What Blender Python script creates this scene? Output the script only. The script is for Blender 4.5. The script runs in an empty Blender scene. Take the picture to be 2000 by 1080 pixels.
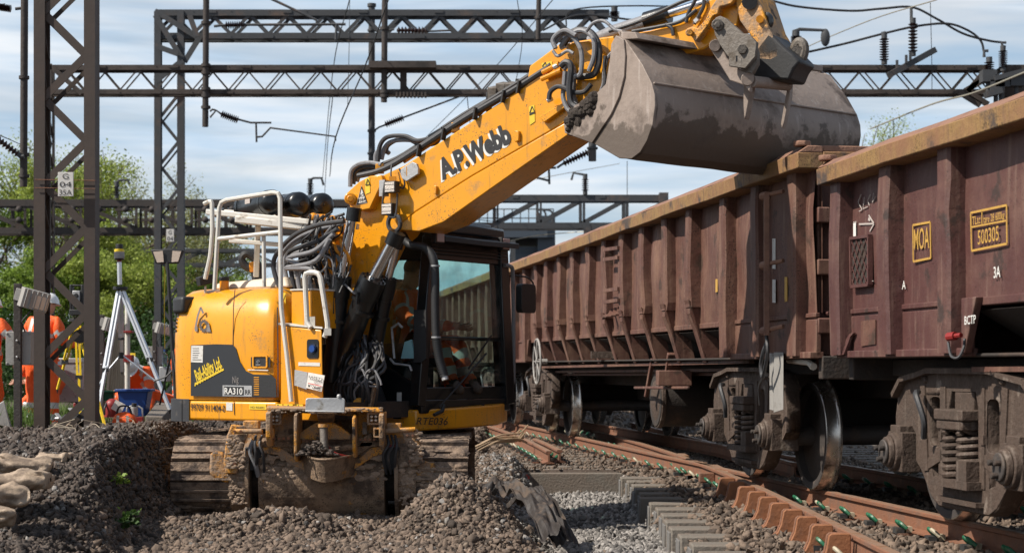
import bpy, bmesh, math, random
import numpy as np
from mathutils import Vector, Matrix, noise as mnoise
random.seed(7); rng = np.random.default_rng(7)
R = math.radians; PI = math.pi
S = bpy.context.scene; COL = S.collection
F, CX, HY, CZ = 3500.0, 1000.0, 715.0, 1.05
V = Vector
def W(px, py, Y): return V(((px-CX)/F*Y, Y, CZ+(HY-py)/F*Y))
CAM = V((0, 0, CZ))
def hit(px, py, p0, n):
    d = V(((px-CX)/F, 1.0, (HY-py)/F)); p0 = V(p0); n = V(n)
    return CAM + d*((p0-CAM).dot(n)/d.dot(n))
def gz(px, Y, z): return V(((px-CX)/F*Y, Y, z))

# ---------------------------------------------------------------- materials
MATS = {}
def lin(c):
    return tuple(((x/255)/12.92 if x/255 <= .04045 else ((x/255+.055)/1.055)**2.4) for x in c)
def mat(name, col, rough=.6, metal=0., dirt=None, damt=0., dscale=2., dsoft=.12, var=.12, vscale=9., bump=.15, bscale=40., stretch=(1,1,1),
        island=0., streak=None, streak_amt=0., speck=0., speck_col=None, low_tone=None, spec=.5, coat=0., trans=0., scratch=0., scratch_col=None, alpha=None, sub=0., dirt2=None, d2amt=0., d2scale=1.):
    m = bpy.data.materials.new(name); m.use_nodes = True; nt = m.node_tree; N = nt.nodes; L = nt.links
    b = N['Principled BSDF']; b.inputs['Roughness'].default_value = rough; b.inputs['Metallic'].default_value = metal
    b.inputs['Specular IOR Level'].default_value = spec
    if coat: b.inputs['Coat Weight'].default_value = coat; b.inputs['Coat Roughness'].default_value = .12
    if trans: b.inputs['Transmission Weight'].default_value = trans
    if alpha is not None: b.inputs['Alpha'].default_value = alpha
    tc = N.new('ShaderNodeTexCoord'); mp = N.new('ShaderNodeMapping'); mp.inputs['Scale'].default_value = stretch
    L.new(tc.outputs['Object'], mp.inputs[0])
    def noi(scale, det=6, rg=.6):
        n = N.new('ShaderNodeTexNoise'); n.inputs['Scale'].default_value = scale; n.inputs['Detail'].default_value = det
        n.inputs['Roughness'].default_value = rg; L.new(mp.outputs[0], n.inputs['Vector']); return n
    def mix(fac, a, bb, mode='MIX'):
        x = N.new('ShaderNodeMix'); x.data_type = 'RGBA'; x.blend_type = mode; x.clamp_factor = True
        for sock, v in ((x.inputs[0], fac), (x.inputs[6], a), (x.inputs[7], bb)):
            if hasattr(v, 'links'): L.new(v, sock)
            elif isinstance(v, (int, float)): sock.default_value = v
            else: sock.default_value = (*v[:3], 1)
        return x.outputs[2]
    def ramp(src, lo, hi):
        x = N.new('ShaderNodeMapRange'); x.interpolation_type = 'SMOOTHSTEP'
        x.inputs[1].default_value = lo; x.inputs[2].default_value = hi; L.new(src, x.inputs[0]); return x.outputs[0]
    c = tuple(col)
    n1 = noi(vscale)
    cur = mix(n1.outputs[0], tuple(x*(1-var) for x in c), tuple(min(1, x*(1+var)) for x in c))
    if island:
        g = N.new('ShaderNodeNewGeometry'); r = N.new('ShaderNodeMapRange')
        r.inputs[3].default_value = 1-island; r.inputs[4].default_value = 1+island
        L.new(g.outputs['Random Per Island'], r.inputs[0])
        cmb = N.new('ShaderNodeCombineColor')
        for i in range(3): L.new(r.outputs[0], cmb.inputs[i])
        cur = mix(1., cur, cmb.outputs[0], 'MULTIPLY')
    if scratch:
        vn = noi(vscale*3.1, 8, .75); cur = mix(ramp(vn.outputs[0], .72-scratch*.2, .76-scratch*.2), cur, scratch_col or tuple(x*.4 for x in c))
    if streak_amt:
        ms = N.new('ShaderNodeMapping'); ms.inputs['Scale'].default_value = (7,7,.55); L.new(tc.outputs['Object'], ms.inputs[0])
        sn = N.new('ShaderNodeTexNoise'); sn.inputs['Scale'].default_value = 2.2; sn.inputs['Detail'].default_value = 9; sn.inputs['Roughness'].default_value = .65; L.new(ms.outputs[0], sn.inputs['Vector'])
        cur = mix(ramp(sn.outputs[0], .60-streak_amt*.25, .74-streak_amt*.12), cur, streak)
    if speck:
        sp = noi(85, 3, .5); sp2 = noi(3.5, 5, .6)
        ad = N.new('ShaderNodeMath'); ad.operation = 'MULTIPLY_ADD'; ad.inputs[1].default_value = .45; L.new(sp2.outputs[0], ad.inputs[0]); L.new(sp.outputs[0], ad.inputs[2])
        cur = mix(ramp(ad.outputs[0], .93-speck*.2, .96-speck*.2), cur, speck_col or tuple(x*.25 for x in c))
    if low_tone:   # a second tone below a wavy line at a fixed height of the object
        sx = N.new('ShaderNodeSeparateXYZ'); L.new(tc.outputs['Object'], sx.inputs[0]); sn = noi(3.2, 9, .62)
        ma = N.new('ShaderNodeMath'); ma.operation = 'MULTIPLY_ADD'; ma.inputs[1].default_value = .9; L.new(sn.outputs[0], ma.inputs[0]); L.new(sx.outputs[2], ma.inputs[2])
        cur = mix(ramp(ma.outputs[0], low_tone[0]+.47, low_tone[0]+.41), cur, low_tone[1])
    fac = None
    if damt:
        dn = noi(dscale, 9, .68); fac = ramp(dn.outputs[0], .72-damt*.45-dsoft/2, .72-damt*.45+dsoft)
        cur = mix(fac, cur, dirt)
        rr = N.new('ShaderNodeMapRange'); rr.inputs[3].default_value = rough; rr.inputs[4].default_value = .9; L.new(fac, rr.inputs[0]); L.new(rr.outputs[0], b.inputs['Roughness'])
    if d2amt:
        dn = noi(d2scale, 8, .62); f2 = ramp(dn.outputs[0], .7-d2amt*.45-.04, .7-d2amt*.45+.05); cur = mix(f2, cur, dirt2)
    L.new(cur, b.inputs['Base Color'])
    if bump:
        bn = noi(bscale, 5); bp = N.new('ShaderNodeBump'); bp.inputs['Strength'].default_value = bump; bp.inputs['Distance'].default_value = .02
        L.new(bn.outputs[0], bp.inputs['Height']); L.new(bp.outputs[0], b.inputs['Normal'])
    MATS[name] = m; return m
mud = (.10, .075, .055)
mat('yellow', (.74,.305,.007), .34, dirt=(.30,.17,.06), damt=.20, dscale=4, var=.10, streak=(.42,.20,.03), streak_amt=.22, speck=.22, speck_col=(.12,.08,.05), vscale=3, bump=.04, coat=.3, scratch=.12, scratch_col=(.12,.07,.03))
mat('yellow_worn', (.70,.30,.02), .5, dirt=(.33,.225,.145), damt=.60, dscale=4, var=.12, speck=.6, speck_col=(.08,.055,.04), bump=.6, bscale=30, dirt2=(.07,.045,.03), d2amt=.22, d2scale=7)
mat('mud_yellow', (.62,.27,.03), .7, dirt=(.30,.21,.145), damt=.64, dscale=5, var=.25, bump=.9, bscale=24, speck=.7, speck_col=(.10,.07,.05), dirt2=(.10,.07,.05), d2amt=.3, d2scale=6)
mat('dry_mud', (.27,.195,.14), .95, var=.35, vscale=18, bump=.9, bscale=40, island=.35)
mat('muddy_steel', (.25,.17,.11), .8, speck=.5, speck_col=(.07,.05,.035), dirt=(.075,.05,.035), damt=.45, dscale=4, var=.3, bump=.8, bscale=28, dirt2=(.42,.19,.03), d2amt=.16, d2scale=6)
mat('track_mud', (.24,.17,.12), .85, dirt=(.07,.05,.04), damt=.5, dscale=7, var=.3, bump=1., bscale=24)
mat('black_paint', (.008,.009,.010), .3, dirt=(.05,.04,.032), damt=.12, dscale=7, bump=.08, coat=.2)
mat('black_plastic', (.02,.02,.021), .55, var=.2, bump=.1)
mat('decal_black', (.028,.03,.034), .4, dirt=(.14,.13,.12), damt=.22, dscale=6, bump=.03)
mat('rubber', (.035,.035,.038), .55, dirt=(.12,.10,.085), damt=.25, dscale=9, bump=.1)
mat('hose_grey', (.20,.20,.21), .5, dirt=(.07,.06,.05), damt=.3, dscale=12, bump=.2, bscale=90)
mat('chrome', (.75,.76,.78), .12, 1., var=.04, bump=0)
mat('dark_blue', (.012,.02,.045), .3, bump=.03)
mat('white_tube', (.62,.59,.53), .45, dirt=(.25,.20,.15), damt=.25, dscale=9, bump=.1, scratch=.2, scratch_col=(.2,.1,.05))
mat('plate_silver', (.42,.42,.42), .5, .4, dirt=(.2,.18,.15), damt=.3, dscale=9)
mat('orange_pipe', (.72,.27,.01), .4, dirt=(.12,.07,.03), damt=.3, dscale=14, bump=.1)
mat('wagon_maroon', (.088,.036,.032), .5, streak=(.16,.095,.075), streak_amt=.35, speck=.3, dirt=(.17,.09,.065), damt=.32, dscale=1.7, dsoft=.3, var=.18, vscale=5, bump=.35, bscale=9, scratch=.25, scratch_col=(.25,.17,.14), dirt2=(.05,.03,.025), d2amt=.18, d2scale=4)
mat('wagon_brown', (.108,.045,.032), .65, streak=(.18,.10,.07), streak_amt=.46, speck=.4, dirt=(.20,.11,.07), damt=.38, dscale=1.9, dsoft=.3, var=.2, vscale=6, bump=.35, bscale=8, scratch=.25, scratch_col=(.07,.035,.025), dirt2=(.055,.03,.02), d2amt=.22, d2scale=3)
mat('rim_yellow', (.27,.16,.06), .7, streak=(.16,.09,.05), streak_amt=.5, speck=.4, dirt=(.22,.11,.055), damt=.5, dscale=2.6, dsoft=.2, var=.25, bump=.5, bscale=12, dirt2=(.07,.05,.04), d2amt=.25, d2scale=2)
mat('rim_rust', (.24,.125,.08), .75, dirt=(.17,.09,.065), damt=.45, dscale=3, var=.2, bump=.4)
mat('rust', (.20,.085,.045), .8, dirt=(.16,.085,.055), damt=.45, dscale=5, var=.3, vscale=14, bump=.4, bscale=50)
mat('rust_bright', (.25,.10,.042), .75, dirt=(.2,.09,.05), damt=.35, dscale=8, var=.25, bump=.3)
mat('rail_top', (.30,.19,.13), .5, .2, dirt=(.2,.1,.05), damt=.45, dscale=6, bump=.15)
mat('bogie_brown', (.072,.047,.034), .72, streak=(.15,.115,.09), streak_amt=.3, dirt=(.055,.037,.027), damt=.45, dscale=4, var=.25, bump=.6, bscale=30, dirt2=(.20,.16,.13), d2amt=.10, d2scale=5)
mat('wheel_dark', (.07,.06,.055), .6, .3, dirt=(.13,.10,.08), damt=.3, dscale=5, bump=.2)
mat('wheel_tread', (.5,.46,.42), .25, .9, dirt=(.14,.09,.06), damt=.35, dscale=4, bump=.05)
mat('under_dark', (.035,.028,.024), .9, dirt=(.08,.05,.035), damt=.3, bump=.4)
mat('bucket_steel', (.27,.215,.18), .6, .1, dirt=(.10,.075,.06), damt=.3, dscale=2.2, dsoft=.15, var=.22, vscale=4, bump=.25, bscale=18, scratch=.35, scratch_col=(.36,.32,.29), low_tone=(-.38,(.11,.084,.066)), streak=(.38,.32,.28), streak_amt=.2, dirt2=(.10,.075,.06), d2amt=.2, d2scale=1.6)  # lower part of the steel darker, with a wavy upper edge
mat('hitch_grey', (.15,.13,.11), .6, .1, dirt=(.10,.08,.06), damt=.45, dscale=6, bump=.4)
mat('soil', (.035,.026,.02), .95, var=.4, bump=1., bscale=30)
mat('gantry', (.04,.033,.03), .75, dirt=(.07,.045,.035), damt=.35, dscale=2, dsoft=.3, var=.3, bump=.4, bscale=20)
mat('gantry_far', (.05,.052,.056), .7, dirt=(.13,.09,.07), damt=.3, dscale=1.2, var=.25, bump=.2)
mat('gantry_brown', (.06,.045,.037), .75, dirt=(.03,.025,.022), damt=.4, dscale=1.5, var=.3, bump=.3)
mat('mast_face', (.055,.04,.032), .7, dirt=(.10,.065,.05), damt=.3, dscale=2.5, dsoft=.3, var=.25, bump=.08, bscale=25)
mat('insulator', (.03,.013,.012), .25, coat=.5, bump=0, dirt=(.12,.09,.08), damt=.2)
mat('wire', (.035,.035,.037), .5, .3, bump=0)
mat('wire_bright', (.40,.36,.27), .5, .5, bump=0)
mat('concrete', (.155,.135,.112), .85, dirt=(.16,.13,.105), damt=.55, dscale=5, var=.15, bump=.5, bscale=40)
mat('concrete_end', (.155,.15,.145), .8, dirt=(.17,.15,.13), damt=.35, dscale=4, stretch=(1,1,.3), var=.15, bump=.4)
mat('clip_green', (.01,.11,.05), .4, dirt=(.15,.12,.09), damt=.3, dscale=20, bump=.1)
mat('clip_white', (.40,.35,.25), .6, dirt=(.2,.15,.1), damt=.3, dscale=20)
mat('clip_black', (.03,.03,.03), .6, dirt=(.15,.12,.09), damt=.3, dscale=20)
mat('stone_brown', (.125,.09,.066), .85, island=.65, var=.25, vscale=20, bump=.5, bscale=60, dirt=(.27,.21,.155), damt=.25, dscale=12)
mat('stone_dark', (.062,.046,.036), .8, island=.65, var=.3, vscale=20, bump=.5, bscale=60, dirt=(.22,.18,.15), damt=.22, dscale=12)
mat('stone_grey', (.20,.185,.17), .8, island=.7, var=.2, vscale=20, bump=.5, bscale=60, dirt=(.42,.37,.31), damt=.18, dscale=14)
mat('earth', (.07,.05,.038), .95, dirt=(.05,.037,.028), damt=.45, dscale=1.6, dsoft=.3, var=.3, vscale=14, bump=1., bscale=26)
mat('sack', (.36,.27,.19), .6, dirt=(.15,.11,.08), damt=.5, dscale=6, var=.15, bump=.35, bscale=45)
mat('membrane', (.028,.022,.019), .6, dirt=(.10,.07,.05), damt=.35, dscale=5, var=.3, bump=.5, bscale=18)
mat('hivis', (.88,.115,.012), .7, var=.14, vscale=9, bump=.7, bscale=14, dirt=(.45,.10,.04), damt=.2, dscale=7, dsoft=.2)
mat('reflective', (.52,.52,.50), .4, .2, bump=.2)
mat('skin', (.50,.28,.19), .55, bump=.05)
mat('helmet', (.78,.78,.76), .3, coat=.3, bump=0, dirt=(.4,.36,.3), damt=.15, dscale=14)
mat('hair', (.06,.04,.025), .7)
mat('boot', (.05,.035,.025), .7)
mat('eye', (.02,.02,.02), .3, bump=0)
mat('tripod_yellow', (.75,.52,.015), .45, dirt=(.25,.18,.05), damt=.25, dscale=12)
mat('alu', (.68,.70,.73), .35, .6, bump=.05)
mat('red_paint', (.24,.02,.018), .45, dirt=(.2,.05,.04), damt=.2, dscale=10)
mat('blue_plastic', (.012,.055,.23), .4, bump=.05)
mat('lamp_grey', (.30,.285,.265), .6, dirt=(.14,.12,.10), damt=.3, dscale=7)
mat('lamp_glass', (.62,.50,.40), .2, bump=.4, bscale=120, coat=.4)
mat('sign_white', (.62,.60,.56), .5, dirt=(.35,.3,.24), damt=.25, dscale=14)
mat('ink', (.02,.02,.022), .6, bump=0)
mat('ink_white', (.7,.69,.65), .6, bump=0)
mat('ink_soft', (.42,.37,.34), .8, bump=0)
mat('ink_yellow', (.50,.29,.06), .6, bump=0, dirt=(.22,.11,.05), damt=.28, dscale=22)
mat('ink_grey', (.22,.20,.19), .5, bump=0)
mat('sticker_yellow', (.72,.50,.03), .5, bump=0)
mat('ink_red', (.55,.04,.03), .5, bump=0)
mat('wood', (.33,.23,.14), .75, stretch=(1,1,.1), var=.2)
mat('wood_pale', (.42,.35,.26), .75, stretch=(1,1,.1), var=.2, dirt=(.25,.2,.15), damt=.4)
mat('bark', (.13,.10,.075), .9, var=.3, bump=.8)
mat('leaf_light', (.27,.33,.06), .55, island=.45, var=.15, bump=0, spec=.3)
mat('leaf_mid', (.17,.25,.035), .55, island=.5, var=.15, bump=0, spec=.3)
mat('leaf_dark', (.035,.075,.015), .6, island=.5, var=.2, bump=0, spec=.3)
mat('leaf_buff', (.27,.28,.11), .6, island=.5, var=.2, bump=0, spec=.3)
mat('grass', (.09,.16,.02), .6, island=.5, bump=0)
mat('tower_blue', (.05,.065,.085), .6, var=.15, bump=.1, stretch=(1,1,1))
mat('tower_wall', (.20,.21,.23), .7, var=.15)
mat('seat_cloth', (.05,.05,.06), .9)
mat('work_light', (.62,.55,.48), .3, bump=.5, bscale=150, coat=.3)
mat('pink_plate', (.45,.30,.27), .5)
mat('teal_rag', (.22,.42,.45), .8)
mat('beige_panel', (.60,.50,.38), .55, dirt=(.35,.25,.16), damt=.2, dscale=9)
for nm in ('leaf_light', 'leaf_mid', 'leaf_dark', 'leaf_buff', 'grass'):       # leaves let some light through
    nt = MATS[nm].node_tree; b = nt.nodes['Principled BSDF']; o = nt.nodes['Material Output']
    t = nt.nodes.new('ShaderNodeBsdfTranslucent'); ms = nt.nodes.new('ShaderNodeMixShader'); ms.inputs[0].default_value = .35
    nt.links.new(b.inputs['Base Color'].links[0].from_socket, t.inputs[0])
    nt.links.new(b.outputs[0], ms.inputs[1]); nt.links.new(t.outputs[0], ms.inputs[2]); nt.links.new(ms.outputs[0], o.inputs[0])
def glass(name, tint, a):
    m = bpy.data.materials.new(name); m.use_nodes = True; nt = m.node_tree; N = nt.nodes; L = nt.links
    for n in list(N):
        if n.type != 'OUTPUT_MATERIAL': N.remove(n)
    o = [n for n in N if n.type == 'OUTPUT_MATERIAL'][0]
    t = N.new('ShaderNodeBsdfTransparent'); t.inputs[0].default_value = (*tint, 1)
    g = N.new('ShaderNodeBsdfGlossy'); g.inputs['Roughness'].default_value = .02; g.inputs['Color'].default_value = (.9,.95,1,1)
    d = N.new('ShaderNodeBsdfDiffuse'); d.inputs[0].default_value = (.28,.25,.22,1)
    fr = N.new('ShaderNodeFresnel'); fr.inputs[0].default_value = 1.5
    nz = N.new('ShaderNodeTexNoise'); nz.inputs['Scale'].default_value = 5; nz.inputs['Detail'].default_value = 8
    tc = N.new('ShaderNodeTexCoord'); L.new(tc.outputs['Object'], nz.inputs['Vector'])
    mr = N.new('ShaderNodeMapRange'); mr.inputs[1].default_value = .45; mr.inputs[2].default_value = .8; mr.inputs[4].default_value = a; L.new(nz.outputs[0], mr.inputs[0])
    m1 = N.new('ShaderNodeMixShader'); m2 = N.new('ShaderNodeMixShader')
    L.new(mr.outputs[0], m1.inputs[0]); L.new(t.outputs[0], m1.inputs[1]); L.new(d.outputs[0], m1.inputs[2])
    L.new(fr.outputs[0], m2.inputs[0]); L.new(m1.outputs[0], m2.inputs[1]); L.new(g.outputs[0], m2.inputs[2]); L.new(m2.outputs[0], o.inputs[0])
    MATS[name] = m
glass('glass', (.62,.82,.78), .42); glass('glass_teal', (.30,.62,.55), .25); glass('bottle_clear', (.8,.88,.9), .2)

# ---------------------------------------------------------------- mesh builder
class MB:
    def __init__(s): s.v = []; s.f = []; s.m = []; s.cur = 0; s.mats = []; s.sm = []
    def use(s, name):
        if name not in s.mats: s.mats.append(name)
        s.cur = s.mats.index(name); return s
    def add(s, vs, fs, smooth=False):
        o = len(s.v); s.v += [tuple(v) for v in vs]; s.f += [tuple(o+i for i in f) for f in fs]; s.m += [s.cur]*len(fs); s.sm += [smooth]*len(fs)
    def hexa(s, p):  # 4 bottom + 4 top
        s.add(p, [(3,2,1,0),(4,5,6,7),(0,1,5,4),(1,2,6,5),(2,3,7,6),(3,0,4,7)]); return s
    def box(s, c, d, M=None):
        x, y, z = d[0]/2, d[1]/2, d[2]/2
        p = [V(q) for q in ((-x,-y,-z),(x,-y,-z),(x,y,-z),(-x,y,-z),(-x,-y,z),(x,-y,z),(x,y,z),(-x,y,z))]
        if M is not None: p = [M @ q for q in p]
        return s.hexa([q+V(c) for q in p])
    def pane(s, poly): s.add(poly, [tuple(range(len(poly)))]); return s
    def bb(s, a, b): return s.box([(a[i]+b[i])/2 for i in range(3)], [abs(b[i]-a[i]) for i in range(3)])
    def bar(s, a, b, w, h=None, up=(0,0,1)):
        a = V(a); b = V(b); h = h or w; d = (b-a); 
        if d.length < 1e-6: return s
        d.normalize(); u = V(up)
        if abs(d.dot(u)) > .97: u = V((0,1,0))
        x = d.cross(u).normalized()*(w/2); y = x.cross(d).normalized()*(h/2)
        return s.hexa([a-x-y, a+x-y, a+x+y, a-x+y, b-x-y, b+x-y, b+x+y, b-x+y])
    def prism(s, poly, ext):
        n = len(poly); ext = V(ext); p = [V(q) for q in poly]; q = [a+ext for a in p]
        nn = V((0,0,0))
        for i in range(n): nn += (p[i]-p[0]).cross(p[(i+1) % n]-p[0])
        fl = nn.dot(ext) > 0
        fs = [tuple(range(n)), tuple(range(2*n-1, n-1, -1))] + [(i, n+i, n+(i+1) % n, (i+1) % n) for i in range(n)]
        if fl: fs = [tuple(reversed(f)) for f in fs]
        s.add(p+q, fs); return s
    def tube(s, pts, r, seg=8, cap=True, smooth=True):
        pts = [V(p) for p in pts]; n = len(pts); rs = r if isinstance(r, (list, tuple)) else [r]*n
        vs = []; t0 = (pts[1]-pts[0]).normalized(); u = V((0,0,1)) if abs(t0.z) < .9 else V((1,0,0)); x = t0.cross(u).normalized()
        for i, p in enumerate(pts):
            t = ((pts[min(i+1,n-1)]-pts[i]).normalized() + (pts[i]-pts[max(i-1,0)]).normalized())
            t = t.normalized() if t.length > 1e-6 else t0
            x = (x - t*x.dot(t)); x = x.normalized() if x.length > 1e-6 else t.orthogonal().normalized(); y = t.cross(x)
            for k in range(seg):
                a = 2*PI*k/seg; vs.append(p + x*(math.cos(a)*rs[i]) + y*(math.sin(a)*rs[i]))
        fs = [(i*seg+k, i*seg+(k+1) % seg, (i+1)*seg+(k+1) % seg, (i+1)*seg+k) for i in range(n-1) for k in range(seg)]
        s.add(vs, fs, smooth)
        if cap:
            o = len(s.v)-len(vs)
            s.f += [tuple(o+k for k in range(seg-1,-1,-1)), tuple(o+(n-1)*seg+k for k in range(seg))]; s.m += [s.cur]*2; s.sm += [False]*2
        return s
    def cyl(s, a, b, r, seg=16, r2=None): return s.tube([a, b], [r, r if r2 is None else r2], seg)
    def sphere(s, c, r, seg=12, rings=8, M=None):
        r = r if isinstance(r, (list, tuple)) else (r,)*3; vs = []
        for i in range(rings+1):
            for k in range(seg):
                a = PI*i/rings; b = 2*PI*k/seg; q = V((math.sin(a)*math.cos(b)*r[0], math.sin(a)*math.sin(b)*r[1], math.cos(a)*r[2]))
                vs.append((M @ q if M is not None else q)+V(c))
        s.add(vs, [(i*seg+k, (i+1)*seg+k, (i+1)*seg+(k+1) % seg, i*seg+(k+1) % seg) for i in range(rings) for k in range(seg)], True); return s
    def build(s, name, m=None, parent=None, frame='world', bevel=0, bseg=2, angle=35):
        me = bpy.data.meshes.new(name); vs = np.array([tuple(v) for v in s.v], dtype=float)
        if parent is not None and frame == 'world':
            Mi = np.array(FR[parent.name].inverted()); vs = vs @ Mi[:3,:3].T + Mi[:3,3]
        me.from_pydata([tuple(v) for v in vs], [], s.f)
        names = s.mats or [m]
        if m and m not in names and s.mats: names = s.mats
        for nm in names: me.materials.append(MATS[nm])
        if s.mats: me.polygons.foreach_set('material_index', s.m)
        me.polygons.foreach_set('use_smooth', s.sm); me.validate(); me.update()
        if any(s.sm): me.set_sharp_from_angle(angle=R(angle))
        return link(name, me, parent, bevel, bseg)
FR = {}
def link(name, me, parent=None, bevel=0, bseg=2):
    o = bpy.data.objects.new(name, me); COL.objects.link(o)
    if parent is not None: o.parent = parent; FR[o.name] = FR[parent.name]
    else: FR[o.name] = Matrix.Identity(4)
    if bevel:
        b = o.modifiers.new('bevel', 'BEVEL'); b.width = bevel; b.segments = bseg; b.limit_method = 'ANGLE'; b.angle_limit = R(40); b.harden_normals = False
        me.polygons.foreach_set('use_smooth', [True]*len(me.polygons)); me.set_sharp_from_angle(angle=R(50))
    return o
def tag(o, label=None, cat=None, group=None, kind=None):
    if label: o['label'] = label
    if cat: o['category'] = cat
    if group: o['group'] = group
    if kind: o['kind'] = kind
    return o
def empty(name, loc=(0,0,0), rz=0, label=None, cat=None, group=None):
    o = bpy.data.objects.new(name, None); COL.objects.link(o); o.location = loc; o.rotation_euler = (0,0,rz); o.empty_display_size = .2
    FR[o.name] = Matrix.Translation(V(loc)) @ Matrix.Rotation(rz, 4, 'Z'); return tag(o, label, cat, group)
def kids(o): return [c for c in bpy.data.objects if c.parent == o]
def copy_tree(o, loc=None, rz=None, label=None, parent=None, scale=None):
    c = o.copy(); COL.objects.link(c)
    if parent is not None: c.parent = parent
    for ch in kids(o):
        if ch is not c: copy_tree(ch, parent=c)
    if loc is not None: c.location = loc
    if rz is not None: c.rotation_euler[2] = rz
    if scale is not None: c.scale = (scale,)*3 if not isinstance(scale, tuple) else scale
    if label: c['label'] = label
    return c
# flat plate with holes (2D outline -> mesh through a filled curve)
def plate2d(outline, holes, th, bevel=0):
    cu = bpy.data.curves.new('c', 'CURVE'); cu.dimensions = '2D'; cu.fill_mode = 'BOTH'; cu.extrude = th/2; cu.bevel_depth = bevel; cu.bevel_resolution = 1
    for poly in [outline]+list(holes):
        sp = cu.splines.new('POLY'); sp.points.add(len(poly)-1); sp.use_cyclic_u = True
        for i, p in enumerate(poly): sp.points[i].co = (p[0], p[1], 0, 1)
    return curve_data(cu)
def curve_data(cu):
    o = bpy.data.objects.new('c', cu); COL.objects.link(o)
    dg = bpy.context.evaluated_depsgraph_get(); dg.update()
    me = o.evaluated_get(dg).to_mesh(); vs = [V(v.co) for v in me.vertices]; fs = [tuple(p.vertices) for p in me.polygons]
    o.evaluated_get(dg).to_mesh_clear(); bpy.data.objects.remove(o); bpy.data.curves.remove(cu); return vs, fs
def add_plate(mb, outline, holes, th, org, ex, ey, bevel=0):
    vs, fs = plate2d(outline, holes, th, bevel); ex = V(ex); ey = V(ey); ez = ex.cross(ey).normalized(); org = V(org)
    mb.add([org+ex*v.x+ey*v.y+ez*v.z for v in vs], fs)
def add_text(mb, s, p0, p1, height, out, bold=.0, shear=0., up=(0,0,1), th=.002, aspect=True, off=.004):
    """text from p0 to p1 (baseline, world), letters 'height' m tall, pushed along out."""
    cu = bpy.data.curves.new('t', 'FONT'); cu.body = s; cu.size = 1; cu.offset = bold; cu.shear = shear; cu.resolution_u = 3; cu.extrude = 0
    vs, fs = curve_data(cu); 
    if not vs: return
    xs = [v.x for v in vs]; ys = [v.y for v in vs if True]; x0, x1 = min(xs), max(xs); y0, y1 = 0, max(ys)
    p0 = V(p0); p1 = V(p1); ex = (p1-p0)/(x1-x0); up = V(up); out = V(out).normalized()
    ey = (up - ex*(up.dot(ex)/ex.length_squared)).normalized()*(height/(y1 or 1))
    mb.add([p0+ex*(v.x-x0)+ey*v.y+out*off for v in vs], fs)
def spline(pts, n=8):
    pts = [V(p) for p in pts]; out = []; P = [pts[0]*2-pts[1]]+pts+[pts[-1]*2-pts[-2]]
    for i in range(1, len(P)-2):
        for k in range(n):
            t = k/n; a, b, c, d = P[i-1], P[i], P[i+1], P[i+2]
            out.append(((b*2)+(c-a)*t+(a*2-b*5+c*4-d)*t*t+(b*3-a-c*3+d)*t*t*t)*.5)
    return out+[pts[-1]]
def rrect(x0, y0, x1, y1, r, n=3):
    o = []
    for cx, cy, a in ((x1-r,y0+r,-90),(x1-r,y1-r,0),(x0+r,y1-r,90),(x0+r,y0+r,180)):
        for k in range(n+1): t = R(a+90*k/n); o.append((cx+r*math.cos(t), cy+r*math.sin(t)))
    return o
def circ(cx, cy, r, n=16): return [(cx+r*math.cos(2*PI*k/n), cy+r*math.sin(2*PI*k/n)) for k in range(n)]

# ---------------------------------------------------------------- camera, sun, sky
cam = bpy.data.cameras.new('camera'); co = bpy.data.objects.new('camera', cam); COL.objects.link(co); S.camera = co
co.location = CAM; co.rotation_euler = (R(90),0,0); cam.sensor_width = 36; cam.lens = F/2000*36; cam.shift_y = (HY-540)/2000
cam.clip_end = 3000; cam.dof.use_dof = True; cam.dof.focus_distance = 15.2; cam.dof.aperture_fstop = 3.6
SUNV = V((-.985,-.36,1.12)).normalized()
sl = bpy.data.lights.new('sun', 'SUN'); so = bpy.data.objects.new('sun', sl); COL.objects.link(so)
sl.energy = 5.0; sl.angle = R(.53); sl.color = (1,.93,.83); so.rotation_euler = (-SUNV).to_track_quat('-Z','Y').to_euler()
wd = bpy.data.worlds.new('World'); S.world = wd; wd.use_nodes = True; nt = wd.node_tree; N = nt.nodes; L = nt.links
bg = N['Background']; sky = N.new('ShaderNodeTexSky'); sky.sky_type = 'NISHITA'; sky.sun_disc = False
sky.sun_elevation = math.asin(SUNV.z); sky.sun_rotation = math.atan2(SUNV.x, SUNV.y); sky.air_density = 1.; sky.dust_density = 1.; sky.ozone_density = 1.5
tc = N.new('ShaderNodeTexCoord'); mp = N.new('ShaderNodeMapping'); mp.inputs['Scale'].default_value = (1,1,9); mp.inputs['Location'].default_value = (.35,.1,.2)
L.new(tc.outputs['Generated'], mp.inputs[0])
nz = N.new('ShaderNodeTexNoise'); nz.inputs['Scale'].default_value = 3.4; nz.inputs['Detail'].default_value = 8; nz.inputs['Roughness'].default_value = .55; nz.inputs['Distortion'].default_value = .6
L.new(mp.outputs[0], nz.inputs['Vector'])
mr = N.new('ShaderNodeMapRange'); mr.interpolation_type = 'SMOOTHSTEP'; mr.inputs[1].default_value = .38; mr.inputs[2].default_value = .60; mr.inputs[3].default_value = .60; mr.inputs[4].default_value = .97
L.new(nz.outputs[0], mr.inputs[0])
sx = N.new('ShaderNodeSeparateXYZ'); L.new(tc.outputs['Generated'], sx.inputs[0])
el = N.new('ShaderNodeMapRange'); el.interpolation_type = 'SMOOTHSTEP'; el.inputs[1].default_value = .22; el.inputs[2].default_value = .50; el.inputs[3].default_value = 1.; el.inputs[4].default_value = .30; L.new(sx.outputs[2], el.inputs[0])
cov = N.new('ShaderNodeMath'); cov.operation = 'MULTIPLY'; L.new(mr.outputs[0], cov.inputs[0]); L.new(el.outputs[0], cov.inputs[1])
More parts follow.
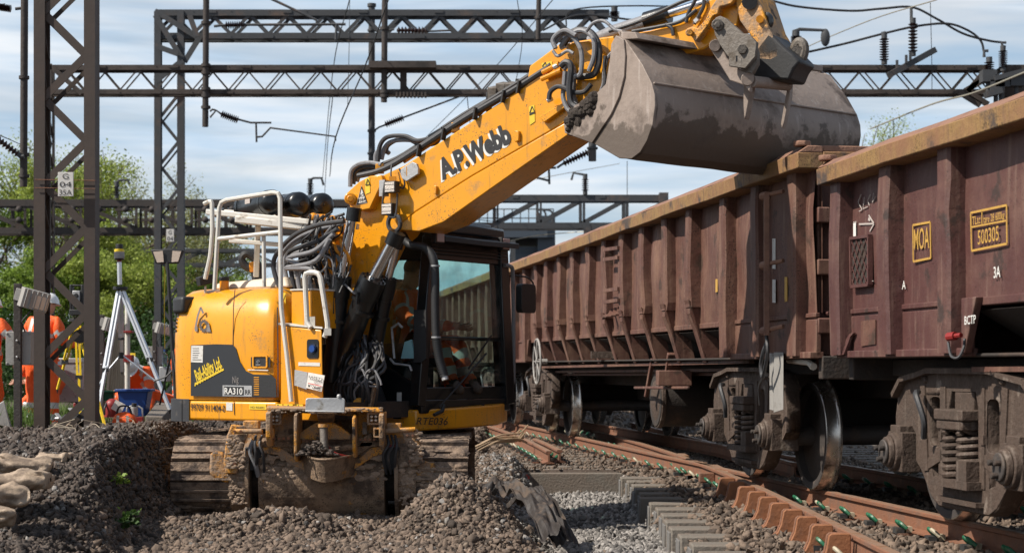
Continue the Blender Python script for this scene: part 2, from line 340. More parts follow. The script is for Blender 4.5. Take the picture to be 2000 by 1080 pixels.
n2 = N.new('ShaderNodeTexNoise'); n2.inputs['Scale'].default_value = 9; n2.inputs['Detail'].default_value = 6; L.new(mp.outputs[0], n2.inputs['Vector'])
cr = N.new('ShaderNodeValToRGB'); cr.color_ramp.elements[0].color = (6.0,8.0,10.2,1); cr.color_ramp.elements[1].color = (10.6,11.0,11.4,1)
cr.color_ramp.elements[0].position = .3; cr.color_ramp.elements[1].position = .7; L.new(n2.outputs[0], cr.inputs[0])
mx = N.new('ShaderNodeMix'); mx.data_type = 'RGBA'; L.new(cov.outputs[0], mx.inputs[0]); L.new(sky.outputs[0], mx.inputs[6]); L.new(cr.outputs[0], mx.inputs[7])
L.new(mx.outputs[2], bg.inputs[0]); bg.inputs[1].default_value = .070
S.view_settings.view_transform = 'Standard'; S.view_settings.look = 'None'; S.view_settings.exposure = .34; S.view_settings.gamma = 1
S.cycles.max_bounces = 6; S.cycles.diffuse_bounces = 2; S.cycles.transparent_max_bounces = 12; S.cycles.sample_clamp_indirect = 6
# ================================================================ TRACK FRAME
TD = V((-.1457, 1, 0)).normalized(); TN = V((-TD.y, TD.x, 0)); TZ = math.atan2(TD.y, TD.x)   # along, outward (towards camera side), heading
TC0 = V((5.595, 0, 0))
def TW(t, l, z): return TC0 + TD*t + TN*l + V((0,0,z))
def TP(px, py, l): return hit(px, py, TC0+TN*l, TN)
def Tt(px, l): return (TP(px, 700, l)-TC0).dot(TD)

def sweep(mb, prof, pts, jitter=0, closed=True, smooth=False):
    """prof: (side, up) points; pts: path (world)."""
    n = len(prof); vs = []
    for i, p in enumerate(pts):
        t = (V(pts[min(i+1,len(pts)-1)])-V(pts[max(i-1,0)])).normalized(); s = t.cross(V((0,0,1))).normalized(); u = s.cross(t)
        j1 = random.uniform(-jitter, jitter); j2 = random.uniform(-jitter, jitter)
        for a, b in prof: vs.append(V(p)+s*(a+j1)+u*(b+j2))
    fs = [(i*n+k, (i+1)*n+k, (i+1)*n+(k+1) % n, i*n+(k+1) % n) for i in range(len(pts)-1) for k in range(n)]
    fs += [tuple(range(n)), tuple(range(len(vs)-1, len(vs)-n-1, -1))]
    mb.add(vs, fs, smooth)
RAILP = [(-.072,-.159),(.072,-.159),(.072,-.148),(.012,-.13),(.009,-.04),(.036,-.028),(.036,-.006),(.028,0),(-.028,0),(-.036,-.006),(-.036,-.028),(-.009,-.04),(-.012,-.13),(-.072,-.148)]
RAILT = [(-.029,.0015),(-.029,-.002),(.029,-.002),(.029,.0015)]
def railobj(pts, label, group='rails of the turnout'):
    pts = [V(p) for p in pts]
    o = MB(); sweep(o, RAILP, pts); r = o.build('rail', 'rust'); tag(r, label, 'rail', group)
    t = MB(); sweep(t, RAILT, pts); t.build('rail_head', 'rail_top', r); return r
def lineA(c): return [TC0*0+V((c-.1457*y, y, 0)) for y in np.arange(3, 70, 3.)]
railobj(lineA(4.87), 'long rusty rail directly under the nearest wheels of the wagons')
railobj(lineA(4.87+1.45), 'rail on the shaded far side under the wagons')
def XB(y): return 2.16 - .0036*(max(y-14, 0))**2
railobj([V((XB(y), y, 0)) for y in np.arange(6, 30, 1.)], 'rusty rail that curves in to meet the wagons\' rail, with brown ribs along it')
railobj([V((XB(y)-1.46, y, 0)) for y in np.arange(22.2, 40, 1.)], 'rail with a sawn-off end standing left of the others')
railobj([V((XB(y)-1.30, y, 0)) for y in np.arange(22.5, 27, .9)], 'short sawn-off rail lying close beside the cut rail')
railobj([V((3.05-.06*(y-20), y, 0)) for y in np.arange(19.5, 34, 1.)], 'rail between the two long ones, beyond the crossing')
m = MB(); m.use('rail_top')
for y in (18.4, 19.1, 20.2, 21.6): m.box((XB(y)+.11, y, -.06), (.10,.5,.10))
m.use('rust'); m.box((1.72+.28, 18.4, -.09), (.16,.12,.1)); 
tag(m.build('crossing_block', bevel=.01), 'rusty spacer blocks bolted between rails at the crossing', 'spacer block')

# sleepers with clips
def arc_clip(mb, c, s, mname):
    mb.use(mname); c = V(c); pts = [c+V((s*(.02+.05*math.sin(a)), .045*math.cos(a)*1.2, .012+.045*math.sin(a)*1.1)) for a in np.linspace(.1, PI-.1, 7)]
    mb.tube(pts, .014, 6)
def sleeper(y, x0, x1, rails, label, braces=()):
    mid = V(((x0+x1)/2, y, -.40)); root = empty('sleeper', mid, 0, label, 'sleeper', 'concrete sleepers of the turnout')
    b = MB(); tl = random.uniform(-.012, .012); nseg = max(3, int((x1-x0)/.5)); pr = [(-.14,-.28),(.14,-.28),(.125,0),(-.125,0)]
    b.use('concrete'); sweep(b, pr, [V((x0+(x1-x0)*i/nseg, y+tl*i/nseg, -.178)) for i in range(nseg+1)])
    b.build('sleeper_body', 'concrete', root, bevel=.012)
    p = MB(); p.use('concrete_end').box((x0-.006, y, -.32), (.014, .22, .22)); p.build('end_cap', None, root, bevel=.003)
    for rx in rails:
        pm = MB(); pm.use('rust').box((rx, y, -.168), (.34, .17, .014)); pm.build('base_plate', None, root)
        for s in (-1, 1):
            if (rx, s) in braces: continue
            c = MB(); g = random.random()
            for dy in (-.045, .045):
                arc_clip(c, (rx+s*.085, y+dy, -.14), s, 'clip_green' if random.random() < .8 else 'clip_white')
            c.use('clip_white').box((rx+s*.082, y, -.135), (.045,.10,.04)); c.use('clip_black').box((rx+s*.15, y, -.145), (.06,.12,.04))
            c.build('rail_clip', None, root)
    return root
def ordn(i): return ['first','second','third','fourth','fifth','sixth','seventh','eighth','ninth','tenth','eleventh','twelfth','thirteenth','fourteenth','fifteenth','sixteenth','seventeenth','eighteenth','nineteenth','twentieth','twenty-first','twenty-second','twenty-third','twenty-fourth','twenty-fifth'][i]
ys = [11.2+.62*i for i in range(15)]
for i, y in enumerate(ys):
    r = sleeper(y, 1.22+random.uniform(-.03,.03), 6.8, [XB(y), 4.87-.1457*y, 6.32-.1457*y], 'concrete sleeper with bare square end beside the pit, %s from the camera' % ordn(i), braces=[(XB(y), -1)] if 12 < y < 17.2 else [])
    if 11 < y < 17.2:
        for k, dy in enumerate((-.03, .045)):
            m = MB(); pf = [(-.02,-.22),(-.27,-.22),(-.25,-.19),(-.20,-.155),(-.175,-.10),(-.165,-.05),(-.158,-.005),(-.14,.01),(-.03,.01),(-.02,.0)]
            m.prism([V((XB(y)-.03+a, y+dy-.02, b-.0)) for a, b in pf], (0,.034,0)); m.build('brace_chair', 'rust_bright' if k == 0 else 'rust', r, bevel=.006)
ys2 = [20.75+.66*i for i in range(17)]
for i, y in enumerate(ys2):
    sleeper(y, -.42+random.uniform(-.05,.05)+(.04*i), 6.0, ([XB(y)-1.46] if y > 22.4 else [])+[XB(y), 4.87-.1457*y], ('long concrete bearer at the pit edge with a red paint mark on its face' if i == 0 else 'long concrete bearer with green clips, %s beyond the pit' % ordn(i)))
for c in kids(bpy.data.objects[[o.name for o in bpy.data.objects if 'red paint mark' in o.get('label','')][0]]):
    if c.name.startswith('sleeper_body'):
        m = MB(); m.use('ink_red')
        for k in range(9):
            a = -.09+k*.022; m.box((a+.1, 20.75-.143, -.25+.02*math.sin(k*2.1)), (.03,.004,.10+.03*math.cos(k*3)))
        m.build('paint_mark', None, c)

# ================================================================ WAGONS
def wheel_mb(mb, x, ylat, side, rad=.46):
    """side: +1 when the flange is on the inner (-y) side of the wheel at lateral ylat"""
    seg = 40; s = side
    prof = [(.0,.10),(.04,.10),(.04,.06),(.045,.13),(.02,.30),(.0,.385),(.055,.395),(.06,.45),(.055,.458),(-.03,.465),(-.045,.475),(-.052,.492),(-.068,.492),(-.075,.47),(-.075,.395),(-.03,.385),(-.02,.30),(-.03,.13),(-.05,.10),(-.05,.0)]
    prof = [(.055,.0)]+[(max(a,-.07), b) for a, b in prof[1:]]
    vs = []; 
    for a, b in prof:
        for k in range(seg): t = 2*PI*k/seg; vs.append(V((x+b*math.cos(t), ylat+s*a, rad+b*math.sin(t))))
    n = len(prof); fs = []; 
    o = len(mb.v); mb.v += [tuple(v) for v in vs]
    for i in range(n-1):
        for k in range(seg):
            f = (o+i*seg+k, o+(i+1)*seg+k, o+(i+1)*seg+(k+1) % seg, o+i*seg+(k+1) % seg)
            mb.use('wheel_tread' if prof[i][1] > .44 and prof[i+1][1] > .44 else 'wheel_dark')
            mb.f.append(f if s < 0 else f[::-1]); mb.m.append(mb.cur); mb.sm.append(True)
def make_bogie(parent):
    """three-piece bogie, local: x along, y outward (+ = camera side), z up, origin = bogie centre at rail level"""
    bm_ = MB().use('under_dark').box((0,0,.62), (.38,2.1,.30)); bm_.box((0,0,.86), (.5,.5,.2))
    root = bm_.build('bogie', None, parent, 'local', bevel=.02)
    for s in (1, -1):
        def Pt(a, z, y): return V((a, s*y, z))
        out = [(-1.18,.70),(-1.13,.86),(-.98,.97),(-.7,1.0),(-.5,1.03),(.5,1.03),(.7,1.0),(.98,.97),(1.13,.86),(1.18,.70),(1.16,.50),(1.05,.42),(1.03,.60),(.86,.64),(.80,.60),(.80,.42),(.70,.36),(.52,.20),(.40,.15),(-.40,.15),(-.52,.20),(-.70,.36),(-.80,.42),(-.80,.60),(-.86,.64),(-1.03,.60),(-1.05,.42),(-1.16,.50)]
        holes = [[(-.26,.34),(.26,.34),(.28,.72),(.20,.90),(-.20,.90),(-.28,.72)], rrect(.36,.52,.56,.86,.06), rrect(-.56,.52,-.36,.86,.06),
                 [(.40,.46),(.56,.46),(.50,.32),(.40,.30)], [(-.40,.46),(-.56,.46),(-.50,.32),(-.40,.30)]]
        if s == 1: out2, h2, ex = out, holes, (1,0,0)
        m = MB(); m.use('bogie_brown'); add_plate(m, out, holes, .11, (0,s*1.04,0), (1,0,0), (0,0,1), .012)
        # flanges, ribs
        for a, b in ((out[i], out[i+1]) for i in range(1, 8)): m.bar((a[0],s*1.06,a[1]-.01), (b[0],s*1.06,b[1]-.01), .20, .035, up=(0,0,1))
        for a in (-.31, .31): m.bar((a,s*1.09,.30), (a,s*1.09,.92), .05, .09, up=(1,0,0))
        for a in (-1, 1):
            m.bar((a*.60,s*1.1,.36), (a*.66,s*1.1,.92), .035, .08, up=(1,0,0)); m.bar((a*.31,s*1.1,.60), (a*.36,s*1.1,.60), .05, .06)
            m.bar((a*.33,s*1.1,.48), (a*.60,s*1.1,.40), .03, .07)
        m.box((0,s*1.08,.315), (.62,.26,.05)); m.box((0,s*1.06,.20), (.66,.20,.03))
        m.box((-.2,s*1.12,.40), (.16,.16,.13)) if s == 1 else None
        m.sphere((.62,s*1.1,.97), .04, 8, 6); m.sphere((-.62,s*1.1,.97), .04, 8, 6)
        sf = m.build('side_frame', None, root, 'local', bevel=.008)
        m = MB(); m.use('bogie_brown').box((0,s*1.06,.745), (.46,.30,.07)); m.box((0,s*1.10,.68), (.42,.20,.06))
        for a in (-.17,-.06,.06,.17): m.prism([V((a-.012,s*1.2,.71)),V((a-.012,s*1.08,.71)),V((a-.012,s*1.08,.61)),V((a-.012,s*1.17,.64))], (.024,0,0))
        m.box((0,s*1.0,.83), (.30,.2,.12)); m.build('bolster_end', None, root, 'local', bevel=.01)
        for a in (-.115, .115):
            m = MB(); m.use('bogie_brown'); m.tube([V((a+.085*math.cos(t), s*1.09+.085*math.sin(t), .35+.028*t/ (2*PI)*1.62)) for t in np.linspace(0, 12.6*PI, 100)], .019, 6); m.build('coil_spring', None, root, 'local')
        for a in (-.95, .95):
            m = MB(); m.use('bogie_brown').box((a,s*1.08,.47), (.26,.24,.27)); m.box((a,s*1.12,.62), (.18,.16,.06))
            m.cyl((a,s*1.18,.47), (a,s*1.235,.47), .135, 20, .125); m.cyl((a,s*1.235,.47), (a,s*1.27,.47), .11, 20, .10)
            m.use('wheel_dark').cyl((a,s*1.27,.47), (a,s*1.29,.47), .085, 16)
            for k in range(3): t = 2*PI*k/3+.5; m.use('under_dark').cyl((a+.05*math.cos(t),s*1.285,.47+.05*math.sin(t)), (a+.05*math.cos(t),s*1.33,.47+.05*math.sin(t)), .019, 8)
            m.build('axle_box', None, root, 'local', bevel=.012)
        m = MB(); m.use('rubber').tube(spline([(.62,s*1.16,.88),(.50,s*1.22,.86),(.42,s*1.2,.70),(.47,s*1.18,.58)]), .02, 7); m.build('brake_hose', None, root, 'local')
    for a in (-.95, .95):
        for s in (1, -1):
            m = MB(); wheel_mb(m, a, s*.765, s); m.build('wheel', None, root, 'local')
        m = MB(); m.use('wheel_dark').cyl((a,-1.1,.46), (a,1.1,.46), .085, 14); m.build('axle', None, root, 'local')
    for a in (-.45, .45):
        m = MB(); m.use('under_dark').box((a,0,.42), (.08,1.7,.08)); m.build('brake_beam', None, root, 'local')
    return root
def make_wagon(tc, L, rimz, label, main, posts, nearmost=False):
    base = TW(tc, 0, 0); root = empty('goods_wagon', base, TZ, label, 'goods wagon', 'goods wagons of the train')
    h = L/2; PY = 1.235; sill = 1.13; seam = 1.46; E = 2.35; rng_ = random.Random(int(tc*10))
    pxs = sorted(posts)
    for s in (1, -1):
        # panels, slightly dented between the posts
        n = int(L/.13); rows = 9; m = MB().use(main); vs = []
        for i in range(n+1):
            x = -h+.04+(L-.08)*i/n; dmin = min(abs(x-p) for p in pxs) if pxs else 1; endz = abs(x) > h-E
            for j in range(rows+1):
                z = (sill if endz else seam)+(rimz+.02-(sill if endz else seam))*j/rows
                amp = .05 if not nearmost else .012
                bul = amp*min(1, dmin/.25)*(mnoise.noise(V((x*1.3+tc, z*1.1, s*3.)))*1.6+.35)*math.sin(PI*min(1,max(0,(z-seam)/(rimz-seam)))) if z > seam else 0
                vs.append(V((x, s*(PY+bul), z)))
        fs = [(i*(rows+1)+j, (i+1)*(rows+1)+j, (i+1)*(rows+1)+j+1, i*(rows+1)+j+1) for i in range(n) for j in range(rows)]
        m.add(vs, fs if s < 0 else [f[::-1] for f in fs], True)
        m.add([V((-h+.04,s*(PY-.04),seam)),V((h-.04,s*(PY-.04),seam)),V((h-.04,s*(PY-.04),rimz)),V((-h+.04,s*(PY-.04),rimz))], [(0,1,2,3)])
        m.build('side_panel', None, root, 'local', angle=60)
        # seam strip
        m = MB().use(main)
        for a, b in ((-h+.03,-h+E),(h-E,h-.03)):
            m.bb((a,s*(PY-.02),seam-.035), (b,s*(PY+.018),seam)); m.bb((a,s*(PY-.05),sill-.02), (b,s*(PY+.06),sill+.03))
            m.bb((a,s*(PY-.03),sill), (b,s*(PY+.012),seam-.05))
        m.bb((-h+E,s*(PY-.08),seam-.05), (h-E,s*(PY+.012),seam))
        for e in (-1, 1): m.prism([V((e*(h-E),s*(PY+.01),seam)),V((e*(h-E-.22),s*(PY+.01),seam)),V((e*(h-E-.05),s*(PY+.01),sill)),V((e*(h-E),s*(PY+.01),sill))], (0,s*.05,0))
        m.build('sill', None, root, 'local', bevel=.006)
        # posts
        for x in pxs:
            full = abs(x) > h-E-.12
            m = MB().use(main); o = 1.35; w = .095
            j = 0 if full else rng_.uniform(-.015,.015)
            prof = [(-w,PY-.02),(w,PY-.02),(w,o-.02),(w-.02,o),(-w+.02,o),(-w,o-.02)]
            lv = [sill+.0] if full else [seam+.16]
            lv += [1.7,2.0,rimz-.2,rimz+.01]
            vs = []
            for k, z in enumerate(lv):
                jj = rng_.uniform(-.014,.014) if 0 < k < len(lv)-1 else 0
                for a, b in prof: vs.append(V((x+a+jj, s*(b+jj), z)))
            q = len(prof); fs = [(i*q+k,(i*q+(k+1)%q),((i+1)*q+(k+1)%q),((i+1)*q+k)) for i in range(len(lv)-1) for k in range(q)]+[tuple(range(q))[::-1]]
            m.add(vs, fs if s > 0 else [f[::-1] for f in fs])
            if not full:   # the post folds inwards below the body
                m.prism([V((x-.07,s*1.34,seam+.24)),V((x-.07,s*1.34,seam+.1)),V((x-.07,s*1.16,sill-.03)),V((x-.07,s*1.02,sill-.03)),V((x-.07,s*1.1,seam-.02)),V((x-.07,s*1.2,seam-.02)),V((x-.07,s*1.235,seam+.24))], (.14,0,0))
                m.prism([V((x-.09,s*1.345,seam+.22)),V((x+.09,s*1.345,seam+.22)),V((x+.06,s*1.165,sill-.05)),V((x-.06,s*1.165,sill-.05))], (0,s*.018,.010))
            m.build('side_post', None, root, 'local')
        # rim
        m = MB(); m.use('rim_yellow'); k = int(L/.45); P0 = [V((-h-.06+(L+.12)*i/k, s*1.22, rimz)) for i in range(k+1)]
        sgn = -1 if s > 0 else 1
        sweep(m, [(0,0),(sgn*.2,0),(sgn*.205,.12),(0,.12)] if s < 0 else [(0,.12),(sgn*.205,.12),(sgn*.2,0),(0,0)], P0, .005)
        m.use('rim_rust'); sweep(m, [(0,.121),(sgn*.195,.121),(sgn*.12,.175),(0,.175)] if s < 0 else [(0,.175),(sgn*.12,.175),(sgn*.195,.121),(0,.121)], P0, .005)
        m.build('rim', None, root, 'local', bevel=.008)
    for e in (-1, 1):
        m = MB().use(main); m.bb((e*(h-.10),-PY+.02,sill), (e*(h-.16),PY-.02,rimz+.02))
        for z in (1.3,1.75,2.15): m.bb((e*(h-.16),-PY,z), (e*(h-.02),PY,z+.12))
        for y in (-.9,-.3,.3,.9): m.bb((e*(h-.16),y-.05,sill), (e*(h-.06),y+.05,rimz))
        m.build('end_wall', None, root, 'local', bevel=.01)
        m = MB().use('rim_yellow'); m.bb((e*(h+.065),-1.22,rimz+.004), (e*(h-.18),1.22,rimz+.125)); m.use('rim_rust').bb((e*(h+.05),-1.22,rimz+.126), (e*(h-.17),1.22,rimz+.172)); 
        m.use('rim_rust').cyl((e*(h-.02),1.36,rimz+.17),(e*(h-.02),1.36,rimz+.21),.07,8)
        m.build('end_rim', None, root, 'local', bevel=.008)
        m = MB().use('under_dark'); m.bb((e*(h-.12),-1.2,.95), (e*(h-.02),1.2,sill-.002)); m.cyl((e*(h-.1),0,.9),(e*(h+.3),0,.9),.06,8); m.bb((e*(h+.24),-.12,.8),(e*(h+.32),.12,1.0)); m.build('headstock', None, root, 'local', bevel=.01)
    m = MB().use('under_dark'); m.bb((-h+.1,-.9,.98), (h-.1,.9,1.1)); m.bb((-h+.1,-1.2,1.105), (h-.1,1.2,1.128)); m.bb((-h+E,-.75,1.13),(h-E,.75,seam-.07)); m.prism([V((-h+E,1.2,seam-.07)),V((-h+E,-1.2,seam-.07)),V((-h+E,-.75,1.13)),V((-h+E,.75,1.13))], (2*(h-E),0,0)); m.bb((-h+1,-.28,.78),(h-1,.28,.98))
    m.bb((-h+3.6,-.6,.55),(h-3.6,-.2,.8))
    m.build('underframe', None, root, 'local', bevel=.01)
    m = MB().use('wagon_brown')
    for yy, z in ((1.14,1.09),(1.0,1.02),(.9,.98)): m.bar((-h+2.2,yy,z), (h-2.2,yy,z-.06), .05, .03)
    m.build('pull_rod', None, root, 'local')
    m = MB().use('stone_dark'); nx = 60
    vs = [V((-h+.2+(L-.4)*i/nx, -1.15+2.3*j/10, rimz-.42+.18*mnoise.noise(V((i*.3,j*.4,tc)))+.2*math.sin(j/10*PI))) for i in range(nx+1) for j in range(11)]
    m.add(vs, [(i*11+j,(i+1)*11+j,(i+1)*11+j+1,i*11+j+1) for i in range(nx) for j in range(10)], True); m.build('spoil_load', None, root, 'local')
    b0 = make_bogie(root); b0.location = (-h+2.46 if not nearmost else -h+1.92, 0, 0)
    b1 = copy_tree(b0, parent=root); b1.location = (h-2.46 if not nearmost else h-1.92, 0, 0)
    return root
def px_posts(tc, L, pxl, l=1.35):
    h = L/2; o = [Tt(p, l)-.095-tc for p in pxl]; return o
LW = 16.7; tcF = 14.04+LW/2; tcN = 13.47-LW/2; tcT = 14.04+LW+.75+LW/2
pf = px_posts(tcF, LW, [1535,1465,1404,1338,1290,1247,1208,1174,1141,1112,1086,1062,1041,1019]); pf += [p for p in (5.0,6.1,7.2,8.1) if p > max(pf)+.6]
wagF = make_wagon(tcF, LW, 2.56, 'rusty brown open wagon with many dented side posts, under the raised bucket', 'wagon_brown', pf)
pn = px_posts(tcN, LW, [1620,1715,1828])+[2.2, .9, -.4, -1.7, -3, -5.3,-6.5,-8.0]
wagN = make_wagon(tcN, LW, 2.38, 'maroon open wagon with yellow stencilled boxes, closest on the right', 'wagon_maroon', pn, True)
wagT = make_wagon(tcT, LW, 2.56, 'farthest brown wagon, seen through the excavator cab and beyond it', 'wagon_brown', [-h_ for h_ in np.arange(-8.1, 8.2, 1.08)])
# --- far wagon fittings
PYD = 1.235
m = MB().use('rim_rust'); a = TP(1497,378,1.46); b = TP(1497,655,1.46); m.bar(a, b, .04, .04)
for y in (382, 517, 645): p = TP(1494,y,1.46); q = TP(1530,y-8,1.36); m.tube([p,q], .018, 8); m.cyl(TP(1489,y+2,1.47), TP(1499,y,1.45), .034, 10)
m.build('grab_rail', None, wagF)
m = MB().use('lamp_grey'); z0 = TP(1515,690,1.3); 
m.hexa([TP(1503,800,1.32),TP(1511,802,1.32),TP(1511,802,1.30),TP(1503,800,1.30),TP(1503,690,1.32),TP(1511,690,1.32),TP(1511,690,1.30),TP(1503,690,1.30)])
m.hexa([TP(1511,806,1.33),TP(1530,800,1.33),TP(1530,800,1.28),TP(1511,806,1.28),TP(1511,688,1.33),TP(1530,688,1.33),TP(1530,688,1.28),TP(1511,688,1.28)])
m.build('guard_plate', None, wagF, bevel=.004)
m = MB().use('rubber').tube(spline([TP(1497,655,1.44),TP(1499,690,1.44),TP(1490,735,1.42),TP(1486,715,1.42),TP(1490,690,1.42),TP(1497,670,1.4)]), .016, 6)
m.tube(spline([TP(1492,735,1.4),TP(1483,755,1.35),TP(1485,790,1.3)]), .014, 6); m.build('brake_hose', None, wagF)
m = MB().use('white_tube').tube([TP(1540,704,1.2),TP(1580,708,1.2),TP(1589,716,1.2)], [.022,.024,.03], 8); m.build('lever', None, wagF)
m = MB().use('wagon_brown')     # rungs in the bay with the ladder
for y in (488,507,568,590): m.bar(TP(1180,y,1.37), TP(1208,y-4,1.37), .03, .04)
for k in range(4): m.bar(TP(1180+k*9,621-k*2,1.36), TP(1190+k*7,606-k*2,1.27), .05, .02)
m.build('ladder_rung', None, wagF)
m = MB().use('under_dark'); c = TP(1290,782,1.0); d = TD
m.cyl(c-TN*.7, c+TN*.06, .29, 28); m.use('bogie_brown').cyl(c+TN*.0, c+TN*.05, .31, 28); m.cyl(c+TN*.05, c+TN*.09, .26, 28, .12); m.use('wagon_brown').box(TP(1316,738,1.15), (.35,.35,.16)); m.bar(TP(1275,700,1.15),TP(1262,775,1.2),.05,.03); m.bar(TP(1318,690,1.1),TP(1312,735,1.1),.16,.05); m.bar(TP(1240,757,1.2),TP(1345,757,1.2),.03,.03)
m.build('air_reservoir', None, wagF, bevel=.008)
m = MB().use('lamp_grey'); c = TP(1049,706,1.36); m.tube([c+TD*(.33*math.cos(t))+V((0,0,.33*math.sin(t))) for t in np.linspace(0,2*PI,28)], .017, 6)
for k in range(4): t = PI*k/4; e_ = TD*(.33*math.cos(t))+V((0,0,.33*math.sin(t))); m.tube([c+e_, c-e_], .01, 5)
m.cyl(c-TN*.15, c+TN*.02, .04, 8); m.build('hand_brake_wheel', None, wagF)
m = MB().use('bogie_brown').bar(TP(1178,686,1.2), TP(1178,700,1.2), .3, .2); m.build('brake_box', None, wagF)
m = MB().use('sign_white')
for k in range(2):
    p0 = TP(1509,466+k*80,PYD+.02); p1 = TP(1515,466+k*80,PYD+.02); q = TP(1509,525+k*66,PYD+.02); m.prism([p0,p1,p1+(q-p0),q], TN*.003)
m.use('ink_yellow').prism([TP(1398,545,PYD+.03),TP(1402,545,PYD+.03),TP(1402,570,PYD+.03),TP(1398,571,PYD+.03)], TN*.003)
m.prism([TP(1533,541,1.352),TP(1538,541,1.352),TP(1538,588,1.352),TP(1533,590,1.352)], TN*.003); m.build('data_label', None, wagF)
# --- near wagon: stencils and fittings
DY = PYD+.016
def stripe(mb, a, b, w, l=DY): A = TP(*a, l); B = TP(*b, l); mb.bar(A, B, w, .004, up=TN)
def sbox(mb, c4, w):
    for i in range(4): stripe(mb, c4[i], c4[(i+1) % 4], w)
m = MB().use('ink_yellow'); m2_ = MB().use('ink_yellow'); sbox(m, [(1783,440),(1817,434),(1818,504),(1784,511)], .014)
m_, m = m, m2_; sbox(m, [(1896,416),(1966,401),(1967,476),(1898,490)], .013); stripe(m, (1897,444), (1966,431), .010); stripe(m, (1918,411),(1918,438),.008)
add_text(m_, 'MOA', TP(1785,488,DY), TP(1815,484,DY), .135, TN, .008, off=.001)
add_text(m, '500305', TP(1910,478,DY), TP(1951,469,DY), .085, TN, .006, off=.001)
add_text(m, 'TLtc', TP(1899,440,DY), TP(1915,436,DY), .05, TN, .004, off=.001); add_text(m, 'tare 28 600kg', TP(1921,436,DY), TP(1962,427,DY), .045, TN, .004, off=.001)
m.build('stencil_lettering', None, wagN); m_.build('stencil_lettering', None, wagN)
m = MB().use('ink_white'); add_text(m, '3A', TP(1941,543,DY), TP(1954,541,DY), .065, TN, .008, off=.001); add_text(m, 'A', TP(1762,565,DY), TP(1769,564,DY), .055, TN, .008, off=.001)
add_text(m, 'BCTP', TP(1885,634,1.325), TP(1907,631,1.325), .05, TN, .006, off=.004)
stripe(m, (1667,434),(1673,433),.003); m.prism([TP(1667,436,DY),TP(1672,435,DY),TP(1672,500,DY),TP(1667,502,DY)], TN*.002)
m.build('white_lettering', None, wagN)
m = MB().use('ink_soft'); stripe(m, (1678,438),(1706,437),.012); stripe(m, (1697,421),(1707,437),.012); stripe(m, (1699,452),(1707,438),.012)
for a, b in (((1676,395),(1682,380)),((1676,395),(1684,410)),((1684,410),(1678,413)),((1688,385),(1686,408)),((1686,408),(1695,404)),((1700,380),(1695,392)),((1695,392),(1698,402)),((1706,377),(1704,396)),((1710,384),(1704,396))): stripe(m, a, b, .006)
stripe(m, (1683,556),(1700,548),.006); stripe(m, (1699,548),(1706,549),.005); stripe(m, (1696,428),(1700,430),.02)
m.build('chalk_mark', None, wagN)
# mesh hatch
m = MB().use('under_dark'); q = [TP(1671,466,PYD),TP(1707,461,PYD),TP(1707,556,PYD),TP(1673,560,PYD)]; m.prism(q, TN*.03)
hat = m.build('hatch', None, wagN, bevel=.004)
m = MB().use('wagon_maroon')
for i in range(4): m.bar(q[i]+TN*.03, q[(i+1)%4]+TN*.03, .022, .035, up=TN)
def bil(u, v): return (q[0]*(1-u)+q[1]*u)*(1-v)+(q[3]*(1-u)+q[2]*u)*v+TN*.036
for k in range(-3, 5):
    for sg in (1,-1):
        u0, v0, u1, v1 = (k*.25, 0, k*.25+.9, 1) if sg > 0 else (k*.25+.9, 0, k*.25, 1)
        pts = [(u0+(u1-u0)*t, t) for t in np.linspace(0,1,21) if 0 <= u0+(u1-u0)*t <= 1]
        if len(pts) > 1: m.bar(bil(*pts[0]), bil(*pts[-1]), .006, .006, up=TN)
m.build('hatch_mesh', None, hat)
m = MB().use('wagon_brown').prism([TP(1683,627,DY),TP(1711,624,DY),TP(1711,672,DY),TP(1683,676,DY)], TN*.006); m.build('cover_plate', None, wagN)
m = MB().use('red_paint'); a = TP(1852,658,1.42); b = TP(1866,656,1.40); m.cyl(a, b, .026, 10); m.cyl(b, b+(b-a)*.8, .015, 8); m.use('rubber').tube(spline([TP(1852,668,1.42),TP(1858,695,1.42),TP(1872,698,1.40),TP(1882,680,1.36),TP(1884,662,1.34)]), .009, 5); m.build('release_handle', None, wagN)
m = MB().use('wagon_maroon')
for k in range(3): m.prism([TP(1628+k*12,695-k*2,1.30),TP(1634+k*12,695-k*2,1.30),TP(1672,650,PYD+.02),TP(1668,650,PYD+.02)] if k < 1 else [TP(1628+k*10,695-k,1.30),TP(1633+k*10,694-k,1.30),TP(1668,652,PYD+.02),TP(1664,652,PYD+.02)], TN*.02)
m.build('footstep', None, wagN)
m = MB().use('wagon_maroon'); m.tube(spline([TP(1597,715,1.1),TP(1596,620,1.1),TP(1602,602,1.1),TP(1616,600,1.1)],5), .016, 7); m.tube(spline([TP(1603,690,1.15),TP(1602,626,1.15),TP(1608,613,1.15),TP(1620,612,1.15)],5), .016, 7); m.tube([TP(1597,715,1.1),TP(1606,722,1.1),TP(1625,722,1.1)], .016, 7); m.build('hand_rail', None, wagN)
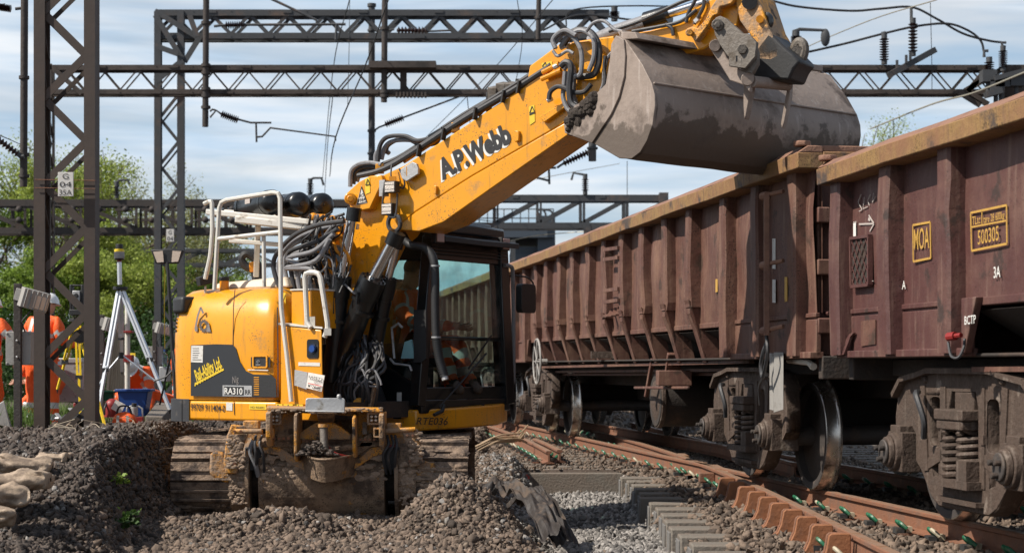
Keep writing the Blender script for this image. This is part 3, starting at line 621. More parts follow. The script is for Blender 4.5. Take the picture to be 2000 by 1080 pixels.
# ================================================================ EXCAVATOR
UC = V((-1.6, 16.5, 0)); TH = R(-33); UF = V((math.cos(TH), math.sin(TH), 0)); UL = V((-UF.y, UF.x, 0)); UZ = V((0,0,1))
def U(x, y, z): return UC+UF*x+UL*y+UZ*z
def PY_(px, py, yl): return hit(px, py, UC+UL*yl, UL)      # point on a plane of constant local y
def PX_(px, py, xl): return hit(px, py, UC+UF*xl, UF)
exc = empty('excavator', (UC.x, UC.y, -.2), TH, 'big yellow excavator with raised boom, cab and crawler tracks, in the middle', 'excavator')
def ext_plan(mb, plan, z0, z1): mb.prism([U(x, y, z0) for x, y in plan], UZ*(z1-z0))
def arc2(cx, cy, r, a0, a1, n=6): return [(cx+r*math.cos(R(a0+(a1-a0)*k/n)), cy+r*math.sin(R(a0+(a1-a0)*k/n))) for k in range(n+1)]
EY = -1.2
# engine cover: rounded body lofted in z so the top edge rolls over
def cover_ring(ins): 
    a = .27-ins*.7; b = EY+ins; r = .36
    return [(a, b+.14), (a-.012, b+.07), (a-.04, b+.025), (a-.10, b), (.0, b), (-.4, b)] + arc2(-.72, b+r+.02, r+.02, 268, 205, 6) + [(-1.32+ins, -.5), (-1.38+ins, 0), (-1.32+ins, .5)] + arc2(-.72, -b-r-.02, r+.02, 155, 92, 6) + [(-.4,-b),(0,-b),(a-.10,-b),(a,-b-.1)]
m = MB().use('yellow'); lv = [(.755,.0),(1.0,-.01),(1.3,-.015),(1.46,-.002),(1.56,.03),(1.635,.075),(1.69,.135),(1.725,.21),(1.742,.30),(1.748,.42)]
rings = [cover_ring(i) for z, i in lv]; n = len(rings[0]); vs = [U(x, y, z+(.02 if x < -.2 else 0)*0) for (z, i), rg in zip(lv, rings) for x, y in rg]
fs = [(i*n+k, i*n+(k+1) % n, (i+1)*n+(k+1) % n, (i+1)*n+k) for i in range(len(lv)-1) for k in range(n)]+[tuple(range((len(lv)-1)*n, len(lv)*n))]
m.add(vs, [f[::-1] for f in fs], True)
cover = m.build('engine_cover', None, exc, angle=30)
for v in cover.data.polygons: pass
cover.data.flip_normals()
m = MB().use('ink'); s0 = EY-.0165
def sstrip(mb, pts, w, yl=s0, th=.003):
    for a, b in zip(pts, pts[1:]): mb.bar(PY_(*a, yl), PY_(*b, yl), w, th, up=UL)
sstrip(m, [(459,566),(456,600),(455,680),(454,773)], .008)
sstrip(m, [(542,600),(543,700),(543,775)], .010)
m.build('panel_seam', None, cover)
# dark lower decal + writing on it
def dec(mb, poly, yl=s0-.002, th=.002): mb.prism([PY_(a, b, yl) for a, b in poly], UL*-th)
m = MB().use('decal_black'); dec(m, [(373,674),(423,672),(455,673),(461,680),(468,705),(480,724),(495,731),(530,732),(539,740),(540,776),(373,773)], th=.003)
m.use('black_plastic'); dec(m, [(494,733),(532,734),(539,741),(540,775),(494,774)], s0-.006)
m.use('yellow')
for k in range(9): dec(m, [(496,736+k*4.2),(506,736+k*4.2),(506,737.5+k*4.2),(496,737.5+k*4.2)], s0-.0085)
m.build('side_decal', None, cover)
m = MB().use('sticker_yellow'); tl = s0-.008
add_text(m, 'Rail-Ability Ltd.', PY_(384,744,tl), PY_(434,716,tl), .10, -UL, .03, shear=.15, off=.0)
sstrip(m, [(381,750),(437,721)], .018, tl)
for k in range(11): a = 382+k*5; b = 752-k*2.85; sstrip(m, [(a,b-5),(a-1,b+2)], .012, tl-.001)
m.use('plate_silver'); dec(m, [(435,752),(492,753),(492,774),(435,773)], s0-.006)
m.use('ink'); dec(m, [(438,754.5),(476,755),(476,771.5),(438,770.8)], s0-.0085)
m.use('ink_white'); add_text(m, 'RA310', PY_(439,769,tl), PY_(474,770,tl), .055, -UL, .012, off=.004)
m.use('ink'); add_text(m, 'RR', PY_(479,770,tl), PY_(490,770,tl), .04, -UL, .01, off=.002)
m.use('sign_white'); dec(m, [(374,675),(397,675),(396,708),(373,707)], s0-.006)
m.use('ink_grey')
for k in range(6): sstrip(m, [(376,680+k*4.4),(376+random.uniform(10,18),680+k*4.4)], .004, tl-.002)
add_text(m, 'Nig', PY_(454,749,tl), PY_(467,746,tl), .06, -UL, 0, shear=.3, off=.0)
m.build('lettering', None, cover)
# gear / excavator mark in grey
m = MB().use('ink_grey'); g = (398,636); tl2 = s0-.004
sstrip(m, [(382,640),(386,618),(392,600),(397,612)], .02, tl2); dec(m, [(380,640),(386,638),(386,647),(381,647)], tl2)
vs_, fs_ = plate2d([(math.cos(R(k*15))*(1 if k % 2 else .78), math.sin(R(k*15))*(1 if k % 2 else .78)) for k in range(24)], [circ(0,0,.45)], .001)
c = PY_(*g, tl2-.002); m.add([c+UF*(v.x*.062)+UZ*(v.y*.062) for v in vs_], fs_)
dec(m, [(403,648),(407,628),(412,648)], tl2); m.build('gear_mark', None, cover)
# door latch, louvres, black rear corner, skirt
m = MB().use('yellow'); add_plate(m, [(x, z) for x, z in rrect(-.085,-.055,.085,.055,.015)], [rrect(-.07,-.042,.07,.042,.01)], .012, PY_(508,706,s0-.005), UF, UZ)
m.use('plate_silver').cyl(PY_(504,706,s0-.002), PY_(504,706,s0-.015), .014, 10); m.box(PY_(504,712,s0-.01), (.04,.01,.01)); m.use('ink').cyl(PY_(504,706,s0-.0155), PY_(504,706,s0-.0165), .006, 8)
m.use('ink').prism([PY_(x, y, s0-.001) for x, y in ((490,697),(528,697),(528,717),(490,717))], UL*-.001); m.use('sign_white'); sstrip(m, [(484,722),(524,723)], .008, s0-.004)
m.build('door_latch', None, exc)
def rear(a, z, o=.0):   # point on the rounded rear corner, a = degrees
    r = .38+o; return U(-.72+r*math.cos(R(a)), EY+.38-.0+r*math.sin(R(a))-.0, z)
m = MB().use('ink')
for k in range(7): z = 1.36+k*.036; m.hexa([rear(222,z,.012),rear(240,z,.012),rear(240,z,.02),rear(222,z,.02),rear(222,z+.016,.012),rear(240,z+.016,.012),rear(240,z+.016,.02),rear(222,z+.016,.02)])
m.build('louvre', None, cover)
m = MB().use('black_plastic')
prof = [rear(a, 1.56, .03) for a in range(212, 262, 8)]; 
m.prism([rear(a,1.52,.03) for a in (212,225,238,250,262)]+[rear(a,1.52,-.16) for a in (262,238,212)], UZ*.15)
m.build('corner_cap', None, exc, bevel=.03, bseg=3)
sk = [(.30,EY-.02),(-.70,EY-.02)]+arc2(-.72, EY+.4, .42, 268, 205, 6)+[(-1.36,0)]+arc2(-.72,-EY-.4,.42,155,92,6)+[(.3,-EY)]
m = MB().use('yellow'); ext_plan(m, sk, .575, .745); skirt = m.build('counterweight', None, exc, bevel=.022, bseg=3)
m = MB().use('rubber'); m.prism([U(x, y, .56) for x, y in [(-.79,EY-.03),(-.70,EY-.03)][::-1]+arc2(-.72, EY+.4, .44, 262, 218, 5)+arc2(-.72, EY+.4, .36, 218, 262, 5)], UZ*.20); m.build('corner_bumper', None, exc, bevel=.02, bseg=3)
m = MB().use('ink'); sy = EY-.022
add_text(m, '99709 911404-0', PY_(373,801,sy), PY_(440,804,sy), .058, -UL, .008, off=.004)
sstrip(m, [(457,783),(458,810)], .006, sy-.002)
m.use('sign_white'); dec(m, [(442,785),(454,786),(454,802),(442,801)], sy-.001)
m.use('sticker_yellow'); dec(m, [(487,788),(520,789),(520,800),(487,799)], sy-.001); m.use('ink'); add_text(m, 'NO RIDERS', PY_(490,797,sy), PY_(517,798,sy), .018, -UL, .004, off=.004)
m.build('number_lettering', None, skirt)
# front right: frame plinth, step box, tank
m = MB().use('yellow'); m.hexa([U(.30,EY-.01,.59),U(.82,EY-.01,.59),U(.60,-.95,.59),U(.30,-.95,.59),U(.30,EY-.01,.71),U(.82,EY-.01,.71),U(.60,-.95,.71),U(.30,-.95,.71)])
m.bb((0,0,0),(0,0,0)) if False else None
m.build('step_plinth', None, exc, bevel=.012)
m = MB().use('sticker_yellow'); sy2 = EY-.014
for k in range(3): dec(m, [(534+k*20,788+k*.5),(552+k*20,788.5+k*.5),(552+k*20,802+k*.5),(534+k*20,801+k*.5)], sy2)
m.use('ink')
for k in range(3):
    t = [(537+k*20,799+k*.5),(543+k*20,790+k*.5),(549+k*20,799+k*.5)]; sstrip(m, t+[t[0]], .006, sy2-.003)
m.build('warning_label', None, exc)
m = MB().use('yellow'); m.hexa([U(.32,EY,.715),U(.80,EY,.715),U(.58,-.98,.715),U(.32,-.98,.715),U(.32,EY,1.40),U(.78,EY,1.36),U(.56,-.98,1.36),U(.32,-.98,1.40)])
box = m.build('tool_box', None, exc, bevel=.015)
m = MB().use('white_tube'); m.hexa([U(.31,EY-.005,1.404),U(.79,EY-.005,1.364),U(.57,-.98,1.364),U(.31,-.98,1.404),U(.31,EY-.005,1.42),U(.79,EY-.005,1.38),U(.57,-.98,1.38),U(.31,-.98,1.42)]); m.build('step_tread', None, exc)
m = MB().use('black_paint'); c = PY_(611,681,EY-.004); add_plate(m, rrect(-.062,-.08,.062,.08,.02), [], .008, c, UF, UZ); m.use('dark_blue').cyl(c-UL*.003, c-UL*.012, .045, 16); m.use('blue_plastic').cyl(c+UF*.01-UL*.012, c+UF*.01-UL*.03, .03, 12); m.build('socket', None, box)
m = MB().use('sign_white'); dec(m, [(583,707),(625,708),(625,715),(583,714)], EY-.003); m.use('plate_silver'); dec(m, [(577,722),(602,727),(600,760),(576,752)], EY-.02, .01)
m.use('sign_white'); m.prism([PY_(602,727,EY-.03),PY_(634,733,EY-.08),PY_(628,765,EY-.08),PY_(598,757,EY-.03)], UL*.006)
m.use('ink'); q = [(603,733,632,739),(606,738,630,743),(602,752,626,758)]
for i, (a, b, c_, d) in enumerate(q): add_text(m, ['SAFETY','PARKING','MYZ4N8E'][i], PY_(a,b+4,EY-.085), PY_(c_,d+4,EY-.085), .028 if i == 2 else .018, -UL, .01, off=.004)
m.use('ink_red'); sstrip(m, [(602,748),(628,754)], .006, EY-.088); m.build('document_plate', None, box)
m = MB().use('yellow'); m.hexa([U(.30,-1.02,1.38),U(.52,-1.02,1.38),U(.52,-.45,1.38),U(.30,-.45,1.38),U(.30,-1.02,1.70),U(.52,-1.02,1.70),U(.52,-.45,1.70),U(.30,-.45,1.70)]); m.use('white_tube').hexa([U(.29,-1.03,1.702),U(.53,-1.03,1.702),U(.53,-.45,1.702),U(.29,-.45,1.702),U(.29,-1.03,1.715),U(.53,-1.03,1.715),U(.53,-.45,1.715),U(.29,-.45,1.715)])
m.use('sticker_yellow'); dec(m, [(552,572),(558,572),(558,606),(552,606)], -1.022); m.use('ink'); sstrip(m, [(553,590),(557,576)], .005, -1.026)
m.build('hydraulic_tank', None, exc, bevel=.012)
# things on the cover
m = MB().use('beige_panel'); m.hexa([U(-.75,-.9,1.742),U(.12,-.85,1.742),U(.12,-.2,1.742),U(-.75,-.2,1.742),U(-.7,-.86,1.80),U(.05,-.81,1.84),U(.05,-.25,1.84),U(-.7,-.25,1.80)]); m.build('top_cover', None, exc, bevel=.02)
m = MB().use('orange_pipe'); a = W(438,566,16.0); m.cyl(a-UZ*.03, a+UZ*.08, .042, 14); m.use('black_plastic').cyl(a+UZ*.08, a+UZ*.115, .047, 14); m.build('filler_cap', None, exc, bevel=.004)
m = MB().use('black_plastic'); a = W(401,547,16.0); m.box(a, (.14,.10,.08), Matrix.Rotation(.5,3,'Z') @ Matrix.Rotation(-.25,3,'Y')); m.use('white_tube').cyl(a-UZ*.05, a-UZ*.12, .012, 6); m.build('camera_box', None, exc, bevel=.012)
m = MB().use('black_plastic'); m.tube(spline([W(500,560,16.6),W(496,530,16.6),W(480,520,16.6),W(472,505,16.6),W(482,496,16.6),W(500,510,16.6),W(512,545,16.6)],5), .035, 8); m.use('orange_pipe').cyl(W(488,522,16.5), W(505,521,16.5), .045, 12); m.build('air_intake', None, exc)
# handrails (white tube)
def rail_part(name, pts, r=.0165, yl=None, n=4, mt='white_tube', rs=8):
    m = MB().use(mt)
    for P in pts: m.tube(spline([PY_(a[0], a[1], yl if len(a) < 3 else a[2]) for a in P], n), r, rs)
    return m.build(name, None, exc)
def rc(pts, r=8):   # rounded corners for a px polyline
    out = [pts[0]]
    for i in range(1, len(pts)-1):
        p, a, b = V(pts[i][:2]), V(pts[i-1][:2]), V(pts[i+1][:2]); d1 = (a-p); d2 = (b-p); l = min(r, d1.length*.45, d2.length*.45)
        p1 = p+d1.normalized()*l; p2 = p+d2.normalized()*l; ex = tuple(pts[i][2:])
        out += [(*p1, *ex), (*((p1+p2)/2*.5+p*.5), *ex), (*p2, *ex)]
    return out+[pts[-1]]
def tubes(mb, pts, r, yl, seg=8, rr=8): mb.tube([PY_(a[0], a[1], a[2] if len(a) > 2 else yl) for a in rc(pts, rr)], r, seg)
m = MB().use('white_tube'); tubes(m, [(569,784),(560,690),(549,600),(547,374),(429,393),(419,566)], .02, -1.24, rr=14); tubes(m, [(423,467),(548,453)], .018, -1.24); tubes(m, [(515,458),(516,560)], .018, -1.2); m.build('handrail', None, exc)
m = MB().use('white_tube'); tubes(m, [(399,398),(414,391),(415,450),(411,500),(401,545)], .02, -1.1, rr=8); m.build('handrail', None, exc)
m = MB().use('white_tube'); tubes(m, [(607,640),(600,630),(595,532),(624,532),(632,580),(641,640),(634,658)], .022, -1.22, rr=10); m.box(PY_(640,648,-1.23), (.06,.03,.06)); m.box(PY_(605,632,-1.1),(.09,.02,.12)); m.build('handrail', None, exc)
# roof rack beam and three receivers
m = MB().use('white_tube'); m.bar(W(404,414,16.25), W(700,443,15.7), .05, .05); m.bar(W(440,416,16.9), W(700,436,16.5), .07, .06); m.bar(W(470,430,16.2), W(610,445,16.0), .25, .06)
m.bar(W(504,440,16.3), W(500,540,16.5), .05, .05); m.bar(W(448,470,16.4), W(545,478,16.3), .04, .04); m.build('rack_frame', None, exc, bevel=.008)
ax = V((.50,-.866,0)).normalized()
for i, (px, py, L_) in enumerate(((537,394,.78),(589,398,.46),(635,400,.46))):
    e = W(px, py, 16.0+.12*i); m = MB().use('black_paint'); r = .112
    pts = [e-ax*L_, e-ax*(L_-.02), e-ax*(L_-.05), e-ax*.05, e-ax*.02, e]; m.tube(pts, [r*.55, r*.85, r, r, r*.88, r*.55], 24)
    for k in (.12, L_-.12): m.tube([e-ax*k, e-ax*(k+.03)], r*1.03, 24)
    m.cyl(e, e+ax*.012, .02, 8); m.use('ink_soft').box(e-ax*(L_/2)+V((-.09,-.075,.03)), (.12,.002,.05), Matrix.Rotation(math.atan2(ax.y, ax.x), 3, 'Z'))
    m.build('air_cylinder', None, exc, angle=50)
# boom: lower and upper sections, plates pulled back along local y
BY, BT = -.42, .40
def boxpoly(mb, poly, yl, th): mb.prism([PY_(a, b, yl) for a, b in poly], UL*th)
m = MB().use('yellow'); boxpoly(m, [(683,400),(745,345),(795,420),(772,458),(748,478),(713,552),(664,688),(622,690),(618,655),(650,560),(676,470)], BY+.04, .34)
m.build('lower_boom', None, exc, bevel=.012, bseg=3)
m = MB().use('yellow'); boxpoly(m, [(742,345),(790,323),(905,248),(1028,166),(1034,129),(1092,86),(1150,80),(1190,118),(1183,196),(1111,236),(921,345),(812,414),(776,442),(748,395)], BY, BT)
boom = m.build('upper_boom', None, exc, bevel=.014, bseg=3)
m = MB().use('yellow')   # stiffener step along the lower edge and the stop rib
m.prism([PY_(a, b, BY-.001) for a, b in ((812,414),(776,442),(781,449),(818,452),(866,434),(1014,330),(1112,262),(1111,236),(921,345))], UL*(BT)); m.build('boom_belly', None, boom, bevel=.008)
m = MB().use('yellow'); m.prism([PY_(a, b, BY-.05) for a, b in ((1052,228),(1108,196),(1113,203),(1062,240))], UL*.06); m.build('boom_rib', None, boom, bevel=.006); m = MB().use('yellow')
m.prism([PY_(a, b, BY-.03) for a, b in ((848,362),(852,364),(851,380),(846,378))], UL*.04); m.build('lifting_lug', None, boom, bevel=.004); m = MB().use('yellow'); m.prism([PY_(a, b, BY-.03) for a, b in ((1004,255),(1013,256),(1013,275),(1005,278))], UL*.04); m.build('lifting_lug', None, boom, bevel=.006)
m = MB().use('yellow'); boxpoly(m, [(676,378),(700,356),(722,344),(744,342),(748,352),(722,408),(700,412),(684,402),(676,396)], BY-.05, .12); m.cyl(PY_(684,388,BY-.06), PY_(684,388,BY-.10), .052, 20); m.use('orange_pipe').cyl(PY_(684,388,BY-.10), PY_(684,388,BY-.12), .03, 14); m.build('boom_pivot', None, boom, bevel=.008)
bt = BY-.002
def bdec(mb, poly, off=.003, yl=None): mb.prism([PY_(a, b, (yl if yl is not None else BY)-off) for a, b in poly], UL*-.002)
m = MB().use('sign_white'); bdec(m, [(706,363),(717,396),(696,401)], yl=BY-.05); m.use('ink'); 
for a, b in (((706,365),(716,394)),((716,394),(698,399)),((698,399),(706,365))): m.bar(PY_(*a,BY-.056), PY_(*b,BY-.056), .008, .002, up=UL)
add_text(m, 'RO', PY_(703,386,BY-.056), PY_(711,384,BY-.056), .03, -UL, .01, off=.001); add_text(m, '9984', PY_(699,396,BY-.056), PY_(714,392,BY-.056), .03, -UL, .01, off=.001)
m.use('sticker_yellow'); bdec(m, [(713,350),(722,346),(723,376),(714,380)], yl=BY-.05); bdec(m, [(1033,209),(1044,205),(1045,238),(1035,245)]); bdec(m, [(1058,124),(1078,120),(1080,133),(1059,137)])
m.use('ink'); 
for P in (((714,362),(718,350),(722,360)),((1034,222),(1039,208),(1044,219)),((1059,130),(1065,122),(1068,134))):
    for i in range(3): m.bar(PY_(*P[i],BY-.06 if P[0][0] < 800 else BY-.008), PY_(*P[(i+1)%3],BY-.06 if P[0][0] < 800 else BY-.008), .006, .002, up=UL)
bdec(m, [(1034,224),(1044,220),(1044,222),(1034,226)], .006)
m.build('warning_label', None, boom)
# A.P.Webb in italic capitals with white drop shade
for mt, dx, dy, off in (('ink_white', -3, 5, .003), ('ink', 0, 0, .006)):
    m = MB().use(mt); a = PY_(864+dx, 350+dy, BY); b = PY_(1001+dx, 275+dy, BY)
    add_text(m, 'A.P.Webb', a, b, .172, -UL, .05, shear=.0, off=off); m.build('lettering' if mt == 'ink' else 'lettering_shade', None, boom)
m = MB().use('plate_silver'); c = PY_(801,335,BY-.05); eu = (PY_(815,326,BY)-PY_(787,344,BY)).normalized(); ev = UL.cross(eu); 
add_plate(m, [(-.09,-.02),(-.06,-.06),(.07,-.06),(.09,-.02),(.09,.02),(.06,.055),(-.07,.055),(-.09,.02)], [], .02, c, eu, -ev if ev.z < 0 else ev, .004); m.use('yellow').box(c+UL*.03, (.10,.05,.08)); m.build('cover_badge', None, boom)
# work lights hanging on the boom
for (x, y) in ((766,366),(760,409)):
    m = MB().use('black_plastic'); c = PY_(x, y, BY-.10); m.box(c, (.115,.07,.10), Matrix.Rotation(TH,3,'Z')); m.use('work_light').box(c-UL*.038, (.10,.006,.085), Matrix.Rotation(TH,3,'Z')); m.use('black_plastic')
    for k in range(2): m.box(c-UL*.042+UZ*(-.02+.04*k), (.1,.003,.004), Matrix.Rotation(TH,3,'Z'))
    m.build('work_light', None, boom, bevel=.008)
m = MB().use('black_plastic'); c = PY_(750,368,BY-.08); m.use('plate_silver').box(c, (.06,.06,.14), Matrix.Rotation(TH,3,'Z')); m.use('orange_pipe').box(PY_(767,351,BY-.08), (.06,.06,.05)); m.use('rubber').tube(spline([PY_(752,352,BY-.1),PY_(748,385,BY-.12),PY_(750,412,BY-.12),PY_(770,425,BY-.12),PY_(775,400,BY-.1),PY_(776,378,BY-.1)]), .009, 6)
m.tube([PY_(770+12*math.cos(t),436+16*math.sin(t),BY-.1) for t in np.linspace(0,2*PI,20)], .02, 7); m.build('light_bracket', None, boom)
m = MB().use('rubber').tube(spline([PY_(765,322,BY-.05),PY_(764,345,BY-.08),PY_(775,360,BY-.06),PY_(787,368,BY-.03),PY_(790,355,BY-.03),PY_(780,330,BY-.02)]), .008, 6); m.build('light_cable', None, boom)
# pipes and hoses along the boom top
tb = [(700,345),(742,335),(790,312),(905,236),(1000,178),(1060,140),(1075,128)]
def shift(P, dx, dy): return [(a+dx, b+dy) for a, b in P]
m = MB().use('orange_pipe')
for k, yl in enumerate((BY+.03, BY+.11, BY+.19)): m.tube([PY_(a, b, yl) for a, b in shift(tb[2:], -1, 4-k*1.5)], .019, 8)
m.build('hydraulic_pipe', None, boom)
for k, (yl, dy, r, a0) in enumerate(((BY-.0,-1,.026,0),(BY+.08,-7,.024,0),(BY+.18,-10,.022,1))):
    m = MB().use('rubber'); m.tube(spline([PY_(a+random.uniform(-2,2), b+random.uniform(-2,2), yl) for a, b in shift(tb[a0:], 0, dy)], 4), r, 8); m.build('boom_hose', None, boom)
for t in (820, 868, 930, 985, 1015): b = np.interp(t, [a[0] for a in tb], [a[1] for a in tb]); m = MB().use('black_plastic').bar(PY_(t-3,b+14,BY-.02), PY_(t+1,b-10,BY-.02), .015, .06, up=UL); m.build('hose_clamp', None, boom)
for t in ((890,250),(742,330)): m = MB().use('yellow').box(PY_(*t,BY+.05), (.07,.1,.08)); m.build('clamp_block', None, boom, bevel=.006)
for i, P in enumerate((((684,365),(686,335),(700,322),(722,318),(745,322)),((690,360),(694,338),(706,328),(726,326),(750,330)),((697,355),(703,338),(715,332),(735,333)),
      ((738,316),(742,285),(757,268),(790,266),(815,275),(845,268),(856,258)),((745,312),(752,288),(768,276),(800,274),(830,280),(858,262)),((752,300),(760,282),(790,270),(820,282),(850,280),(862,262)),((733,318),(735,300),(748,290),(760,300)))):
    m = MB().use('rubber' if i % 2 else 'hose_grey'); m.tube(spline([PY_(a, b, BY+.02+.04*i) for a, b in P], 6), .02, 8); m.build('boom_hose', None, boom)
m = MB().use('black_paint'); m.bar(PY_(840,270,BY+.1), PY_(866,254,BY+.1), .05, .05); m.bar(PY_(860,250,BY+.1), PY_(867,262,BY+.1), .03, .03); m.build('valve_block', None, boom, bevel=.006)
m = MB().use('hitch_grey')
for a, b, d in ((968,185,.13),(984,175,.11),(1000,172,.09)): m.box(PY_(a,b,BY+.15), (.09,.12,d), Matrix.Rotation(.3,3,'X') @ Matrix.Rotation(TH,3,'Z'))
m.use('black_plastic').box(PY_(1018,164,BY+.15), (.1,.1,.07)); m.box(PY_(955,200,BY+.15), (.05,.1,.16)); m.tube(spline([PY_(966,185,BY+.1),PY_(952,198,BY+.1),PY_(945,215,BY+.1),PY_(935,228,BY+.1)]), .012, 6); m.build('valve_block', None, boom, bevel=.008)
# knuckle hoses
KN = [((1100,88),(1120,62),(1150,62),(1168,85),(1170,120),(1160,145),(1140,150),(1125,150)),((1095,92),(1110,72),(1135,60),(1158,75),(1160,110),(1150,140)),
      ((1084,85),(1100,66),(1118,72),(1135,100),(1135,140),(1128,150)),((1095,130),(1105,122),(1115,130),(1112,170),(1115,200),(1128,212)),((1100,135),(1110,125),(1120,140),(1118,180),(1125,205),(1135,215)),
      ((1104,140),(1102,165),(1100,190),(1108,212),(1118,220)),((1072,195),(1075,180),(1088,170),(1102,172),(1118,180),(1140,180),(1155,165)),((1085,95),(1080,80),(1088,68),(1105,60),(1125,70)),
      ((1200,100),(1188,112),(1180,140),(1178,165),(1168,190)),((1183,110),(1180,130),(1182,160),(1172,185)),((1080,100),(1090,110),(1108,100),(1120,105)),((1145,62),(1160,45),(1180,42),(1200,58),(1215,62))]
for i, P in enumerate(KN):
    m = MB().use('hose_grey' if i % 3 else 'rubber'); m.tube(spline([PY_(a, b, BY-.05-.035*(i % 4)) for a, b in P], 7), .027 if i in (0,3,4) else (.02 if i < 8 else .014), 8); m.build('knuckle_hose', None, boom)
for a, b in ((1093,72),(1098,92),(1085,130),(1073,195),(1124,150)): m = MB().use('plate_silver').cyl(PY_(a-3,b+2,BY-.06), PY_(a+5,b-2,BY-.06), .022, 8); m.build('hose_fitting', None, boom)
for a, b in (((1060,142),(1092,125)),((1058,155),(1096,138))): m = MB().use('orange_pipe').tube([PY_(*a,BY-.04),PY_(*b,BY-.06)], .021, 8); m.build('hose_union', None, boom)
# dipper, its ram and the tipping gear
DYL = -.36
m = MB().use('yellow_worn'); m.use('yellow'); boxpoly(m, [(1092,100),(1118,82),(1270,60),(1330,40),(1400,-10),(1448,-10),(1440,50),(1375,96),(1290,120),(1180,150),(1120,150)], DYL, .28); dip = m.build('dipper_arm', None, exc, bevel=.012)
m = MB().use('rubber'); m.use('hose_grey').tube([PY_(1152,82,DYL+.1),PY_(1200,64,DYL+.1),PY_(1295,34,DYL+.1)], [.05,.062,.064], 18); m.use('black_paint').tube([PY_(1262,42,DYL+.1),PY_(1306,29,DYL+.1)], .075, 18); m.build('ram_cylinder', None, dip)
m = MB().use('chrome').tube([PY_(1290,33,DYL+.1),PY_(1440,-14,DYL+.1)], .037, 16); m.build('ram_rod', None, dip)
m = MB().use('rubber')
for P in (((1190,62),(1250,42),(1330,5),(1370,-8)),((1340,45),(1345,25),(1356,5),(1362,-10)),((1356,48),(1366,30),(1375,10),(1373,-10)),((1235,62),(1290,52),(1330,42),(1360,20)),((1300,48),(1312,56),(1315,70))): m.tube(spline([PY_(a, b, DYL-.03) for a, b in P], 6), .015, 7)
m.use('plate_silver').bar(PY_(1358,44,DYL-.05), PY_(1364,38,DYL-.05), .04, .03); m.build('dipper_hose', None, dip)
m = MB().use('orange_pipe'); m.use('yellow_worn'); boxpoly(m, [(1338,66),(1341,56),(1352,52),(1362,56),(1378,38),(1388,15),(1404,-8),(1440,-10),(1428,8),(1405,14),(1402,28),(1392,32),(1384,48),(1366,72),(1358,82),(1350,72)], DYL-.10, .08); m.cyl(PY_(1346,64,DYL-.11), PY_(1346,64,DYL-.14), .03, 12); m.build('tipping_lever', None, dip, bevel=.008)
m = MB().use('yellow_worn'); boxpoly(m, [(1432,-12),(1478,-12),(1500,55),(1521,90),(1521,112),(1505,120),(1482,118),(1474,82),(1444,40)], DYL-.06, .34)
m.build('dipper_nose', None, dip, bevel=.014)
m = MB().use('black_plastic').cyl(PY_(1464,4,DYL-.07), PY_(1464,4,DYL-.10), .06, 16); m.use('orange_pipe').cyl(PY_(1484,38,DYL-.07), PY_(1484,38,DYL-.09), .03, 12); m.use('black_paint').tube([PY_(1496+9*math.cos(t),42+12*math.sin(t),DYL-.0) for t in np.linspace(-1.9,2.2,14)], .025, 7); m.build('pivot_pin', None, dip)
# ---------------------------------------------------------------- bucket (hangs on the hitch)
c3 = lambda x, y: (1280+x*.3147, y*.3147)
A0 = W(1276,163,13.55); AX = V((.79,.605,-.02)).normalized(); BN = AX
def BC(px, py, off=0.): return hit(px, py, A0+AX*off, AX)
BL = 2.26
cap = [(1210,71),(1225,79),(1258,127),(1276,163),(1282,185),(1283,207),(1278,245),(1267,276),(1254,298),(1237,311),(1213,310),(1163,281),(1110,261),(1108,236),(1130,207),(1166,190),(1190,166),(1198,120),(1201,88)]
shell = [(1201,73),(1225,79),(1258,127),(1276,163),(1283,190),(1284,210),(1278,245),(1267,276),(1254,298),(1237,311),(1213,310),(1163,281),(1108,260)]
bk = empty('bucket', BC(1240,200,1.1), 0, 'wide muddy steel digging bucket held up over the wagon side', 'bucket')
m = MB().use('bucket_steel'); cen = BC(1200,190)
outp = [BC(a, b) for a, b in shell]; inp = [p+(cen-p).normalized()*.03 for p in outp]; NS = 14; vs = []
for k in range(NS+1):
    o = AX*(BL*k/NS)
    for p in outp: vs.append(p+o+V((mnoise.noise(p*3+o*2), mnoise.noise(p*3-o*2), mnoise.noise(p*4+o*3)))*.008)
    for p in inp: vs.append(p+o)
n = len(outp); q = 2*n; fs = []
for k in range(NS):
    for i in range(n-1): fs.append((k*q+i,k*q+i+1,(k+1)*q+i+1,(k+1)*q+i)); fs.append((k*q+n+i,(k+1)*q+n+i,(k+1)*q+n+i+1,k*q+n+i+1))
    fs += [(k*q,(k+1)*q,(k+1)*q+n,k*q+n),(k*q+n-1,k*q+2*n-1,(k+1)*q+2*n-1,(k+1)*q+n-1)]
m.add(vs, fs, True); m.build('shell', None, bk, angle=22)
for off, sg in ((0,1),(BL,-1)):
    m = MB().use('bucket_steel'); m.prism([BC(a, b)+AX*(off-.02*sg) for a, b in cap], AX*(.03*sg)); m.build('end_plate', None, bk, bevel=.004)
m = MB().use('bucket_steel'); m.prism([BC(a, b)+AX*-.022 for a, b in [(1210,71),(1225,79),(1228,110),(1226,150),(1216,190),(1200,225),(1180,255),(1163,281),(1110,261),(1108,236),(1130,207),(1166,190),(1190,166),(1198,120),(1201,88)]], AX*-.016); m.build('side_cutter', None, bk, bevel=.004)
m = MB().use('soil')      # muck caught on the lip
for k in range(60):
    t = random.random(); p = BC(1110+58*t+random.uniform(-6,6), 245-50*t+random.uniform(-16,12) , -.03); r = random.uniform(.015,.05); m.sphere(p, (r*1.2,r,r*.9), 6, 5)
for k in range(50):
    t = random.random(); m.sphere(BC(1112+75*t, 250-40*t+random.uniform(-14,14), random.uniform(.0,.25)), random.uniform(.03,.07), 6, 5)
m.build('caked_mud', None, bk)
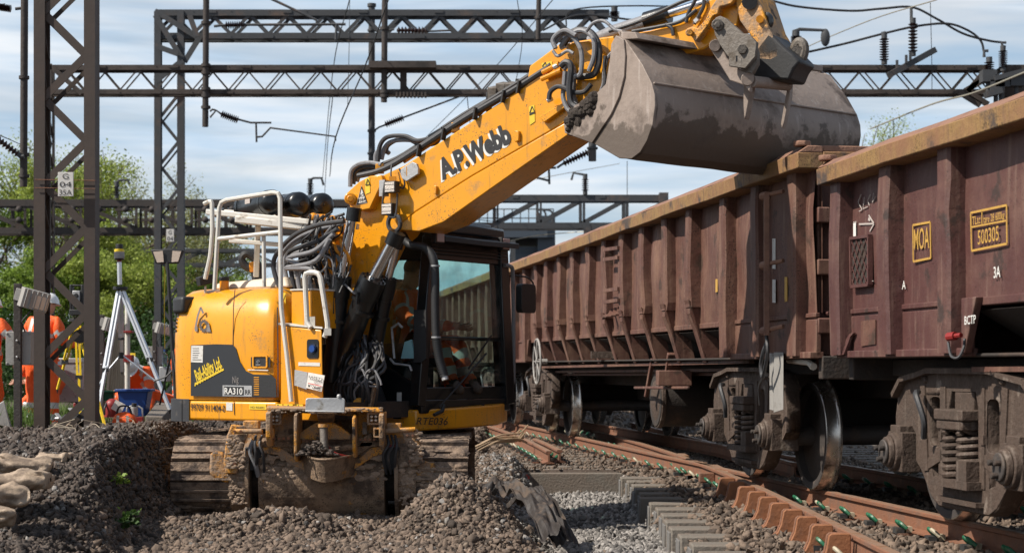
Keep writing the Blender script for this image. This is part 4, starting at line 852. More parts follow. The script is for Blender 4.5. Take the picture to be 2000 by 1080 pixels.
# top stiffener lip + fold rib
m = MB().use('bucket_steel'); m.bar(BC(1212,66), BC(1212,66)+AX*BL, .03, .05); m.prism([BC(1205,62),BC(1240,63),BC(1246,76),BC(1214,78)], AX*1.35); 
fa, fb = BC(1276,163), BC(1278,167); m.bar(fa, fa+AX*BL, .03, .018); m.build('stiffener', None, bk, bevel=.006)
# ears
def HP(px, py, yl): return PY_(px, py, yl)
fin1 = [(330,292),(345,262),(370,240),(400,260),(440,360),(520,430),(600,460),(592,560),(560,720),(548,740),(552,640),(545,520),(460,500),(400,400)]
fin2 = [(815,500),(838,500),(832,600),(800,760),(785,800),(778,770),(800,640),(815,560)]
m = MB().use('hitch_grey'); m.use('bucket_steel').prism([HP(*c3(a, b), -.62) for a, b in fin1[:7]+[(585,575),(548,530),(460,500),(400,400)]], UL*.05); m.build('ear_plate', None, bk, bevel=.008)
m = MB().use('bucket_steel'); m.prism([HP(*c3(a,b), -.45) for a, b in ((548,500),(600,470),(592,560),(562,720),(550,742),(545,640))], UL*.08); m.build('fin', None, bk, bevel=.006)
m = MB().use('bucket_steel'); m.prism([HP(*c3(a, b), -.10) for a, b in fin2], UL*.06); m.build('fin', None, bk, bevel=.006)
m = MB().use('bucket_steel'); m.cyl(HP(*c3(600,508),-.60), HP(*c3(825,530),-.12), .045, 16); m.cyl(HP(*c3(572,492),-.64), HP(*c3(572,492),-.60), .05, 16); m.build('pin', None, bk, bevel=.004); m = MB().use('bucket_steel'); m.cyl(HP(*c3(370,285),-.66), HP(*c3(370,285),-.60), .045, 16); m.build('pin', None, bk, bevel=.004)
m = MB().use('ink_grey'); tt = BC(1290,150)+AX*.3
# quick hitch
h = empty('quick_hitch', HP(1450,110,-.5), 0, 'grey and black coupling between the dipper arm and bucket', 'coupling')
m = MB().use('hitch_grey'); m.prism([HP(*c3(a, b), -.66) for a, b in ((358,150),(372,112),(400,100),(430,112),(520,190),(618,285),(634,330),(632,400),(600,458),(540,438),(440,340),(395,270),(368,215))], UL*.05)
m.cyl(HP(*c3(385,155),-.66), HP(*c3(385,155),-.69), .045, 14); m.cyl(HP(*c3(385,155),-.69), HP(*c3(385,155),-.71), .025, 6)
add_plate(m, [(-.11,-.10),(.02,-.13),(.10,-.05),(.11,.05),(.04,.12),(-.05,.13),(-.11,.06)], [], .03, HP(*c3(548,320),-.68), UF, UZ, .006); m.cyl(HP(*c3(538,305),-.69), HP(*c3(538,305),-.73), .04, 6); m.build('side_plate', None, h, bevel=.01)
m = MB().use('ink'); add_text(m, 'HILL TEFRA', HP(*c3(452,330),-.663), HP(*c3(545,420),-.663), .05, -UL, .004, off=.002) if False else m.box(HP(*c3(520,365),-.69), (.05,.01,.04)); m.box(HP(*c3(545,378),-.69), (.03,.01,.03)); m.build('slot', None, h)
m = MB().use('black_plastic'); m.prism([HP(*c3(a, b), -.42) for a, b in ((600,330),(700,200),(730,220),(800,290),(850,330),(900,380),(860,430),(830,500),(620,490),(590,440))], UL*.30); m.build('hitch_body', None, h, bevel=.02)
m = MB().use('hitch_grey'); pts = [HP(*c3(a, b), -.25) for a, b in ((868,330),(870,290),(890,265),(915,275),(922,320),(905,370),(875,395))]; m.tube(spline(pts, 4), .04, 10); m.cyl(HP(*c3(880,325),-.3), HP(*c3(880,325),-.15), .05, 12); m.build('hook', None, h)
# ---------------------------------------------------------------- lift rams
def ram(a, b, c_, yl, rr, rc_, y2=None):
    y2 = yl if y2 is None else y2; A, B, C_ = PY_(*a, yl), PY_(*b, (yl+y2)/2), PY_(*c_, y2); d = (C_-A).normalized()
    m = MB().use('chrome').cyl(A, B, rr, 18); m.use('black_paint').cyl(A-d*.02, A+d*.10, rr*1.5, 14); m.build('ram_rod', None, exc)
    m = MB().use('black_paint').cyl(B, C_, rc_, 24); m.cyl(B-d*.02, B+d*.16, rc_*1.18, 24); m.cyl(B+d*.18, B+d*.21, rc_*1.1, 24)
    for k in range(8): t = 2*PI*k/8; u = d.orthogonal().normalized(); w = d.cross(u); m.cyl(B-d*.035+(u*math.cos(t)+w*math.sin(t))*rc_*.95, B-d*.015+(u*math.cos(t)+w*math.sin(t))*rc_*.95, .012, 6)
    m.cyl(C_-d*.55, C_-d*.52, rc_*1.06, 24); m.tube([C_-d*.6-UL*rc_*1.25, B+d*.12-UL*rc_*1.25], .012, 6)
    m.build('ram_cylinder', None, exc, angle=50)
ram((692,410),(667,546),(646,745), -.62, .043, .078)
ram((775,458),(727,548),(662,712), -.56, .050, .100)
ram((778,464),(756,548),(720,735), -.30, .040, .074, -.30)
m = MB().use('black_plastic')  # dark gear between the boom foot and the frame
m.hexa([U(.25,-.66,.72),U(.70,-.66,.72),U(.70,-.16,.72),U(.25,-.16,.72),U(.25,-.60,1.25),U(.55,-.60,1.1),U(.55,-.2,1.1),U(.25,-.2,1.3)]); m.bb((0,0,0),(0,0,0)) if False else None
m.build('boom_foot', None, exc, bevel=.02)
for i in range(12):
    m = MB().use('hose_grey' if i % 4 == 0 else 'black_plastic'); x = 652+i*6.5; rj = lambda a: random.uniform(-a, a); m.tube(spline([PY_(x+rj(6),792,-.62+rj(.08)),PY_(x+rj(10),755,-.66+rj(.1)),PY_(x+6+rj(12),718+rj(8),-.66+rj(.1)),PY_(x+14+rj(14),690+rj(10),-.56+rj(.1)),PY_(x+16+rj(14),655,-.4)], 5), random.uniform(.008,.014), 6); m.build('foot_hose', None, exc)
for i, P in enumerate((((693,745),(697,725),(708,722),(716,742),(728,748)),((712,752),(715,728),(730,722),(742,742),(745,752)),((672,752),(690,744),(705,752),(735,755)))):
    m = MB().use('hose_grey').tube(spline([PY_(a, b, -.75) for a, b in P], 6), .009, 6); m.build('foot_hose', None, exc)
m = MB().use('yellow_worn'); m.cyl(PY_(702,790,-.72), PY_(702,790,-.60), .06, 16); m.cyl(PY_(690,700,-.55), PY_(690,700,-.4), .07, 14); m.use('muddy_steel').bar(PY_(722,805,-.7), PY_(735,750,-.7), .06, .03); m.build('foot_bracket', None, exc, bevel=.006)
for i in range(20):
    m = MB().use(('rubber','hose_grey','black_plastic')[i % 3]); rj = lambda a: random.uniform(-a, a); x, y = 606+rj(10)+i*3.4, 425+rj(12)
    P = [(x,y),(x-14+rj(14),y+26+rj(10)),(x-20+rj(22),y+60+rj(16)),(x+rj(26),y+95+rj(20)),(x+6+rj(20),y+135+rj(20))]
    m.tube(spline([PY_(a, b, -.68+rj(.1)) for a, b in P], 6), random.uniform(.007,.014), 6); m.build('control_hose', None, exc)
for i in range(9):
    m = MB().use('hose_grey' if i == 4 else 'rubber'); rj = lambda a: random.uniform(-a, a); x = 668+i*8
    m.tube(spline([PY_(x,795,-.7),PY_(x+rj(14),758+rj(8),-.76),PY_(x+8+rj(16),735+rj(14),-.74),PY_(x+20+rj(16),712+rj(10),-.66),PY_(x+14,670,-.5)], 5), random.uniform(.010,.017), 6); m.build('foot_hose', None, exc)
m = MB().use('orange_pipe')
for i in range(5): a, b = 612+i*13, 440+(i*37) % 40; m.tube(spline([PY_(a,b,-.66),PY_(a+6,b+18,-.68),PY_(a+16,b+30,-.66),PY_(a+22,b+52,-.6)],5), .013, 7)
m.build('control_pipe', None, exc)
# swivel manifold with fat hose loops behind
for i in range(8):
    m = MB().use('rubber' if i % 3 == 0 else 'hose_grey')
    q_ = lambda a: random.uniform(-a, a); P = [(672-i*4,432+i*5),(618+q_(5),440+i*10),(572-i*2,462+i*9+q_(5)),(536+i*10,505+i*3),(541+i*9+q_(4),548),(562+i*6,590),(574+i*6,640)]
    m.tube(spline([PY_(a, b, -.86+.05*((i*3) % 7)) for a, b in P], 7), .021, 9)
    if i % 2:
        for t in range(0, 26): pass
    m.build('hose_loop', None, exc)
for i in range(5):
    m = MB().use('rubber'); P = [(600+i*9,560-i*8),(585+i*14,500-i*8),(605+i*11,455),(640,430+i*9),(672,418+i*8)]; m.tube(spline([PY_(a, b, -.62+.03*i) for a, b in P], 6), .013, 7); m.build('hose_loop', None, exc)
m = MB().use('orange_pipe')
for i, (a, b) in enumerate(((612,425),(650,430),(608,445),(640,452),(622,465),(655,462),(668,445))): m.cyl(PY_(a,b,-.62), PY_(a+24,b+random.uniform(-5,5),-.55), .034, 12); m.sphere(PY_(a,b,-.62), .042, 10, 7)
m.box(PY_(640,462,-.5), (.26,.16,.16), Matrix.Rotation(TH,3,'Z')); m.tube(spline([PY_(620,470,-.62),PY_(622,500,-.62),PY_(640,520,-.6),PY_(660,545,-.6)],5), .02, 8); m.cyl(PY_(641,490,-.5), PY_(641,560,-.45), .06, 14)
m.build('swivel_manifold', None, exc, bevel=.004)
m = MB().use('plate_silver')
for i in range(9): a = 605+random.uniform(0,45); b = 520+random.uniform(0,70); m.cyl(PY_(a,b,-.55), PY_(a+3,b-18,-.55), .03, 10)
m.use('black_plastic')
for i in range(7): a = 590+random.uniform(0,60); b = 500+random.uniform(0,90); m.box(PY_(a,b,-.45), (.08,.1,.07))
m.use('beige_panel').box(PY_(612,505,-.3), (.3,.02,.22), Matrix.Rotation(TH,3,'Z')); m.build('valve_bank', None, exc, bevel=.005)
# ---------------------------------------------------------------- cab
zb, zt = .69, 2.22
c_br, c_bl, c_tr, c_tl = (.97,-.10), (1.0,1.28), (.93,.16), (.93,1.26)     # front corners: bottom/top, right/left
r_br, r_bl, r_tr, r_tl = (-.45,-.02), (-.45,1.28), (-.42,.16), (-.42,1.26)
def C4(p, z): return U(p[0], p[1], z)
def lerp(a, b, t): return V(a)*(1-t)+V(b)*t
FR_b, FR_t, FL_b, FL_t = C4(c_br,zb), C4(c_tr,zt), C4(c_bl,zb), C4(c_tl,zt); RR_b, RR_t, RL_b, RL_t = C4(r_br,zb), C4(r_tr,zt), C4(r_bl,zb), C4(r_tl,zt)
m = MB().use('black_paint')
for a, b, w in ((FR_b,FR_t,.11),(FL_b,FL_t,.14),(RR_b,RR_t,.12),(RL_b,RL_t,.12)): m.bar(a, b, w, w, up=UF)
for a, b, w, hh in ((FR_t,FL_t,.1,.14),(RR_t,RL_t,.1,.14),(FR_t,RR_t,.1,.14),(FL_t,RL_t,.1,.14),(FR_b,FL_b,.1,.12),(RR_b,RL_b,.1,.3),(FL_b,RL_b,.08,.3)): m.bar(a, b, w, hh)
midr_b = lerp(FR_b,RR_b,.45); midr_t = lerp(FR_t,RR_t,.45); m.bar(midr_b, midr_t, .06, .07, up=UF)
# lower black side panel, high at the back, and lower front bar of the windscreen
sp = [lerp(FR_b,FR_t,.0), lerp(RR_b,RR_t,0), lerp(RR_b,RR_t,.30), lerp(midr_b,midr_t,.30), lerp(FR_b,FR_t,.12)]; m.prism(sp, UL*.04)
a = lerp(FR_b,FR_t,.40); b = lerp(FL_b,FL_t,.40); m.bar(a, b, .035, .035)
m.bar(lerp(FR_b,FR_t,.06), lerp(FL_b,FL_t,.06), .05, .16); m.prism([lerp(FR_b,FR_t,.86)+UF*.02, lerp(FL_b,FL_t,.86)+UF*.02, lerp(FL_b,FL_t,1.0)+UF*.02, lerp(FR_b,FR_t,1.0)+UF*.02], UF*.03); m.prism([lerp(FR_b,FR_t,.86)-UL*.02, lerp(RR_b,RR_t,.86)-UL*.02, RR_t-UL*.02, FR_t-UL*.02], UL*-.02)
cab = m.build('cab', None, exc, bevel=.015)
m = MB().use('black_paint'); m.prism([U(-.5,.10,zt+.04),U(.98,.10,zt+.03),U(1.06,.7,zt+.03),U(.98,1.30,zt+.03),U(-.5,1.30,zt+.04)], UZ*.10); m.prism([U(-.3,.2,zt+.14),U(.9,.2,zt+.13),U(.9,1.2,zt+.13),U(-.3,1.2,zt+.14)], UZ*.04); m.build('roof', None, cab, bevel=.03, bseg=3)
m = MB().use('black_plastic'); m.prism([U(.93,.06,zt-.02),U(1.12,.12,zt-.06),U(1.16,.7,zt-.07),U(1.12,1.34,zt-.06),U(.93,1.34,zt-.02)], UZ*.05)
for k in range(3): m.bar(U(1.0,.12,zt-.10-k*.03), U(1.0,1.3,zt-.10-k*.03), .02, .012)
m.build('visor', None, cab, bevel=.01)
gm = MB().use('glass')
ins = .0; gm.pane([lerp(FR_b,FR_t,.13)+UF*.03, lerp(FL_b,FL_t,.13)+UF*.03, lerp(FL_b,FL_t,.40)+UF*.03, lerp(FR_b,FR_t,.40)+UF*.03]); gm.build('lower_windscreen', None, cab)
gm = MB().use('glass').pane([lerp(FR_b,FR_t,.41)+UF*.03, lerp(FL_b,FL_t,.41)+UF*.03, lerp(FL_b,FL_t,.93)+UF*.03, lerp(FR_b,FR_t,.93)+UF*.03]); gm.build('windscreen', None, cab)
gm = MB().use('glass').pane([lerp(FR_b,FR_t,.13)-UL*.01, lerp(midr_b,midr_t,.30)-UL*.01, lerp(midr_b,midr_t,.93)-UL*.01, lerp(FR_b,FR_t,.93)-UL*.01]); gm.build('side_window', None, cab)
gm = MB().use('glass').pane([lerp(midr_b,midr_t,.30)-UL*.01, lerp(RR_b,RR_t,.30)-UL*.01, lerp(RR_b,RR_t,.93)-UL*.01, lerp(midr_b,midr_t,.93)-UL*.01]); gm.build('side_window', None, cab)
gm = MB().use('glass').pane([lerp(FL_b,FL_t,.2), lerp(RL_b,RL_t,.2), lerp(RL_b,RL_t,.93), lerp(FL_b,FL_t,.93)]); gm.build('door_window', None, cab)
gm = MB().use('glass').pane([lerp(RR_b,RR_t,.45), lerp(RL_b,RL_t,.45), lerp(RL_b,RL_t,.93), lerp(RR_b,RR_t,.93)]); gm.build('rear_window', None, cab)
for s, c in ((0, PX_(855,462,1.08)), (1, PX_(984,477,1.08))):
    m = MB().use('black_plastic').box(c, (.05,.14,.12), Matrix.Rotation(TH,3,'Z')); m.use('pink_plate').box(c+UF*.03-UL*.0, (.012,.11,.10), Matrix.Rotation(TH,3,'Z')); m.build('roof_light', None, cab, bevel=.005)
m = MB().use('black_plastic')      # wiper, mounting arms, inside gear
wp = lambda a, b, x=1.06: PX_(a, b, x)
m.tube([wp(858,795),wp(880,770),wp(950,690)], .009, 5); m.bar(wp(915,720), wp(960,655), .012, .012); m.build('wiper', None, cab)
for P in (((868,790),(863,803),(848,810)),((905,797),(893,808),(888,812)),((912,797),(900,810),(893,814)),((942,790),(948,803),(953,812))):
    m = MB().use('black_plastic').tube([wp(a, b, 1.10) for a, b in P], [.016,.02,.016], 7); m.build('fog_lamp_arm', None, cab)
m = MB().use('plate_silver').tube([PY_(a, b, -.16) for a, b in ((770,700),(765,640),(778,632),(786,640))], .012, 7) ; m.tube([PY_(a, b, -.16) for a, b in ((762,700),(770,710),(800,714),(804,724))], .011, 7); m.build('grab_handle', None, cab)
m = MB().use('black_plastic'); m.prism([PY_(a, b, -.12) for a, b in ((808,605),(832,605),(832,700),(822,708),(808,708))], UL*.03); m.build('monitor', None, cab); m = MB().use('teal_rag').prism([PY_(a, b, -.10) for a, b in ((790,668),(803,663),(810,700),(783,700))], UL*.02); m.build('cloth', None, cab); m = MB().use('sign_white').prism([PY_(a, b, -.125) for a, b in ((775,766),(784,766),(784,786),(775,786))], UL*.003); m.build('sticker', None, cab)
# cab floor skirt (yellow)
m = MB().use('yellow'); m.prism([U(-.3,-.14,.465),U(.62,-.20,.465),U(.98,-.12,.475),U(1.12,.3,.485),U(1.14,.95,.50),U(1.0,1.32,.52),U(-.3,1.32,.465)], UZ*.19)
skb = m.build('cab_skirt', None, exc, bevel=.02, bseg=3)
m = MB().use('ink'); n_ = (U(1.12,.3,0)-U(.98,-.12,0)).normalized(); o_ = V((n_.y,-n_.x,0)); 
def onface(px, py): return hit(px, py, U(.98,-.12,.6)+o_*.0, o_)
nn2 = (U(.98,-.12,0)-U(.62,-.20,0)).normalized(); oo2 = V((nn2.y,-nn2.x,0))
add_text(m, 'RTE036', hit(812,828,U(.62,-.2,.6),oo2)+UZ*-.0, hit(873,829,U(.98,-.12,.6),o_), .062, (oo2+o_).normalized(), .004, shear=.2, off=.05)
m.box(hit(776,808,U(.62,-.2,.6),oo2)+oo2*.004, (.075,.008,.09), Matrix.Rotation(math.atan2(nn2.y,nn2.x),3,'Z')); m.build('lettering', None, skb)
# air hose in front of the cab pillar, outside rail and mirror
m = MB().use('black_plastic').tube(spline([PY_(a, b, -.30) for a, b in ((786,458),(800,478),(830,484),(846,505),(850,540),(850,600),(852,660),(858,700),(868,735))], 6), .037, 12)
for k in range(16): t = 662+k*4.4; x = np.interp(t, [600,660,700,735],[850,852,858,868]); m.tube([PY_(x,t,-.30),PY_(x+.3,t+1.6,-.30)], .042, 12)
m.use('plate_silver').tube([PY_(850,518,-.3),PY_(850,521,-.3)], .042, 12); m.tube([PY_(852,657,-.3),PY_(852,660,-.3)], .042, 12); m.cyl(PY_(868,735,-.3), PY_(870,742,-.3), .03, 10); m.build('air_hose', None, exc)
m = MB().use('hose_grey'); m.tube([PX_(a, b, 1.02) for a, b in rc([(985,518),(1001,520),(1003,600),(1003,740),(997,766),(983,770)], 8)], .02, 8); m.build('handrail', None, exc)
m = MB().use('black_plastic'); m.tube([PX_(a, b, 1.0) for a, b in rc([(1003,538),(1030,541),(1042,552),(1042,565)], 6)], .010, 6); c = PX_(1028,583,1.0); m.prism([c+UL*a+UZ*b+UF*.03 for a, b in rrect(-.13,-.14,.13,.14,.04)], UF*-.07); m.build('mirror', None, exc, bevel=.012)
# inside: seat, console
m = MB().use('seat_cloth').box(U(.05,.72,1.12), (.5,.5,.12), Matrix.Rotation(TH,3,'Z')); m.box(U(.12,.62,1.5), (.14,.48,.75), Matrix.Rotation(TH,3,'Z')); m.box(U(.35,.62,.9), (.35,.35,.35), Matrix.Rotation(TH,3,'Z')); m.build('seat', None, cab, bevel=.03)
m = MB().use('black_plastic'); 
for s in (-1, 1): m.box(U(.2,.72+s*.34,1.15), (.45,.12,.22), Matrix.Rotation(TH,3,'Z')); m.cyl(U(.38,.72+s*.34,1.25), U(.42,.72+s*.34,1.42), .022, 8); m.cyl(U(.65,.6+s*.12,.75), U(.6,.6+s*.12,1.15), .012, 6)
m.box(U(.35,.6,.76), (1.1,1.0,.04), Matrix.Rotation(TH,3,'Z')); m.tube(spline([U(.9,1.2,2.1),U(.93,1.15,1.9),U(.95,1.18,1.7),U(.93,1.2,1.5)]), .02, 6); m.build('controls', None, cab, bevel=.006)
m = MB().use('yellow'); m.use('muddy_steel').cyl(U(0,0,.38), U(0,0,.60), .62, 32); m.use('under_dark').hexa([U(-1.1,-1.0,.60),U(.9,-1.0,.60),U(.9,1.1,.60),U(-1.1,1.1,.60),U(-1.1,-1.0,.74),U(.9,-1.0,.74),U(.9,1.1,.74),U(-1.1,1.1,.74)]); m.build('turntable', None, exc)
# ---------------------------------------------------------------- undercarriage (points at the camera)
GZ = -.22
def track(xc, w, y0, y1, h):
    r = h/2; m = MB().use('track_mud'); L_ = (y1-y0-h); per = 2*L_+2*PI*r; n = int(per/.17); pitch = per/n
    for k in range(n):
        s = (k+.5)*pitch
        if s < L_: p = V((xc, y0+r+s, GZ+h)); a = 0
        elif s < L_+PI*r: t = (s-L_)/r; p = V((xc, y1-r+r*math.sin(t), GZ+r+r*math.cos(t))); a = -t
        elif s < 2*L_+PI*r: p = V((xc, y1-r-(s-L_-PI*r), GZ)); a = PI
        else: t = (s-2*L_-PI*r)/r; p = V((xc, y0+r-r*math.sin(t), GZ+r-r*math.cos(t))); a = PI-t
        Mx = Matrix.Rotation(a, 3, 'X'); n_ = Mx @ V((0,0,1)); f_ = Mx @ V((0,1,0))
        m.box(p-n_*.015+V((random.uniform(-.004,.004),0,0)), (w, pitch*.93, .03), Mx)
        for q in (-.40, .05): m.box(p+n_*.010+f_*(pitch*q), (w*.985, .018, .026 if q < 0 else .016), Mx)
        if random.random() < .9:
            for _ in range(7): m.sphere(p+n_*.002+f_*random.uniform(-.06,.05)+V((random.uniform(-w/2,w/2)*.85,0,0)), (random.uniform(.03,.10),random.uniform(.015,.045),random.uniform(.012,.028)), 7, 5, Mx)
    b = m.build('track_belt', None, exc)
    m = MB().use('yellow_worn'); m.hexa([(xc-w*.34,y0+r,GZ+.14),(xc+w*.34,y0+r,GZ+.14),(xc+w*.34,y1-r,GZ+.14),(xc-w*.34,y1-r,GZ+.14),(xc-w*.3,y0+r,GZ+h-.12),(xc+w*.3,y0+r,GZ+h-.12),(xc+w*.3,y1-r,GZ+h-.12),(xc-w*.3,y1-r,GZ+h-.12)])
    for yy in (y0+r, y1-r): m.cyl((xc-w*.3,yy,GZ+r), (xc+w*.3,yy,GZ+r), r*.85, 24)
    for q in range(5): yy = y0+r+(L_)*(q+.5)/5; m.cyl((xc-w*.36,yy,GZ+.11), (xc+w*.36,yy,GZ+.11), .09, 14)
    m.build('track_frame', None, exc)
track(-2.60, .52, 15.0, 18.0, .64); track(-.60, .46, 15.0, 18.0, .64)
YB = 14.95
def B(px, py, Y=YB): return W(px, py, Y)
def fplate(mb, poly, Y, th): mb.prism([B(a, b, Y) for a, b in poly], (0,th,0))
m = MB().use('muddy_steel'); m.use('under_dark').bb((-2.4,15.3,GZ+.12),(-.75,17.6,.42)); m.build('chassis', None, exc, bevel=.02)
# blade drum
m = MB().use('muddy_steel'); xs0, xs1 = B(508,900,15.1).x, B(752,900,15.1).x; cy, cz, rr = 15.42, .09, .44; pr = [(cy-rr*math.cos(R(a)), cz+rr*math.sin(R(a))) for a in range(-58, 66, 8)]
m.prism([V((xs0, y, z)) for y, z in pr]+[V((xs0, cy+.05, cz+.35)), V((xs0, cy+.05, cz-.4))], (xs1-xs0,0,0)); m.build('blade_drum', None, exc)
m = MB().use('muddy_steel'); m.prism([V((xs0+.0,15.02,-.23)),V((xs0,15.12,-.23)),V((xs0,15.2,-.36)),V((xs0,15.1,-.36))], (xs1-xs0,0,0)); m.build('blade_edge', None, exc, bevel=.004)
# headstock plates
m = MB().use('mud_yellow'); fplate(m, [(520,810),(530,799),(742,803),(750,815),(750,870),(745,880),(720,884),(700,893),(690,888),(690,812),(578,806),(577,890),(560,885),(540,866),(520,862)], 15.02, .04)
fplate(m, [(578,870),(692,874),(692,885),(740,884),(700,903),(680,915),(600,915),(575,905),(548,878),(524,870)], 15.06, .05)
m.build('headstock_plate', None, exc, bevel=.008)
for x0, x1, ya, yb in ((519,528,802,872),(574,580,806,902),(688,694,811,894),(740,749,806,874)):
    m = MB().use('yellow_worn'); a, b = B(x0,ya,14.72), B(x1,yb,14.72); m.prism([(a.x,14.72,a.z-.02),(a.x,14.82,a.z),(a.x,15.1,a.z),(a.x,15.1,b.z),(a.x,14.80,b.z),(a.x,14.72,b.z+.08)], (b.x-a.x,0,0)); m.build('headstock_rib', None, exc, bevel=.005)
m = MB().use('yellow_worn'); m.prism([B(520,800,14.8),B(748,805,14.8),B(746,800,15.1),B(524,796,15.1)], (0,0,.02)); m.build('headstock_top', None, exc, bevel=.004)
# coupling dish with rod and spoil
m = MB().use('yellow_worn'); pa = [(583+102*t, 848-26*math.sin(PI*t)) for t in np.linspace(0,1,11)]; fplate(m, pa+[(684,858),(584,858)], 14.95, .03); m.build('coupling_arch', None, exc, bevel=.006)
m = MB().use('muddy_steel'); 
rim1 = [V((B(a,0,14.6).x, 15.0-.42*math.sin(PI*t)*1.0, B(0,890,14.6).z-.03*math.sin(PI*t))) for t, a in [(t, 575+118*t) for t in np.linspace(0,1,13)]]
low = [p+V((0,.1,-.16)) + V((0,0,-.03*math.sin(PI*i/12))) for i, p in enumerate(rim1)]
n = 13; m.add([*rim1, *low], [(i,i+1,n+i+1,n+i) for i in range(n-1)], True); m.add([*rim1]+[V(((rim1[0].x+rim1[-1].x)/2,15.0,rim1[0].z))], [(i+1,i,n) for i in range(n-1)]); m.prism([p+V((0,0,.0)) for p in low], (0,0,.01)); m.tube(rim1, .01, 6); m.build('coupling_dish', None, exc)
m = MB().use('hitch_grey').cyl(B(632,832,14.8), B(634,885,14.75), .034, 16); m.use('yellow_worn').cyl(B(632,828,14.8), B(632,834,14.8), .045, 14); m.use('muddy_steel').tube([B(655,878,14.9),B(692,872,14.9)], .025, 8); m.use('red_paint').tube(spline([B(640,872,14.8),B(655,885,14.75),B(680,892,14.8)]), .01, 6); m.build('coupling_rod', None, exc)
m = MB().use('plate_silver'); fplate(m, [(597,779),(601,777),(670,777),(674,780),(673,805),(596,803)], 14.62, .02); q = [B(596,803,14.62),B(673,805,14.62),B(673,806,14.5),B(596,804,14.5)]; m.prism(q, (0,0,.012)); m.use('muddy_steel').prism([B(618,806,14.7),B(652,806,14.7),B(650,825,14.9),B(622,825,14.9)], (0,.15,0)); m.use('plate_silver').sphere(B(662,774,14.63), .02, 8, 6); m.build('step_tray', None, exc, bevel=.006)
for c in ((537,817),(730,817)):
    m = MB().use('muddy_steel'); p = B(*c, 14.86); add_plate(m, rrect(-.052,-.05,.052,.05,.012), [rrect(-.04,-.038,.04,.038,.01)], .04, p, (1,0,0), UZ, .003); m.use('work_light')
    for a, b in ((-.018,.016),(.018,.016),(-.018,-.016),(.018,-.016)): m.sphere(p+V((a,-.005,b)), (.014,.012,.012), 8, 6)
    m.build('marker_light', None, exc)
for x, c in ((528,846),(737,844)):
    m = MB().use('yellow_worn'); p = B(x, c, 14.85); add_plate(m, rrect(-.03,-.04,.03,.04,.005), [rrect(-.02,-.028,.02,.028,.004)], .08, p, (1,0,0), UZ); m.build('bracket', None, exc)
m = MB().use('hitch_grey'); fplate(m, [(708,824),(716,824),(717,847),(708,848)], 14.9, .02); m.build('bracket', None, exc); m = MB().use('muddy_steel'); fplate(m, [(712,850),(726,846),(728,868),(705,886),(690,892)], 14.95, .03); m.build('bracket', None, exc, bevel=.004); m = MB().use('muddy_steel'); fplate(m, [(541,846),(572,850),(572,886),(552,876),(541,866)], 14.97, .03); m.build('bracket', None, exc, bevel=.004)
# rail wheels seen edge on, with muddy guards
for side, x0, x1 in ((-1, 448, 480), (1, 778, 812)):
    a, b = B(x0,900,15.0), B(x1,900,15.0); m = MB().use('muddy_steel'); cx_ = (a.x+b.x)/2; cyz = (15.32, .10)
    m.cyl((a.x,cyz[0],cyz[1]), (b.x,cyz[0],cyz[1]), .345, 40); e = b.x if side < 0 else a.x; m.cyl((e,cyz[0],cyz[1]), (e-side*.03,cyz[0],cyz[1]), .385, 40); m.use('under_dark').cyl((e-side*.03,cyz[0],cyz[1]), (e-side*.14,cyz[0],cyz[1]), .18, 20); m.build('rail_wheel', None, exc, angle=40)
m = MB().use('mud_yellow')
fplate(m, [(452,828),(480,832),(484,850),(478,862),(462,925),(440,925),(436,900),(443,850)], 14.93, .05); m.build('wheel_arm', None, exc, bevel=.012)
m = MB().use('mud_yellow'); fplate(m, [(783,838),(816,838),(826,900),(824,908),(800,912),(797,880)], 14.9, .05); fplate(m, [(812,895),(850,905),(852,940),(830,955),(812,950)], 15.0, .3); m.build('wheel_arm', None, exc, bevel=.012)
m = MB().use('mud_yellow'); fplate(m, [(410,885),(420,880),(436,884),(450,920),(446,945),(420,935),(408,925)], 14.98, .3); m.build('hub_motor', None, exc, bevel=.02)
m = MB().use('yellow_worn'); m.box(B(492,829,15.0), (.13,.12,.07)); m.tube([B(458,842,14.9),B(512,842,14.9)], .022, 8); m.box(B(492,862,15.2), (.18,.1,.2)); m.build('axle_bracket', None, exc, bevel=.01); m = MB().use('yellow_worn'); m.box(B(770,833,15.0), (.12,.12,.06)); m.tube([B(752,842,14.9),B(812,838,14.9)], .022, 8); m.box(B(770,862,15.2), (.18,.1,.2)); m.build('axle_bracket', None, exc, bevel=.01)
m = MB().use('black_plastic'); m.box(B(497,895,15.1), (.14,.15,.2)); m.build('axle_motor', None, exc, bevel=.01); m = MB().use('black_plastic'); m.box(B(765,895,15.1), (.14,.15,.2)); m.build('axle_motor', None, exc, bevel=.01); m = MB().use('red_paint').box(B(768,870,14.95), (.08,.03,.02)); m.build('locking_pin', None, exc); m = MB().use('hose_grey').tube(spline([B(495,860,14.95),B(488,880,14.95),B(498,905,14.95),B(505,930,15.0)]), .02, 7); m.build('axle_hose', None, exc)
